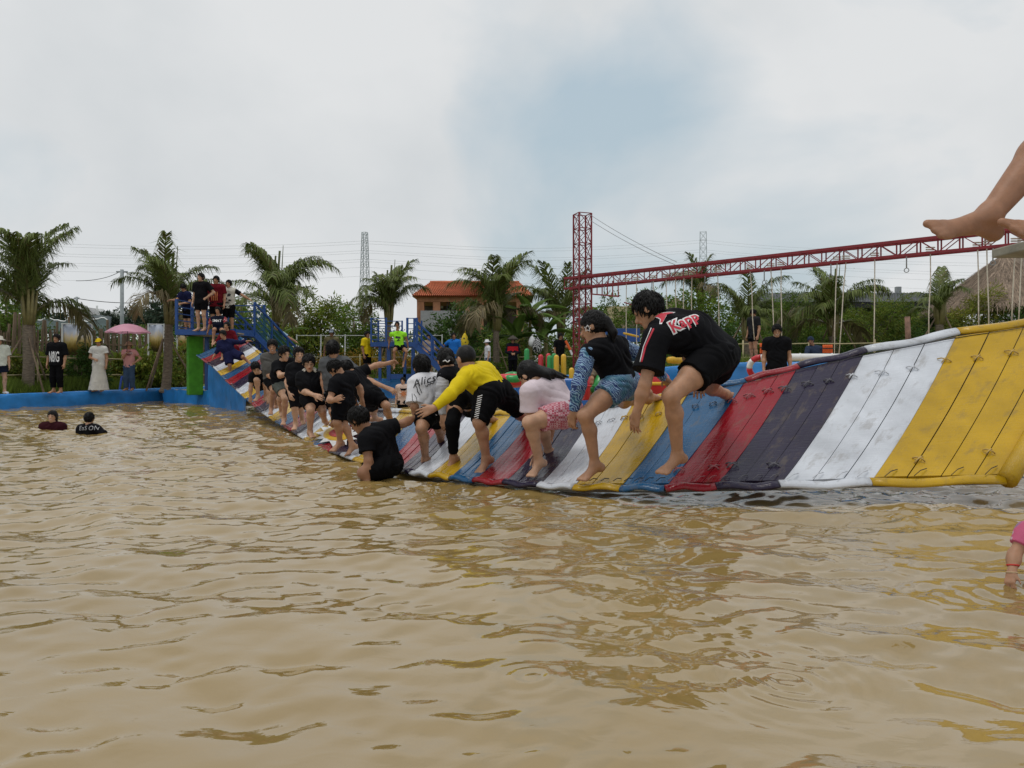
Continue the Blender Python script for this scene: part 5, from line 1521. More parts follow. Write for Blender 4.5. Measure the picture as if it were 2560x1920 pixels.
def paint_face(V, hc, R, s, base, smile, vx=.007):
    r, f, u = R
    q = V - hc
    x, y, z = (q @ r) / s, (q @ f) / s, (q @ u) / s
    e_ = 1.0 if s * 0 == 0 and vx < .0085 else 1.35
    col = np.tile(np.array(base), (len(V), 1))
    n3 = np.sin(V[:, 0] * 31) * np.sin(V[:, 2] * 27 + 1) * .04 + 1
    col *= n3[:, None]
    fr = (y > .045) & (np.abs(x) < .075) & (z > -.12) & (z < .1)
    def put(m, c, a=1.0): col[m] = col[m] * (1 - a) + np.array(c) * a
    for sx in (-1, 1):
        dx = x - sx * .032
        put(fr & ((dx / .024) ** 2 + ((z - .032) / (.005 * e_)) ** 2 < 1), (.025, .018, .015), .85)
        put(fr & ((dx / (.014 * e_)) ** 2 + ((z - .004) / (.0055 * e_)) ** 2 < 1), (.03, .02, .018), .9)
        put(fr & ((dx / .030) ** 2 + ((z + .004) / .02) ** 2 < 1), np.array(base) * .7, .25)  # eye socket shade painted into the skin colour
    put(fr & ((x / .028) ** 2 + ((z + .058) / .012) ** 2 < 1), np.array(base) * (1.0, .55, .55), .8)
    if smile:
        put(fr & ((x / .026) ** 2 + ((z + .056 - x * x * 6) / .0075) ** 2 < 1), (.62, .58, .54), .9)
    put(fr & ((x / .016) ** 2 + ((z + .034) / .006) ** 2 < 1), np.array(base) * .6, .5)  # shade under the nose, put into the skin colour
    return col
def person(label, d, J, s, f, skin='m', hair='short', shirt=None, bottom=None, hu=None, vox=None, smile=False, fat=1.0, hat=None, extra=None, curl=.35, shoes=None, group=None, hair_m=None, no_feet=False, haironly=False, foot_roll=0.0):
    kk = 1.09 if (group == 'people crossing the striped mat' and d < 7) else 1.0
    d = d * kk; s = s * kk
    Jw = {}
    for k_, v in J.items():
        Jw[k_] = P(v[0], v[1], d + v[2] * kk) if isinstance(v, tuple) else np.asarray(v, float)
    J = Jw
    base = SKIN[skin]
    dist = d
    vox = vox or min(max(.0068, dist * .00085), .0145)
    ff = vox * .62 if vox > .01 else 0
    f = unit(f)
    N_, H = J['N'], J['H']
    hu = unit(H - N_) if hu is None else unit(hu)
    Rh = frame(f, hu); r_, f_, u_ = Rh
    SL, SR, PL, PR = J['SL'], J['SR'], J['PL'], J['PR']
    c, p = (SL + SR) / 2, (PL + PR) / 2
    M_ = J.get('M', mix(c, p, .55))
    lat, plat = unit(SR - SL), unit(PR - PL)
    hwid = np.linalg.norm(SR - SL) / 2
    off = min(.085 * s, hwid * .62)
    g = fat
    spine = unit(p - M_)
    def torso(x, k=.05, ex=0.0):
        out = []
        for sg in (-1, 1):
            a = c + lat * sg * off + unit(M_ - c) * .045 * s; m = M_ + mix(lat, plat, .5) * sg * .062 * s; b = p + plat * sg * .07 * s + spine * ex
            out += [('cap', a, m, .098 * s * g + x, .092 * s * g + x, k), ('cap', m, b, .092 * s * g + x, .108 * s * g + x, k)]
        out += [('cap', SL, SR, .052 * s + x, .052 * s + x, k), ('cap', N_ + (c - N_) * .2, mix(SL, c, .25), .045 * s + x * .6, .05 * s + x, k), ('cap', N_ + (c - N_) * .2, mix(SR, c, .25), .045 * s + x * .6, .05 * s + x, k)]
        return out
    B = torso(0)
    # head and neck
    hb = H - u_ * .055 * s - f_ * .022 * s
    B += [('cap', mix(N_, c, .3), hb, .056 * s, .052 * s, .03), ('ell', H + u_ * .022 * s - f_ * .012 * s, Rh, (.076 * s, .094 * s, .095 * s), .02), ('cap', H + f_ * .028 * s - u_ * .03 * s, H + f_ * .052 * s - u_ * .088 * s, .060 * s, .036 * s, .03),
          ('cap', H + f_ * .083 * s + u_ * .004 * s, H + f_ * .104 * s - u_ * .03 * s, .010 * s, .016 * s, .012), ('cap', H + f_ * .07 * s + u_ * .022 * s - r_ * .03 * s, H + f_ * .07 * s + u_ * .022 * s + r_ * .03 * s, .017 * s, .017 * s, .02),
          ('cap', H + f_ * .080 * s - u_ * .052 * s - r_ * .014 * s, H + f_ * .080 * s - u_ * .052 * s + r_ * .014 * s, .012 * s, .012 * s, .012)]
    for sg in (-1, 1):
        B.append(('ell', H + r_ * sg * .078 * s - u_ * .005 * s - f_ * .005 * s, (r_, f_, u_), (.012 * s, .022 * s, .032 * s), .008))
    for sd in 'LR':
        S_, E_, W_ = J['S' + sd], J['E' + sd], J['W' + sd]
        B += [('cap', S_, mix(S_, E_, .45), .050 * s * g, .047 * s * g, .03), ('cap', mix(S_, E_, .45), E_, .047 * s * g, .038 * s, .03), ('cap', E_, mix(E_, W_, .35), .038 * s, .040 * s * g ** .5, .03), ('cap', mix(E_, W_, .35), W_, .040 * s * g ** .5, .026 * s, .03)]
        hd = (J['G' + sd] - W_) if 'G' + sd in J else (W_ - E_)
        nb_ = p - W_; nb_ = nb_ - unit(hd) * np.dot(nb_, unit(hd))
        th = 1 if np.dot(np.cross(unit(hd), unit(nb_)), f) > 0 else -1
        B += hand_prims(W_, hd, nb_, th, s, curl, ff)
        h_, k_, a_ = J['P' + sd], J['K' + sd], J['A' + sd]
        leg = unit(a_ - k_)
        back = unit(np.cross(np.cross(k_ - h_, leg), leg)) if np.linalg.norm(np.cross(unit(k_ - h_), leg)) > .1 else -unit(np.array((f[0], f[1], 0)))
        toe = J.get('T' + sd)
        if toe is None: toe = a_ + unit(np.array((f[0], f[1], 0))) * .17 * s + leg * .06 * s
        fwd = unit((toe - a_) - leg * np.dot(toe - a_, leg))
        cf = k_ + (a_ - k_) * .3 - fwd * .018 * s
        B += [('cap', h_, mix(h_, k_, .5), .088 * s * g, .073 * s * g, .04), ('cap', mix(h_, k_, .5), k_, .073 * s * g, .054 * s, .04), ('cap', k_, cf, .050 * s, .052 * s * g ** .5, .03), ('cap', cf, a_, .052 * s * g ** .5, .033 * s * g ** .4, .03)]
        if not no_feet: B += foot_prims(a_, toe, leg, s, ff, foot_roll)
    root = empty('person', (p[0], p[1], min(J['AL'][2], J['AR'][2])), label, 'person', group)
    if not haironly:
        V, F = sdf(B, vox)
        o = link('body', np_mesh('body', V, F, M_skin, True, colors=paint_face(V, H, Rh, s, base, smile, vox)), root)
    res = {'root': root, 'J': J}
    # hair
    if hair:
        hp = []
        big = 1.06 if hair != 'buzz' else 1.0
        hp.append(('ell', H + u_ * .026 * s - f_ * .016 * s, Rh, (.083 * s * big, .100 * s * big, .101 * s * big), .02))
        cutn = unit(f_ * .80 - u_ * .60)
        if hair != 'buzz': hp.append(('noise', .0055 * s, 95, 1.0 + d, unit(r_ + .3 * u_)))
        hp.append(('cut', H + cutn * (.030 if hair != 'buzz' else .022) * s, cutn))
        lo_n = unit(-u_ * .9 + f_ * .45)
        if hair in ('short', 'buzz', 'spiky'): hp.append(('cut', H + lo_n * .078 * s, lo_n))
        if hair == 'long':
            hb2 = N_ + (c - N_) * .4 - f_ * .05 * s
            hp += [('cap', H - f_ * .05 * s - u_ * .02 * s, hb2 - f_ * .03 * s, .078 * s, .06 * s, .04), ('cap', hb2 - f_ * .03 * s, mix(c, M_, .55) - unit(np.cross(lat, spine)) * 0, .06 * s, .03 * s, .03), ('noise', .005 * s, 80, 2.0, unit(r_ + .2 * f_))]
        if hair == 'wet':           # wet hair thrown over the back
            q = [H - f_ * .06 * s + u_ * .02 * s, mix(N_, c, .1) - f_ * .06 * s + np.array((.05, 0, .045)) * s, mix(N_, c, .9) + np.array((.13, .02, .085)) * s]
            for e in (-.05, -.02, .015, .05): hp.append(('cap', q[0] + r_ * e * s * .8, q[1] + lat * e * s * 1.1, .045 * s, .030 * s, .02)); hp.append(('cap', q[1] + lat * e * s * 1.1, q[2] + lat * e * s * 1.9 + np.array((.05 * (e > 0), 0, -.015)) * s, .028 * s, .009 * s, .01))
        if hair in ('bun', 'tail'):
            t0 = H - f_ * .105 * s + u_ * .0 * s
            if hair == 'bun': hp.append(('ell', t0 - u_ * .03 * s, Rh, (.042 * s, .038 * s, .042 * s), .015))
            else: hp += [('cap', t0 + u_ * .01 * s, t0 - f_ * .03 * s - u_ * .09 * s, .045 * s, .032 * s, .02), ('cap', t0 - f_ * .03 * s - u_ * .09 * s, t0 - f_ * .01 * s - u_ * .16 * s, .032 * s, .012 * s, .02)]
            lo2 = unit(-u_ * .8 + f_ * .6); 
            hp.insert(1, ('cut', H + lo2 * .085 * s, lo2))
        V, F = sdf(hp, min(vox, .011))
        o = link('hair', np_mesh('hair', V, F, hair_m or M_hair), root); res['hair_o'] = o; hair_o = o
        nst = 0 if hair == 'buzz' else (620 if d < 9 else 330)
        if nst:
            mb = MB(); rr = random.Random(int(d * 100)); ce = H + u_ * .026 * s - f_ * .016 * s
            rad = np.array((.088, .106, .108)) * s * (1.0 if hair != 'wet' else .98); Rm = np.array(Rh)
            cr = unit(u_ * .8 - f_ * .6); cutn = unit(f_ * .80 - u_ * .60); lo_n = unit(-u_ * .9 + f_ * .45)
            def sp(v): return ce + Rm.T @ ((Rm @ v) * rad)
            hr = .005 if d < 9 else .0075
            lift = {'spiky': .011, 'short': .013}.get(hair, .002) * s
            cnt = tries = 0
            while cnt < nst:
                v = unit(np.array((rr.gauss(0, 1), rr.gauss(0, 1), rr.gauss(0, 1))))
                q0 = sp(v)
                if np.dot(q0 - H, cutn) > .034 * s or np.dot(q0 - H, lo_n) > .072 * s: continue
                tries += 1
                if tries > 6000: break
                tg = -(cr - v * np.dot(cr, v)) + (.10 if hair == 'spiky' else .08) * np.array((rr.gauss(0, 1), rr.gauss(0, 1), rr.gauss(0, 1)))
                tg = unit(tg - v * np.dot(tg, v)); L = rr.uniform(.4, .8)
                v1, v2 = unit(v + tg * L * .5), unit(v + tg * L)
                if np.dot(sp(v2) - H, cutn) > (.034 + .028 * rr.random()) * s or np.dot(sp(v2) - H, lo_n) > .085 * s: continue
                cnt += 1
                mb.tube([sp(v) - v * .006 * s, sp(v1) + v1 * lift * .35, sp(v2) + v2 * lift * rr.uniform(.3, 1.0)], [hr * s, hr * .9 * s, .001 * s], 4)
            mb.build('hair_strands', hair_m or M_hair, hair_o, True)
    # shirt
    if shirt:
        x = shirt.get('x', .016) * s
        hem = shirt.get('hem', .06) * s
        cut_pt = p + spine * hem
        T = torso(x, .06, hem * 1.2)
        T.append(('noise', shirt.get('fold', .007), shirt.get('ff', 30) / s ** .5, 3.1 + d, unit(lat * .5 + spine * (.25 if 'fd' not in shirt else shirt['fd']) + np.array((0, .2, .3)))))
        T.append(('cut', cut_pt, spine))
        # neck opening
        T.append(('sub', N_ + (c - N_) * .1, hb, .058 * s, .07 * s))
        sl = shirt.get('sleeve', .55)
        sleeves = []
        if sl:
            for sd in 'LR':
                S_, E_, W_ = J['S' + sd], J['E' + sd], J['W' + sd]
                fl = shirt.get('flare', .022) * s
                if sl <= 1: sleeves += [('cap', S_, mix(S_, E_, sl * .3), .054 * s * g + x * .8, .052 * s * g + x, .04), ('cone', mix(S_, E_, -.02), mix(S_, E_, sl), .053 * s * g + x * .7, .047 * s * g + fl, .03)]
                else: sleeves += [('cap', S_, mix(S_, E_, .5), .052 * s * g + x * .8, .050 * s * g + x * .7, .03), ('cap', mix(S_, E_, .5), E_, .050 * s * g + x * .7, .044 * s * g ** .5 + x * .6, .03), ('cone', E_, mix(E_, W_, sl - 1), .044 * s * g ** .5 + x * .6, .031 * s + x * .7, .03), ('cap', E_, mix(E_, W_, .3), .042 * s + x * .6, .042 * s + x * .5, .02)]
        if 'sleeve_m' not in shirt: T += sleeves
        V, F = sdf(T, vox)
        o = link('shirt', np_mesh('shirt', V, F, shirt['m']), root); res['shirt_o'] = o; shirt_o = o
        res['shirt'] = (V, F)
        if 'sleeve_m' in shirt and sleeves:
            half = len(sleeves) // 2
            for q in range(2):
                pr = sleeves[q * half:(q + 1) * half] + [('noise', .004, 50, 2.0 + q, unit((.3, .2, 1)))]
                V, F = sdf(pr, vox); link('sleeve', np_mesh('sleeve', V, F, shirt['sleeve_m']), shirt_o)
        if 'collar' in shirt:
            mb = MB(); ctr = mix(N_, hb, .38)
            ax_ = unit(hb - N_); e1 = unit(np.cross(ax_, f)); e2 = np.cross(e1, ax_)
            for t in np.linspace(-2.3, 2.3, 12):
                a = ctr + (e1 * math.sin(t) - e2 * -math.cos(t) * -1) * .070 * s
                mb.tube([a + ax_ * .018 * s, a - ax_ * .035 * s + unit(a - ctr) * .045 * s], [.014 * s, .022 * s], 6)
            mb.build('collar', shirt['collar'], shirt_o, True)
    if bottom:
        x = bottom.get('x', .012) * s; ln = bottom.get('len', .62); fl = bottom.get('flare', .022) * s
        wp = mix(M_, p, bottom.get('waist', .7))
        T = []
        for sg in (-1, 1):
            m = wp + mix(lat, plat, .7) * sg * .06 * s - spine * .06 * s
            T.append(('cap', m, p + plat * sg * .07 * s, .095 * s * g + x, .110 * s * g + x, .06))
        if bottom.get('skirt'):
            b = bottom['skirt']; T.append(('cone', p - spine * .05 * s, p + unit(bottom.get('dir', np.array((0, 0, -1.)))) * b[0] * s, .15 * s, b[1] * s, .06))
        T.append(('cut', wp, -spine))
        if not bottom.get('skirt'):
            for sd in 'LR':
                h_, k_, a_ = J['P' + sd], J['K' + sd], J['A' + sd]
                if ln <= 1: T += [('cap', h_, mix(h_, k_, ln * .45), .093 * s * g + x, .082 * s * g + x, .05), ('cone', mix(h_, k_, .05), mix(h_, k_, ln), .092 * s * g + x, (.088 - .03 * ln) * s * g + fl, .04)]
                else: T += [('cap', h_, k_, .092 * s * g + x, .058 * s + x + fl * .4, .04), ('cap', k_, mix(k_, a_, .35 * (ln - 1)), .056 * s + x + fl * .4, .056 * s + x + fl * .4, .03), ('cone', k_, mix(k_, a_, ln - 1), .055 * s + x + fl * .4, .042 * s + x + fl * .6, .03)]
        T.append(('noise', bottom.get('fold', .006), 32, 1.7 + d, unit((.5, .3, .6))))
        V, F = sdf(T, vox)
        o = link(bottom.get('name', 'shorts'), np_mesh('shorts', V, F, bottom['m']), root); res['bottom_o'] = o
        res['bottom'] = (V, F)
    if hat:
        kind, hm = hat
        top = H + u_ * .07 * s
        if kind == 'cap':
            V, F = sdf([('ell', H + u_ * .03 * s - f_ * .012 * s, Rh, (.092 * s, .108 * s, .108 * s), .01), ('cut', H + u_ * .035 * s, -u_)], min(vox, .011)); link('cap_crown', np_mesh('cap', V, F, hm), root)
            mb = MB(); a = H + u_ * .045 * s + f_ * .08 * s
            mb.add([a - r_ * .075 * s, a + r_ * .075 * s, a + r_ * .06 * s + f_ * .085 * s - u_ * .02 * s, a - r_ * .06 * s + f_ * .085 * s - u_ * .02 * s] + [q + u_ * .008 * s for q in (a - r_ * .075 * s, a + r_ * .075 * s, a + r_ * .06 * s + f_ * .085 * s - u_ * .02 * s, a - r_ * .06 * s + f_ * .085 * s - u_ * .02 * s)], [[3, 2, 1, 0], [4, 5, 6, 7], [0, 1, 5, 4], [1, 2, 6, 5], [2, 3, 7, 6], [3, 0, 4, 7]]); mb.build('cap_visor', hm, root)
        else:
            R_ = (.24 if kind == 'cone' else .19) * s; V, F = [], []
            prof = [(.012, .16), (R_ * .5, .085), (R_, 0), (R_ * .97, -.008), (.05, .06)] if kind == 'cone' else [(.03, .09), (.085, .075), (.10, .0), (R_, -.035), (R_ * .98, -.045), (.09, -.01)]
            n = 24
            for rr_, zz in prof:
                for k in range(n): a = 2 * math.pi * k / n; V.append(top + (r_ * math.cos(a) * rr_ + f_ * math.sin(a) * rr_) * (1 if kind == 'cone' else s) + u_ * (zz - (.02 if kind == 'cone' else .0)) * s)
            for i in range(len(prof) - 1):
                for k in range(n): F.append([i * n + k, i * n + (k + 1) % n, (i + 1) * n + (k + 1) % n, (i + 1) * n + k])
            link('hat', np_mesh('hat', V, F, hm), root)
    if shoes:
        for sd in 'LR':
            a_ = J['A' + sd]; toe = J.get('T' + sd)
            pr = [('cap', a_ + np.array((0, 0, -.045)) * s - unit(toe - a_) * .03 * s, toe + np.array((0, 0, .012)), .044 * s, .036 * s, .02)]
            V, F = sdf(pr, min(vox, .011)); link('shoe', np_mesh('shoe', V, F, shoes), root)
    return res
def stand(x, ytop, ybot, d, head=0.0, arms=('down', 'down'), lean=(0, 0), z_foot=None, knee=0.0, spread=1.0):
    """joints of a standing figure between two photo rows; head = heading in degrees, 0 faces the camera, 90 faces right"""
    foot = P(x, ybot, d)
    if z_foot is not None: foot[2] = z_foot
    h = P(x, ytop, d)[2] - foot[2]
    a = math.radians(head)
    fw = np.array((math.sin(a), -math.cos(a), 0)); rt = np.array((math.cos(a), math.sin(a), 0))   # rt: figure's left hand side as seen from the front lies to +rt
    J = {}
    ln = np.array((lean[0], lean[1], 0)) * h
    def pt(l, fwd, z, w=0): return foot + rt * l * h + fw * fwd * h + up * z * h + ln * w
    J['H'] = pt(0, .012, .925, 1.0); J['N'] = pt(0, -.005, .835, .85)
    for sd, sg in (('L', -1), ('R', 1)):
        J['S' + sd] = pt(sg * .108, 0, .805, .8)
        J['P' + sd] = pt(sg * .052, 0, .50, 0)
        J['K' + sd] = pt(sg * .058 * spread, .015 + knee, .28); J['A' + sd] = pt(sg * .06 * spread, -.012, .05); J['T' + sd] = pt(sg * .075 * spread, .10, .012)
        k = arms[0 if sg < 0 else 1]
        S_ = J['S' + sd]
        if k == 'down': e, w = S_ + rt * sg * .03 * h - up * .17 * h - fw * .01 * h, S_ + rt * sg * .035 * h - up * .315 * h + fw * .03 * h
        elif k == 'hip': e, w = S_ + rt * sg * .10 * h - up * .135 * h - fw * .05 * h, S_ + rt * sg * -.005 * h - up * .24 * h + fw * .03 * h
        elif k == 'belly': e, w = S_ + rt * sg * .045 * h - up * .165 * h, S_ - rt * sg * .08 * h - up * .20 * h + fw * .11 * h
        elif k == 'fwd': e, w = S_ - up * .12 * h + fw * .10 * h, S_ - up * .14 * h + fw * .25 * h
        elif k == 'out': e, w = S_ + rt * sg * .14 * h - up * .09 * h, S_ + rt * sg * .26 * h - up * .16 * h
        elif k == 'up': e, w = S_ + rt * sg * .05 * h - up * .15 * h + fw * .05 * h, S_ - rt * sg * .02 * h - up * .03 * h + fw * .11 * h
        J['E' + sd], J['W' + sd] = e, w
    return J, h / 1.7, fw
def text_mesh(txt, size, shear=0.0, bold=0.0):
    cu_ = bpy.data.curves.new('text', 'FONT'); cu_.body = txt; cu_.size = size; cu_.align_x = 'CENTER'; cu_.align_y = 'CENTER'; cu_.shear = shear; cu_.offset = bold; cu_.resolution_u = 4; cu_.space_character = 1.06
    ob = bpy.data.objects.new('text', cu_); C.objects.link(ob); bpy.context.view_layer.update()
    me = bpy.data.meshes.new_from_object(ob.evaluated_get(bpy.context.evaluated_depsgraph_get()))
    bpy.data.objects.remove(ob); bpy.data.curves.remove(cu_)
    xs = [v.co.x for v in me.vertices]; ys = [v.co.y for v in me.vertices]
    mx_, my_ = (min(xs) + max(xs)) / 2, (min(ys) + max(ys)) / 2
    for v in me.vertices: v.co.x -= mx_; v.co.y -= my_
    return me
def decal(name, me, VF, root, ctr, right, upv, m, lift=.004, sx=1.0, sy=1.0, maxe=.03, bend=None):
    """lay a flat print on a garment by dropping it along the print's normal"""
    bm = bmesh.new(); bm.from_mesh(me)
    bmesh.ops.triangulate(bm, faces=bm.faces)
    for _ in range(3):
        ed = [e for e in bm.edges if e.calc_length() > maxe]
        if not ed: break
        bmesh.ops.subdivide_edges(bm, edges=ed, cuts=1)
        bmesh.ops.triangulate(bm, faces=bm.faces)
    right = unit(right); upv = unit(np.asarray(upv) - right * np.dot(upv, right)); nrm = np.cross(right, upv)
    bv = BVHTree.FromPolygons([Vector(v) for v in VF[0]], VF[1].tolist())
    miss = []
    for v in bm.verts:
        x, y = v.co.x * sx, v.co.y * sy
        if bend: x, y = bend(x, y)
        q = ctr + right * x + upv * y
        hit = bv.ray_cast(Vector(q + nrm * .5), Vector(-nrm))
        if hit[0] is None: miss.append(v); continue
        v.co = hit[0] + Vector(nrm * .6 + np.array(hit[1] if np.dot(hit[1], nrm) > 0 else -hit[1]) * .4) * lift
    bmesh.ops.delete(bm, geom=miss, context='VERTS')
    m2 = bpy.data.meshes.new(name); bm.to_mesh(m2); bm.free(); m2.materials.append(m)
    return link(name, m2, root)
def poly_mesh(pts_list):
    bm = bmesh.new()
    for pts in pts_list: bm.faces.new([bm.verts.new((x, y, 0)) for x, y in pts])
    me = bpy.data.meshes.new('poly'); bm.to_mesh(me); bm.free(); return me
# ------------------------------------------------------------------ the people
def cloth(name, c, rough=.85, var=.12, spec=.07): return pm('cloth_' + name, c, rough, var, 6, .7, 20, spec=spec)
K = cloth('black', (.006, .006, .0075), .75); K2 = cloth('black_shorts', (.0045, .0045, .0055), .8); NV = cloth('navy', (.012, .014, .05)); DN = cloth('dark_navy', (.010, .013, .026))
WH = cloth('white', (.70, .70, .73)); YL = cloth('yellow', (.66, .50, .012), .55); GY = cloth('grey', (.085, .088, .092)); MR = cloth('maroon', (.12, .008, .014)); JN = cloth('jeans', (.05, .085, .15))
PKW = cloth('pale_pink', (.66, .56, .60), .7); CR = cloth('cream', (.55, .52, .45)); LIME = cloth('lime', (.33, .80, .04)); BPOLO = cloth('blue_polo', (.022, .16, .52)); KH = cloth('khaki', (.24, .19, .14)); PK = cloth('rose', (.55, .27, .26))
RD = cloth('red', (.5, .02, .03)); GSH = cloth('grey_shorts', (.09, .10, .09)); HOOD = cloth('slate', (.035, .05, .085)); ORT = cloth('peach', (.62, .46, .38))
LEAFB = pattern_mat('blue_leaf_print', 'leaf', (.014, .040, .17), (.26, .42, .58), 24, .5, (0.3, .2, .5), (.02, .16, .22))
GING = pattern_mat('red_gingham', 'check', (.60, .36, .40), (.42, .07, .11), 56, .75)
STRP = pattern_mat('grey_stripes', 'stripe', (.10, .095, .085), (.028, .026, .024), 22, .8)
STRW = pattern_mat('brown_stripes', 'stripe', (.6, .5, .42), (.15, .08, .05), 9, .8)
FLOR = pattern_mat('pink_floral', 'flower', (.55, .10, .20), (.55, .42, .45), 28, .7, c3=(.10, .22, .35))
INKW, INKR, INKK, INKO = pm('ink_white', (.72, .72, .72), .6, .02, 3, 0), pm('ink_red', (.52, .025, .05), .6, .02, 3, 0), pm('ink_black', (.012, .012, .014), .6, .02, 3, 0), pm('ink_orange', (.60, .20, .07), .6, .1, 3, 0)
INKY = pm('ink_yellow', (.68, .52, .08), .6, .02, 3, 0)
GM = 'people crossing the striped mat'

# --- the seven big figures with their backs to us
kp = person('boy in black T-shirt with red and white back lettering, bending nearest the camera', 5.05,
    dict(H=(1620, 776, .06), N=(1660, 800, .05), SL=(1640, 846, -.13), SR=(1690, 806, .22), EL=(1612, 962, -.2), WL=(1592, 1030, -.16), GL=(1584, 1072, -.12), ER=(1722, 900, .35), WR=(1752, 948, .5), GR=(1748, 972, .55),
         M=(1733, 832, .1), PL=(1782, 896, -.02), PR=(1806, 884, .22), KL=(1676, 990, -.22), AL=(1694, 1140, -.05), TL=(1652, 1184, -.12), KR=(1776, 968, .62), AR=(1812, 985, 1.0), TR=(1838, 996, 1.18)), .98, (-.80, .30, -.52), 'm', 'spiky',
    dict(m=K, x=.024, hem=.02, sleeve=.72, flare=.055, fold=.008), dict(m=K2, len=.50, flare=.034, fold=.006), hu=(-.45, .25, .85), fat=1.12, curl=.18, group=GM)
VF, R_ = kp['shirt'], kp['shirt_o']
lt = lambda t, sz, sh=0., b=0.: text_mesh(t, sz, sh, b)
aK = math.radians(33); rK = np.array((math.cos(aK), 0, math.sin(aK))); uK = np.array((-math.sin(aK), 0.25, math.cos(aK)))
cK = P(1714, 802, 5.35)
decal('print_outline', lt('Kapp', .112, .1, .013), VF, R_, cK, rK, uK, INKW, .004)
decal('print_lettering', lt('Kapp', .112, .1, .003), VF, R_, cK, rK, uK, INKR, .0065)
sil = [((x / 5.925 + 1560 - 1672) * 5.35 / FPX, -(y / 5.925 + 720 - 795) * 5.35 / FPX) for x, y in ((560, 385), (640, 345), (760, 320), (850, 305), (800, 345), (710, 385), (680, 440), (650, 490), (615, 545), (585, 548), (610, 470), (600, 420))][::-1]
mc = np.mean(sil, 0)
cE = P(1664, 789, 5.35)
decal('print_emblem', poly_mesh([[tuple(mc + (np.array(q) - mc) * 1.22) for q in sil]]), VF, R_, cE, (1, 0, 0), (0, .25, 1), INKW, .004)
decal('print_emblem', poly_mesh([sil]), VF, R_, cE, (1, 0, 0), (0, .25, 1), INKR, .0065)
def strip_on(VFs, root, pts, w, m, name, lift=.006):
    """a narrow band following points laid on the garment's nearest surface"""
    bv = BVHTree.FromPolygons([Vector(v) for v in VFs[0]], VFs[1].tolist())
    mb = MB(); out = []
    for a, b in zip(pts[:-1], pts[1:]):
        for t in np.linspace(0, 1, 7)[:-1]: out.append(mix(a, b, t))
    out.append(pts[-1])
    loc = []
    cp = np.array((0, 0, EYE))
    for q in out:
        dv = unit(q - cp); h = bv.ray_cast(Vector(cp), Vector(dv))
        if h[0] is not None: loc.append(np.array(h[0]) - dv * lift * .4)
    if len(loc) < 2: return
    mb.tube(loc, w, 6); mb.build(name, m, root, True)
strip_on(VF, R_, [P(1634, 822, 4.75), P(1614, 866, 4.75), P(1604, 905, 4.75)], .007, INKR, 'sleeve_piping')
strip_on(VF, R_, [P(1628, 820, 4.75), P(1609, 866, 4.75), P(1600, 905, 4.75)], .004, INKW, 'sleeve_piping')
for q in range(3): strip_on(kp['bottom'], kp['bottom_o'], [P(1702 - q * 5, 900 + q * 4, 4.7), P(1690 - q * 5, 925 + q * 3, 4.7)], .0045, INKY, 'short_stripe')

bg = person('girl in a black top with blue leaf patterned sleeves and shorts', 5.45,
    dict(H=(1484, 818, .06), N=(1497, 854, .05), SL=(1470, 884, -.12), SR=(1552, 862, .20), EL=(1448, 960, -.17), WL=(1434, 1032, -.12), GL=(1428, 1064, -.08), ER=(1622, 905, .4), WR=(1662, 946, .62), GR=(1676, 962, .68),
         M=(1530, 900, .08), PL=(1540, 966, -.03), PR=(1568, 956, .2), KL=(1462, 1040, -.18), AL=(1488, 1163, -.06), TL=(1453, 1201, -.12), KR=(1560, 1005, .58), AR=(1622, 996, .92), TR=(1650, 998, 1.1)), .93, (-.88, .30, -.30), 'm', 'tail',
    dict(m=K, x=.014, hem=-.02, sleeve=1.92, sleeve_m=LEAFB, fold=.006), dict(m=LEAFB, len=.36, flare=.03), hu=(-.2, .15, .95), curl=.3, group=GM)
def star(root, c, R, w, m):
    mb = MB(); pts = [c + np.array((math.cos(a) * rr, 0, math.sin(a) * rr)) for a, rr in [(math.pi / 2 + k * math.pi / 5, R if k % 2 == 0 else R * .5) for k in range(11)]]
    mb.tube(pts, w, 5, False); mb.build('hair_clip', m, root, True)
star(bg['hair_o'], P(1469, 821, 5.84), .026, .0035, INKW)

pg = person('girl with long wet hair, pale pink shirt and red gingham shorts crouching on the mat', 5.8,
    dict(H=(1322, 938, .05), N=(1346, 956, .06), SL=(1324, 980, -.06), SR=(1388, 958, .22), EL=(1330, 1058, -.02), WL=(1350, 1132, .1), GL=(1334, 1162, .08), ER=(1400, 1010, .4), WR=(1380, 1070, .5),
         M=(1372, 988, .1), PL=(1408, 1036, -.02), PR=(1424, 1022, .2), KL=(1322, 1056, -.2), AL=(1348, 1156, -.02), TL=(1326, 1192, -.08), KR=(1350, 1066, .35), AR=(1372, 1130, .5), TR=(1356, 1150, .5)), .88, (-.62, .45, -.62), 'l', 'wet',
    dict(m=PKW, x=.022, hem=.0, sleeve=.6, flare=.05, fold=.005, ff=22), dict(m=GING, len=.62, flare=.03), hu=(-.5, .3, .75), fat=1.08, group=GM)

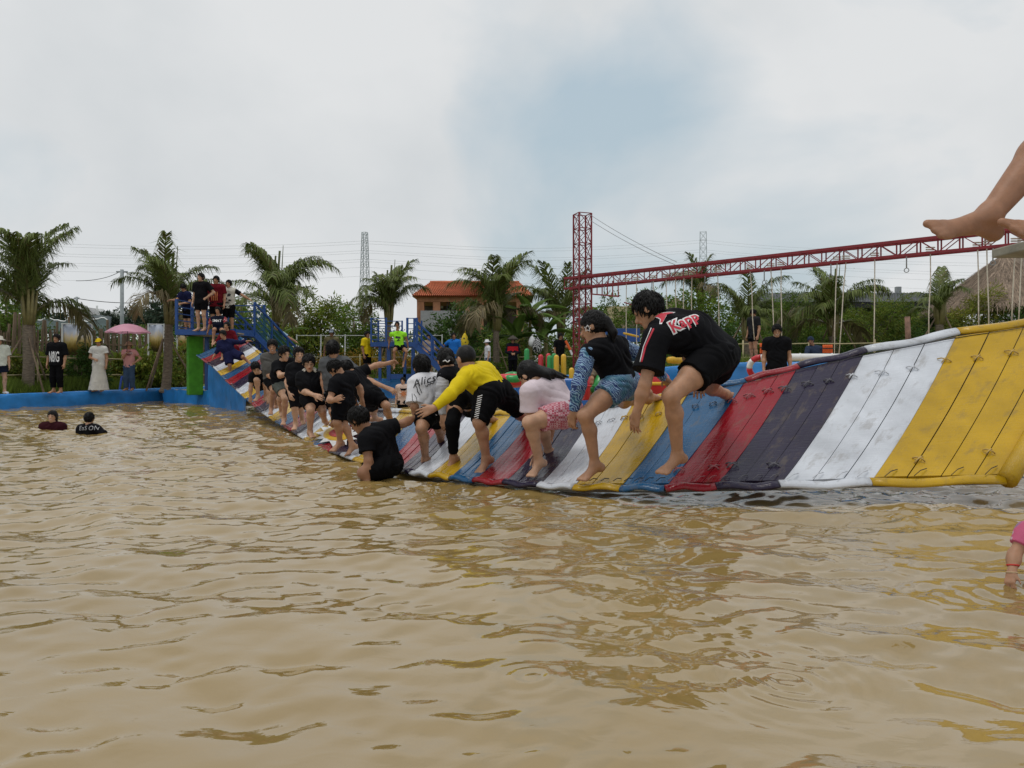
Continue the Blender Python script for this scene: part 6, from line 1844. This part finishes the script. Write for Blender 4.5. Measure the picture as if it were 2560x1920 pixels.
yb = person('boy in a long sleeved yellow shirt reaching a spread hand to the side', 6.15,
    dict(H=(1164, 898, .05), N=(1170, 926, .04), SL=(1162, 944, -.1), SR=(1210, 926, .18), EL=(1128, 984, -.25), WL=(1086, 1020, -.32), GL=(1050, 1034, -.36), ER=(1256, 966, .36), WR=(1282, 986, .5), GR=(1294, 996, .55),
         M=(1206, 948, .08), PL=(1220, 984, -.04), PR=(1246, 976, .18), KL=(1197, 1056, -.14), AL=(1216, 1148, 0), TL=(1196, 1184, -.06), KR=(1296, 1026, .5), AR=(1318, 1052, .95), TR=(1330, 1058, 1.1)), .90, (-.62, .70, -.32), 'm', 'buzz',
    dict(m=YL, x=.012, hem=-.01, sleeve=1.95, fold=.005, ff=46), dict(m=K2, len=.98, flare=.020), hu=(-.2, .2, .95), curl=.05, fat=1.1, group=GM)
pts = [(0, 0)]
for q in range(11):
    a, b = P(1194 - q * .9, 992 + q * 5.6, 5.9), P(1206 - q * 1.0, 988 + q * 5.6, 5.85)
    strip_on(yb['bottom'], yb['bottom_o'], [a, b], .0045, INKW, 'side_stripe')

lg = person('girl in black top, pale sleeves and black leggings, white clip in her hair', 6.5,
    dict(H=(1114, 902, .05), N=(1126, 926, .04), SL=(1110, 942, -.08), SR=(1150, 930, .18), EL=(1102, 992, -.12), WL=(1108, 1042, -.14), GL=(1110, 1066, -.14), ER=(1175, 970, .35), WR=(1185, 1010, .4),
         M=(1136, 958, .08), PL=(1143, 996, -.04), PR=(1166, 990, .16), KL=(1131, 1058, -.18), AL=(1134, 1146, -.04), TL=(1117, 1180, -.1), KR=(1172, 1026, .4), AR=(1226, 1046, .72), TR=(1246, 1058, .82)), .84, (-.42, .85, -.32), 'm', 'bun',
    dict(m=K, x=.014, hem=.0, sleeve=1.9, sleeve_m=cloth('mist', (.42, .42, .44)), fold=.005), dict(m=K2, len=1.82, flare=.0, x=.008, name='leggings', fold=.002), hu=(-.1, .15, .95), group=GM)
mb = MB(); q = P(1116, 904, 6.98); mb.tube([q + (-.03, 0, .0), q + (-.01, -.012, .012), q + (.012, -.012, -.006), q + (.03, 0, .012)], .006, 6); mb.build('hair_clip', INKW, lg['hair_o'], True)

wb = person('boy in a white T-shirt with black script on the back, black shorts', 6.75,
    dict(H=(1054, 918, .05), N=(1060, 942, .03), SL=(1040, 960, -.05), SR=(1088, 954, .08), EL=(1036, 1016, -.12), WL=(1048, 1056, -.02), GL=(1052, 1078, .02), ER=(1112, 1000, .16), WR=(1118, 1040, .14),
         M=(1068, 992, .02), PL=(1066, 1034, -.06), PR=(1090, 1034, .1), KL=(1053, 1072, -.22), AL=(1064, 1150, -.02), TL=(1042, 1182, -.08), KR=(1096, 1068, .2), AR=(1102, 1110, .5), TR=(1090, 1122, .5)), .86, (-.5, .85, -.12), 'm', 'spiky',
    dict(m=WH, x=.022, hem=.03, sleeve=.9, flare=.05, fold=.005, ff=22), dict(m=K2, len=.72, flare=.028), group=GM)
rW, uW = P(1090, 946, 6.8) - P(1042, 954, 6.7), up
aW = math.radians(22)
decal('print_script', lt('Alicso', .105, .4), wb['shirt'], wb['shirt_o'], P(1068, 950, 7.3), (math.cos(aW), 0, math.sin(aW)), (-math.sin(aW), 0.1, math.cos(aW)), INKK, .004)
for nm, w_, pp in (('swash', .003, ((1048, 948), (1045.5, 955), (1048, 968), (1055, 983))), ('swash', .004, ((1038, 963), (1042.5, 969.5), (1043.5, 978), (1049.5, 987))), ('swash', .0025, ((1030, 984), (1031, 1000), (1037, 1008), (1042.5, 1005), (1041, 994), (1035, 985))),
                   ('small_line', .0022, ((1067, 957.7), (1087, 950))), ('small_script', .003, ((1063, 964.5), (1068, 966), (1070, 961), (1075, 962), (1077, 957.5), (1082, 959), (1086, 954)))):
    strip_on(wb['shirt'], wb['shirt_o'], [P(x, y, 7.0) for x, y in pp], w_, INKK, 'print_' + nm)

person('man in black sitting on the mat edge with one hand down in the water', 6.3,
    dict(H=(897, 1050, .0), N=(921, 1076, .02), SL=(916, 1098, -.14), SR=(966, 1072, .12), EL=(921, 1152, -.2), WL=(918, 1204, -.22), GL=(908, 1230, -.24), ER=(1010, 1058, .2), WR=(1038, 1044, .32), GR=(1052, 1040, .36),
         M=(950, 1112, .03), PL=(962, 1166, -.08), PR=(980, 1158, .12), KL=(908, 1182, -.2), AL=(926, 1232, -.05), TL=(905, 1250, -.1), KR=(935, 1190, .1), AR=(945, 1240, .2), TR=(930, 1250, .2)), .86, (-.72, .35, -.55), 'd', 'short',
    dict(m=K, x=.020, hem=.05, sleeve=.62, flare=.035, fold=.006), dict(m=K2, len=.9, flare=.03), hu=(-.45, .2, .8), group=GM)

# --- the group facing the camera further along the mat
person('man in black bent forward, seen from behind, both feet at the wet mat edge', 8.5,
    dict(H=(838, 922, 0), N=(852, 938, .02), SL=(838, 958, -.12), SR=(878, 942, .14), EL=(824, 1000, -.2), WL=(836, 1000, -.34), GL=(848, 995, -.38), ER=(900, 970, .25), WR=(905, 1000, .3),
         M=(856, 972, .02), PL=(850, 1008, -.05), PR=(868, 1004, .1), KL=(842, 1056, -.12), AL=(850, 1106, 0), TL=(830, 1128, -.1), KR=(858, 1058, 0), AR=(881, 1114, .0), TR=(866, 1138, -.1)), .80, (-.5, .25, -.8), 'm', 'short',
    dict(m=K, x=.02, hem=.05, sleeve=.6, flare=.03), dict(m=K2, len=.92, flare=.025), hu=(-.5, .1, .8), group=GM)
person('man in black leaning right with one arm stretched straight out', 9.0,
    dict(H=(868, 922, .1), N=(878, 936, .08), SL=(872, 950, -.05), SR=(894, 934, .2), EL=(880, 985, .1), WL=(890, 1010, .1), ER=(938, 914, .3), WR=(970, 908, .4), GR=(992, 902, .45),
         M=(896, 962, .06), PL=(914, 990, -.06), PR=(932, 984, .12), KL=(935, 1022, .25), AL=(938, 1046, .55), TL=(958, 1050, .65), KR=(966, 1014, -.02), AR=(984, 1070, .2), TR=(1006, 1080, .22)), .84, (-.3, .6, -.6), 'm', 'short',
    dict(m=K, x=.02, hem=-.01, sleeve=.62, flare=.04), dict(m=K2, len=.82, flare=.03), group=GM)
person('man in a grey T-shirt seen from behind, tattooed forearm held out', 10.6,
    dict(H=(833, 874, 0), N=(836, 896, .02), SL=(813, 908, 0), SR=(862, 906, .05), EL=(808, 945, -.03), WL=(812, 985, -.05), ER=(908, 946, -.3), WR=(968, 970, -.5), GR=(996, 984, -.55),
         M=(840, 942, 0), PL=(832, 986, 0), PR=(854, 984, .05), KL=(832, 1030, -.1), AL=(834, 1058, .3), TL=(828, 1066, .3), KR=(856, 1030, 0), AR=(858, 1058, .4), TR=(852, 1066, .4)), 1.0, (.1, .98, -.05), 'm', 'short',
    dict(m=GY, x=.022, hem=.08, sleeve=.62, flare=.04), dict(m=K2, len=.8), group=GM)
pw = person('stocky man in a black polo with a cream collar, looking down', 10.7,
    dict(H=(772, 908, -.02), N=(774, 930, .03), SL=(754, 943, -.02), SR=(800, 938, .1), EL=(754, 976, -.06), WL=(786, 988, -.3), GL=(804, 994, -.36), ER=(816, 960, .1), WR=(820, 990, -.1),
         M=(779, 962, .0), PL=(773, 996, -.02), PR=(794, 996, .1), KL=(777, 1026, -.2), AL=(775, 1080, 0), TL=(784, 1093, -.2), KR=(806, 1028, 0), AR=(812, 1052, .35), TR=(820, 1060, .3)), .98, (.30, -.88, -.30), 'l', 'short',
    dict(m=K, x=.016, hem=.05, sleeve=.68, flare=.03, collar=CR), dict(m=K2, len=.72, flare=.02), fat=1.12, group=GM)
person('boy in a dark polo standing between the leaning man and the stocky one', 11.7,
    dict(H=(747, 886, -.02), N=(746, 909, .02), SL=(728, 920, 0), SR=(764, 918, .08), EL=(717, 955, -.03), WL=(724, 982, -.1), ER=(772, 950, .1), WR=(766, 980, .1),
         M=(744, 946, 0), PL=(735, 978, 0), PR=(750, 978, .08), KL=(737, 1020, -.08), AL=(739, 1060, 0), TL=(735, 1074, -.15), KR=(752, 1020, .05), AR=(756, 1050, .3), TR=(760, 1060, .2)), .92, (.45, -.86, -.08), 'l', 'short',
    dict(m=K, x=.018, hem=.04, sleeve=.66, flare=.03), dict(m=K2, len=.98, flare=.02), smile=True, group=GM)
person('grinning man in a black shirt and grey shorts leaning forward', 12.7,
    dict(H=(711, 884, -.05), N=(706, 904, .02), SL=(692, 914, 0), SR=(730, 906, .1), EL=(700, 940, -.2), WL=(716, 934, -.4), ER=(745, 935, .1), WR=(748, 960, .1),
         M=(702, 938, .05), PL=(700, 964, 0), PR=(716, 964, .1), KL=(713, 996, -.2), AL=(710, 1048, 0), TL=(708, 1062, -.18), KR=(700, 998, .1), AR=(704, 1030, .3), TR=(706, 1040, .2)), 1.0, (.72, -.62, -.28), 'l', 'short',
    dict(m=K, x=.018, hem=.04, sleeve=.66, flare=.03), dict(m=GSH, len=.55, flare=.03), smile=True, group=GM)
person('laughing young man in a grey striped T-shirt', 13.8,
    dict(H=(681, 866, -.04), N=(682, 886, .02), SL=(662, 894, 0), SR=(700, 892, .08), EL=(667, 932, -.05), WL=(686, 953, -.22), GL=(694, 962, -.26), ER=(708, 925, .1), WR=(705, 950, .05),
         M=(682, 922, 0), PL=(676, 950, 0), PR=(694, 950, .08), KL=(684, 976, -.18), AL=(678, 1022, 0), TL=(677, 1036, -.18), KR=(692, 980, .0), AR=(690, 1012, .3), TR=(690, 1020, .2)), 1.0, (.2, -.94, -.22), 'm', 'spiky',
    dict(m=STRP, x=.018, hem=.05, sleeve=.66, flare=.03), dict(m=K2, len=.72), smile=True, group=GM)
person('boy in black crouching on all fours at the mat edge', 14.9,
    dict(H=(639, 920, -.15), N=(650, 934, 0), SL=(632, 940, -.02), SR=(664, 936, .06), EL=(627, 966, -.05), WL=(626, 992, -.02), ER=(670, 970, 0), WR=(671, 994, 0),
         M=(653, 948, .15), PL=(650, 962, .3), PR=(664, 960, .35), KL=(641, 950, -.15), AL=(645, 990, .02), TL=(637, 1002, -.1), KR=(664, 960, .0), AR=(664, 992, .2), TR=(660, 1000, .1)), .95, (.4, -.62, -.62), 'l', 'short',
    dict(m=K, x=.018, hem=.03, sleeve=.66, flare=.03), dict(m=K2, len=.75), hu=(.1, -.4, .8), smile=True, group=GM)
person('girl in a loose navy dress stepping down the top of the mat', 20.0,
    dict(H=(557, 836, -.05), N=(561, 852, 0), SL=(549, 859, 0), SR=(581, 855, .08), EL=(546, 874, -.03), WL=(536, 888, -.05), ER=(602, 856, .05), WR=(620, 853, .02),
         M=(567, 872, 0), PL=(570, 884, 0), PR=(583, 884, .05), KL=(574, 912, -.1), AL=(574, 932, 0), TL=(572, 940, -.15), KR=(606, 892, -.05), AR=(618, 902, .1), TR=(626, 908, 0)), .88, (-.35, -.85, -.3), 'm', 'bun',
    dict(m=NV, x=.03, hem=.06, sleeve=1.75, fold=.01), dict(m=NV, len=.95, flare=.07, x=.04, name='dress_skirt'), smile=True, group=GM)
person('long haired girl in a maroon top sitting at the top of the mat', 21.2,
    dict(H=(567, 814, -.05), N=(568, 828, 0), SL=(555, 834, 0), SR=(583, 833, .06), EL=(547, 848, -.1), WL=(536, 858, -.2), ER=(592, 852, 0), WR=(594, 868, -.1),
         M=(570, 848, .05), PL=(562, 864, .05), PR=(580, 864, .1), KL=(556, 868, -.4), AL=(556, 892, -.35), TL=(554, 900, -.5), KR=(590, 870, -.35), AR=(598, 892, -.2), TR=(604, 897, -.35)), .88, (-.15, -.97, -.1), 'm', 'long',
    dict(m=MR, x=.02, hem=.05, sleeve=1.7), dict(m=MR, len=1.5, flare=.03), group=GM)

# --- on the platform
GP = 'boys on the blue platform'
sm = person('small boy in a navy shirt with white lettering sitting on the platform edge', 22.5,
    dict(H=(544, 776, -.03), N=(545, 791, 0), SL=(529, 797, 0), SR=(560, 796, .04), EL=(524, 814, .05), WL=(520, 828, .1), ER=(566, 812, 0), WR=(562, 826, -.1),
         M=(545, 810, 0), PL=(538, 824, .05), PR=(553, 824, .08), KL=(535, 824, -.4), AL=(533, 852, -.38), TL=(531, 861, -.55), KR=(556, 826, -.38), AR=(552, 850, -.36), TR=(551, 858, -.5)), .84, (.05, -.98, -.12), 'm', 'short',
    dict(m=DN, x=.014, hem=.02, sleeve=.75, sleeve_m=pattern_mat('red_white_sleeve', 'flower', (.35, .03, .04), (.55, .5, .5), 18)), dict(m=DN, len=.55), group=GP)
decal('print_lettering', lt('SMAT', .10, 0, .004), sm['shirt'], sm['shirt_o'], P(545, 802, 22.5), (1, 0, 0), (0, 0, 1), INKW, .008)
J, s, fw = stand(503, 683, 829, 22.9, -12, ('down', 'hip'), z_foot=Zd + .01); person('tallest boy on the platform, all in black, hand on hip', 22.9, J, s, (-.35, -.9, .02), 'l', 'spiky', dict(m=K, x=.022, hem=.06, sleeve=.72, flare=.045), dict(m=K2, len=.62, flare=.03), smile=True, group=GP)
J, s, fw = stand(541, 690, 832, 23.5, 4, ('down', 'down'), z_foot=Zd + .01)
rf_ = person('boy in a dark red T-shirt with a striped flag print', 23.5, J, s, (0, -.98, -.1), 'm', 'short', dict(m=MR, x=.024, hem=.08, sleeve=.7, flare=.04), dict(m=K2, len=.8), fat=1.1, group=GP)
cF = P(541, 741, 23.5); kf = 23.3 / FPX
decal('print_flag', poly_mesh([[(-.10, .02), (-.02, .02), (-.02, .13), (-.10, .13)]]), rf_['shirt'], rf_['shirt_o'], cF, (1, 0, 0), (0, 0, 1), cloth('flag_blue', (.03, .04, .14)), .008)
for q in range(4): decal('print_flag', poly_mesh([[(-.10 + q * .055, -.14), (-.075 + q * .055, -.14), (-.075 + q * .055, .13 if q > 1 else .01), (-.10 + q * .055, .13 if q > 1 else .01)]]), rf_['shirt'], rf_['shirt_o'], cF, (1, 0, 0), (0, 0, 1), INKO, .010)
J, s, fw = stand(572, 700, 832, 23.9, 8, ('down', 'out'), z_foot=Zd + .01); rg = person('boy in a cream shirt with dark sleeves holding the stair rail', 23.9, J, s, (-.1, -.98, -.05), 'm', 'short', dict(m=CR, x=.02, hem=.06, sleeve=.7, sleeve_m=K, flare=.03), dict(m=K2, len=.95), group=GP)
for q, (x, y, w, h_) in enumerate(((562, 735, .05, .03), (576, 738, .06, .05), (568, 748, .05, .05), (578, 752, .05, .03), (571, 758, .09, .02))): decal('print_spots', poly_mesh([[(-w, -h_), (w * .6, -h_ * .7), (w, h_ * .4), (-.2 * w, h_), (-w * .8, h_ * .3)]]), rg['shirt'], rg['shirt_o'], P(x, y, 23.9), (1, 0, 0), (0, 0, 1), INKK, .008)
J, s, fw = stand(470, 712, 830, 24.7, -25, ('fwd', 'belly'), lean=(-.04, -.10), z_foot=Zd + .01); person('boy leaning over the platform railing, looking down', 24.7, J, s, (-.3, -.75, -.6), 'm', 'short', dict(m=NV, x=.02, hem=.06, sleeve=.7), dict(m=K2, len=.8), group=GP)
J, s, fw = stand(690, 808, 935, 26.2, 10, ('down', 'out')); person('boy in a navy shirt with pale sleeves leaning on the stair rail', 26.2, J, s, (-.2, -.97, 0), 'm', 'short', dict(m=DN, x=.02, hem=.06, sleeve=.75, sleeve_m=cloth('sky', (.30, .42, .5)), flare=.03), dict(m=DN, len=.8))

# --- along the back bank
J, s, fw = stand(829, 824, 948, 33, 0, ('down', 'down')); person('man in a pale blue cap standing among the weeds behind the group', 33, J, s, (.1, -.98, 0), 'd', 'short', dict(m=cloth('moss', (.20, .17, .09)), hem=.06, sleeve=.7), dict(m=K2, len=1.8), hat=('cap', cloth('capblue', (.42, .5, .6))))
J, s, fw = stand(917, 828, 945, 28.4, 65, ('down', 'fwd'), z_foot=.76); yk = person('boy in a yellow T-shirt and black shorts on the back wall', 28.4, J, s, (.8, -.6, 0), 'd', 'short', dict(m=YL, x=.022, hem=.07, sleeve=.7, flare=.04), dict(m=K2, len=.8))
lk = person('boy in a lime green shirt sitting on the small blue platform', 28.0,
    dict(H=(993, 812, -.02), N=(994, 828, 0), SL=(979, 835, 0), SR=(1012, 835, .04), EL=(974, 852, .08), WL=(972, 866, .08), ER=(1018, 852, .08), WR=(1020, 868, .06), M=(997, 850, 0), PL=(992, 868, 0), PR=(1006, 868, .03), KL=(985, 878, -.42), AL=(986, 912, -.4), TL=(985, 922, -.5), KR=(1017, 880, -.42), AR=(1009, 908, -.38), TR=(1008, 918, -.5)), .92, (0, -.98, -.05), 'd', 'short',
    dict(m=LIME, x=.016, hem=.0, sleeve=.35), dict(m=K2, len=.45))
decal('print', poly_mesh([[(-.1, .0), (.1, -.02), (.08, .06), (-.08, .08)], [(-.05, -.1), (.08, -.09), (.02, -.02)]]), lk['shirt'], lk['shirt_o'], P(996, 846, 28.0), (1, 0, 0), (0, 0, 1), INKK, .01)
J, s, fw = stand(1071, 835, 945, 31, -5, ('belly', 'belly')); person('woman in a brown striped top behind the small stairs', 31, J, s, (.1, -.98, -.1), 'm', 'long', dict(m=STRW, hem=.06, sleeve=.9), dict(m=DN, len=.8))
J, s, fw = stand(1135, 832, 950, 30, -20, ('out', 'down'), z_foot=.76); person('man in a bright blue polo shirt resting a hand on the stair rail', 30, J, s, (.2, -.95, .05), 'd', 'short', dict(m=BPOLO, x=.02, hem=.08, sleeve=.7, collar=BPOLO), dict(m=GSH, len=.9), fat=1.1)
J, s, fw = stand(1219, 850, 955, 30.5, -75, ('hip', 'down'), z_foot=.76); person('woman in a wide white hat and jeans standing side on', 30.5, J, s, (-.9, -.4, -.1), 'l', 'bun', dict(m=WH, hem=.04, sleeve=.6), dict(m=JN, len=1.9, flare=.04, name='jeans'), hat=('wide', WH))
J, s, fw = stand(1282, 843, 945, 30.2, 5, ('belly', 'belly'), z_foot=.76); jk = person('man in a red and black jacket and dark conical hat', 30.2, J, s, (0, -1, -.1), 'd', 'short', dict(m=cloth('jacket', (.012, .012, .02)), x=.022, hem=.08, sleeve=1.9), dict(m=K2, len=1.9, name='trousers'), hat=('cone', pm('dark_straw', (.06, .05, .04), .9)))
decal('jacket_yoke', poly_mesh([[(-.22, -.10), (-.06, -.06), (0, -.12), (.06, -.06), (.22, -.10), (.2, .09), (-.2, .09)]]), jk['shirt'], jk['shirt_o'], P(1282, 872, 30.2), (1, 0, 0), (0, 0, 1), RD, .012)
J, s, fw = stand(1400, 833, 950, 28.6, 30, ('down', 'fwd'), z_foot=.8); person('man in a black T-shirt and cap near the red tower', 28.6, J, s, (.6, -.8, 0), 'd', 'short', dict(m=K, hem=.08, sleeve=.7), dict(m=K2, len=.9), hat=('cap', K))
ov = empty('orange_vest', P(1421, 880, 27.9), 'orange and white life vest dangling beside the red tower', 'life vest')
mb = MB(); mb.bar(P(1414, 852, 28), P(1426, 876, 28), .2, .08); mb.build('orange_panel', M_orange, ov, False, .02)
mb = MB(); mb.bar(P(1425, 875, 28), P(1431, 888, 28), .2, .07); mb.build('white_panel', M_white, ov, False, .02)
pb = person('boy with goggles round his neck standing chest deep in the far water', 22.0, *(lambda t: (t[0], t[1]))(stand(1008, 946, 1048, 22.0, 18, ('down', 'fwd'))), (.1, -.98, 0), 'l', 'short', dict(m=ORT, hem=.08, sleeve=.8, flare=.03), dict(m=K2, len=.8)) if False else None
J, s, fw = stand(1008, 943, 1068, 21.5, -10, ('down', 'down')); pb = person('boy with goggles round his neck standing in the far water', 21.5, J, s, (-.1, -.98, -.05), 'l', 'short', dict(m=ORT, x=.022, hem=.08, sleeve=.8, flare=.04), dict(m=K2, len=.8))
decal('print_sun', poly_mesh([[(math.cos(a) * (.12 if k % 2 else .05), math.sin(a) * (.12 if k % 2 else .05)) for k, a in enumerate(np.linspace(0, 2 * math.pi, 15)[:-1])]]), pb['shirt'], pb['shirt_o'], P(1010, 984, 21.5), (1, 0, 0), (0, 0, 1), INKO, .01)
mb = MB(); q = P(1008, 974, 21.2); mb.tube([q + (-.09, .06, .03), q + (-.05, 0, 0), q + (.05, 0, 0), q + (.09, .06, .03)], [.012, .03, .03, .012], 8); mb.build('goggles', K, pb['root'], True)
person('person in khaki bending over the green float beyond the patterned sleeve', 12.3,
    dict(H=(1480, 900, .2), N=(1482, 915, .15), SL=(1476, 925, 0), SR=(1494, 922, .1), EL=(1480, 948, -.1), WL=(1478, 975, -.12), ER=(1498, 948, 0), WR=(1500, 972, -.05), M=(1488, 930, .1), PL=(1484, 942, .2), PR=(1498, 942, .25), KL=(1482, 972, .1), AL=(1482, 1002, .2), TL=(1478, 1008, .1), KR=(1500, 972, .15), AR=(1500, 1000, .25), TR=(1500, 1006, .15)), .80, (-.1, -.6, -.8), 'm', 'short', dict(m=KH, hem=.04, sleeve=.7), dict(m=KH, len=.6))
J, s, fw = stand(1884, 773, 903, 22.3, -65, ('down', 'down'), z_foot=1.28); person('boy in a dark grey T-shirt standing on the far wall, looking down', 22.3, J, s, (-.75, -.4, -.55), 'm', 'spiky', dict(m=cloth('charcoal', (.02, .021, .024)), x=.022, hem=.09, sleeve=.7), dict(m=K2, len=.5))
J, s, fw = stand(1942, 811, 1030, 13.6, -14, ('down', 'down')); bm2 = person('smiling man in a black T-shirt behind the far edge of the mat', 13.6, J, s, (-.2, -.93, -.28), 'm', 'short', dict(m=K, x=.022, hem=.08, sleeve=.6, flare=.03), dict(m=K2, len=.8), smile=True)
person('person in a slate blue hooded jacket sitting on the bank', 22.6,
    dict(H=(2027, 852, -.02), N=(2032, 866, .02), SL=(2020, 872, 0), SR=(2050, 872, .1), EL=(2016, 888, -.1), WL=(2008, 893, -.25), ER=(2052, 890, -.05), WR=(2025, 896, -.3), M=(2038, 882, .05), PL=(2030, 896, 0), PR=(2046, 896, .05), KL=(2012, 896, -.4), AL=(2012, 920, -.4), TL=(2008, 926, -.5), KR=(2030, 898, -.4), AR=(2030, 922, -.4), TR=(2026, 928, -.5)), 1.0, (-.6, -.75, -.25), 'd', 'bun', dict(m=HOOD, x=.03, hem=.05, sleeve=1.85), dict(m=K2, len=1.8), hat=None, hair_m=HOOD)
J, s, fw = stand(1772, 852, 935, 30, 10, ('belly', 'belly')); person('person in white sitting beyond the garden chair', 30, J, s, (0, -1, 0), 'm', 'short', dict(m=cloth('dull_white', (.35, .35, .36)), hem=.06, sleeve=.8), dict(m=K2, len=1.7))
J, s, fw = stand(1128, 757, 835, 50.2, 30, ('belly', 'hip')); person('dark silhouette of a person on the tiled house balcony', 50.2, J, s, (.3, -.9, 0), 'd', 'short', dict(m=K, hem=.06, sleeve=.8), dict(m=K2, len=1.7))

# --- on the left bank
J, s, fw = stand(-2, 842, 990, 21.2, 45, ('down', 'down'), z_foot=.39, spread=1.4); person('woman in a pale top, dark shorts and white shoes at the left edge', 21.2, J, s, (.6, -.8, 0), 'l', 'bun', dict(m=cloth('mint_white', (.58, .60, .52)), x=.03, hem=.02, sleeve=.75, flare=.05), dict(m=DN, len=.55, flare=.07), hat=('wide', CR), shoes=WH)
J, s, fw = stand(142, 835, 985, 22.0, 0, ('down', 'down'), z_foot=.39)
nb_ = person('barefoot young man in black with tall white letters on his T-shirt', 22.0, J, s, (.05, -.97, -.15), 'm', 'spiky', dict(m=K, x=.035, hem=.05, sleeve=.95, flare=.055), dict(m=K2, len=1.78, flare=.035, name='trousers'))
decal('print_lettering', lt('N8IG', .16, 0, .003), nb_['shirt'], nb_['shirt_o'], P(142, 892, 22.0), (1, 0, 0), (0, 0, 1), INKW, .01, .78, 2.6, .05)
J, s, fw = stand(247, 846, 977, 23.6, 8, ('belly', 'down'), z_foot=.40); person('woman in a long white dress and yellow cap', 23.6, J, s, (.25, -.95, -.1), 'm', 'bun', dict(m=cloth('ivory', (.62, .60, .56)), x=.02, hem=.02, sleeve=.5, flare=.05), dict(m=cloth('skirt_ivory', (.60, .57, .51)), skirt=(.80, .30), name='long_skirt'), hat=('cap', cloth('capyellow', (.70, .50, .02))))
J, s, fw = stand(323, 856, 974, 24.5, 5, ('up', 'hip'), z_foot=.41); J['WL'] = UMB_HAND + np.array((-.03, .02, -.05)); J['EL'] = mix(J['SL'], J['WL'], .5) + np.array((-.06, -.03, -.16))
up_ = person('woman in a pink T-shirt, jeans and straw hat under the umbrella', 24.5, J, s, (.15, -.97, -.05), 'm', 'bun', dict(m=PK, x=.018, hem=.03, sleeve=.55), dict(m=JN, len=1.92, flare=.05, name='jeans'), hat=('wide', pm('straw', (.30, .20, .12), .9)), curl=.9)
decal('print_disc', poly_mesh([[(.11 * math.cos(a), .085 * math.sin(a)) for a in np.linspace(0, 2 * math.pi, 19)[:-1]]]), up_['shirt'], up_['shirt_o'], P(326, 883, 24.5), (1, 0, 0), (0, 0, 1), cloth('print_brown', (.26, .11, .11)), .008)
decal('print_lettering', lt('OHIO', .085, 0, .004), up_['shirt'], up_['shirt_o'], P(326, 883, 24.5), (1, 0, 0), (0, 0, 1), cloth('print_pale', (.6, .42, .42)), .014)
# --- in the water
J, s, fw = stand(132, 1026, 1230, 13.0, 10, ('down', 'down')); person('laughing girl in a dark maroon top, chest deep in the water', 13.0, J, s, (.15, -.97, .02), 'l', 'long', dict(m=cloth('wine', (.035, .008, .012)), x=.02, hem=.05, sleeve=.75), dict(m=K2, len=.8), smile=True)
J, s, fw = stand(222, 1031, 1240, 12.3, 168, ('out', 'belly')); eb = person('boy in black with white lettering on his back, chest deep in the water', 12.3, J, s, (.1, .98, .0), 'l', 'short', dict(m=K, x=.022, hem=.05, sleeve=.75, flare=.04), dict(m=K2, len=.8))
decal('print_lettering', lt('EaS ON', .098, 0, -.001), eb['shirt'], eb['shirt_o'], P(230, 1069, 12.3), (1, 0, .02), (0, 0, 1), pm('ink_grey', (.42, .42, .43), .6, .05, 3, 0), .006)
# --- at the right edge, close by
pgr = person('child in a pink floral swim shirt standing in the water at the right edge', 3.55,
    dict(H=(2660, 1215, 0), N=(2650, 1290, .0), SL=(2572, 1330, -.02), SR=(2730, 1330, .06), EL=(2536, 1386, -.04), WL=(2530, 1430, -.10), GL=(2520, 1474, -.14), ER=(2770, 1400, 0), WR=(2780, 1460, -.05), M=(2645, 1420, 0), PL=(2615, 1520, 0), PR=(2680, 1520, .02), KL=(2610, 1640, -.02), AL=(2612, 1760, 0), TL=(2600, 1780, -.1), KR=(2690, 1640, 0), AR=(2690, 1760, 0), TR=(2680, 1780, -.1)), .60, (-.3, -.9, 0), 'm', 'short',
    dict(m=FLOR, x=.018, hem=.04, sleeve=.62, flare=.03), dict(m=FLOR, len=.6), curl=.55)
for q, (y_, m_) in enumerate(((1416, cloth('band_red', (.55, .06, .05))), (1436, cloth('band_tan', (.5, .36, .22))))): torus(mix(P(2536, 1386, 3.51), P(2530, 1430, 3.45), (y_ - 1386) / 48), .0235 if q == 0 else .021, .004, (0.1, .3, 1), m_, 'bracelet', pgr['root'])
person('person sitting on the board above, only the bare lower legs and feet in view', 3.1,
    dict(H=(3000, 20, .1), N=(2960, 110, .1), SL=(2940, 160, -.15), SR=(2960, 160, .2), EL=(2900, 300, -.2), WL=(2800, 400, -.2), ER=(2920, 320, .3), WR=(2830, 420, .3), M=(2950, 330, .05), PL=(2930, 520, -.08), PR=(2950, 520, .12), KL=(2640, 310, -.05), AL=(2471, 542, -.08), TL=(2328, 574, -.16), KR=(2760, 380, .2), AR=(2650, 556, -.05), TR=(2522, 568, -.30)), 1.08, (-.9, .1, 0), 'd', 'short',
    dict(m=K, hem=.05, sleeve=.6), dict(m=K2, len=.7), vox=.006, fat=1.6, foot_roll=.75)
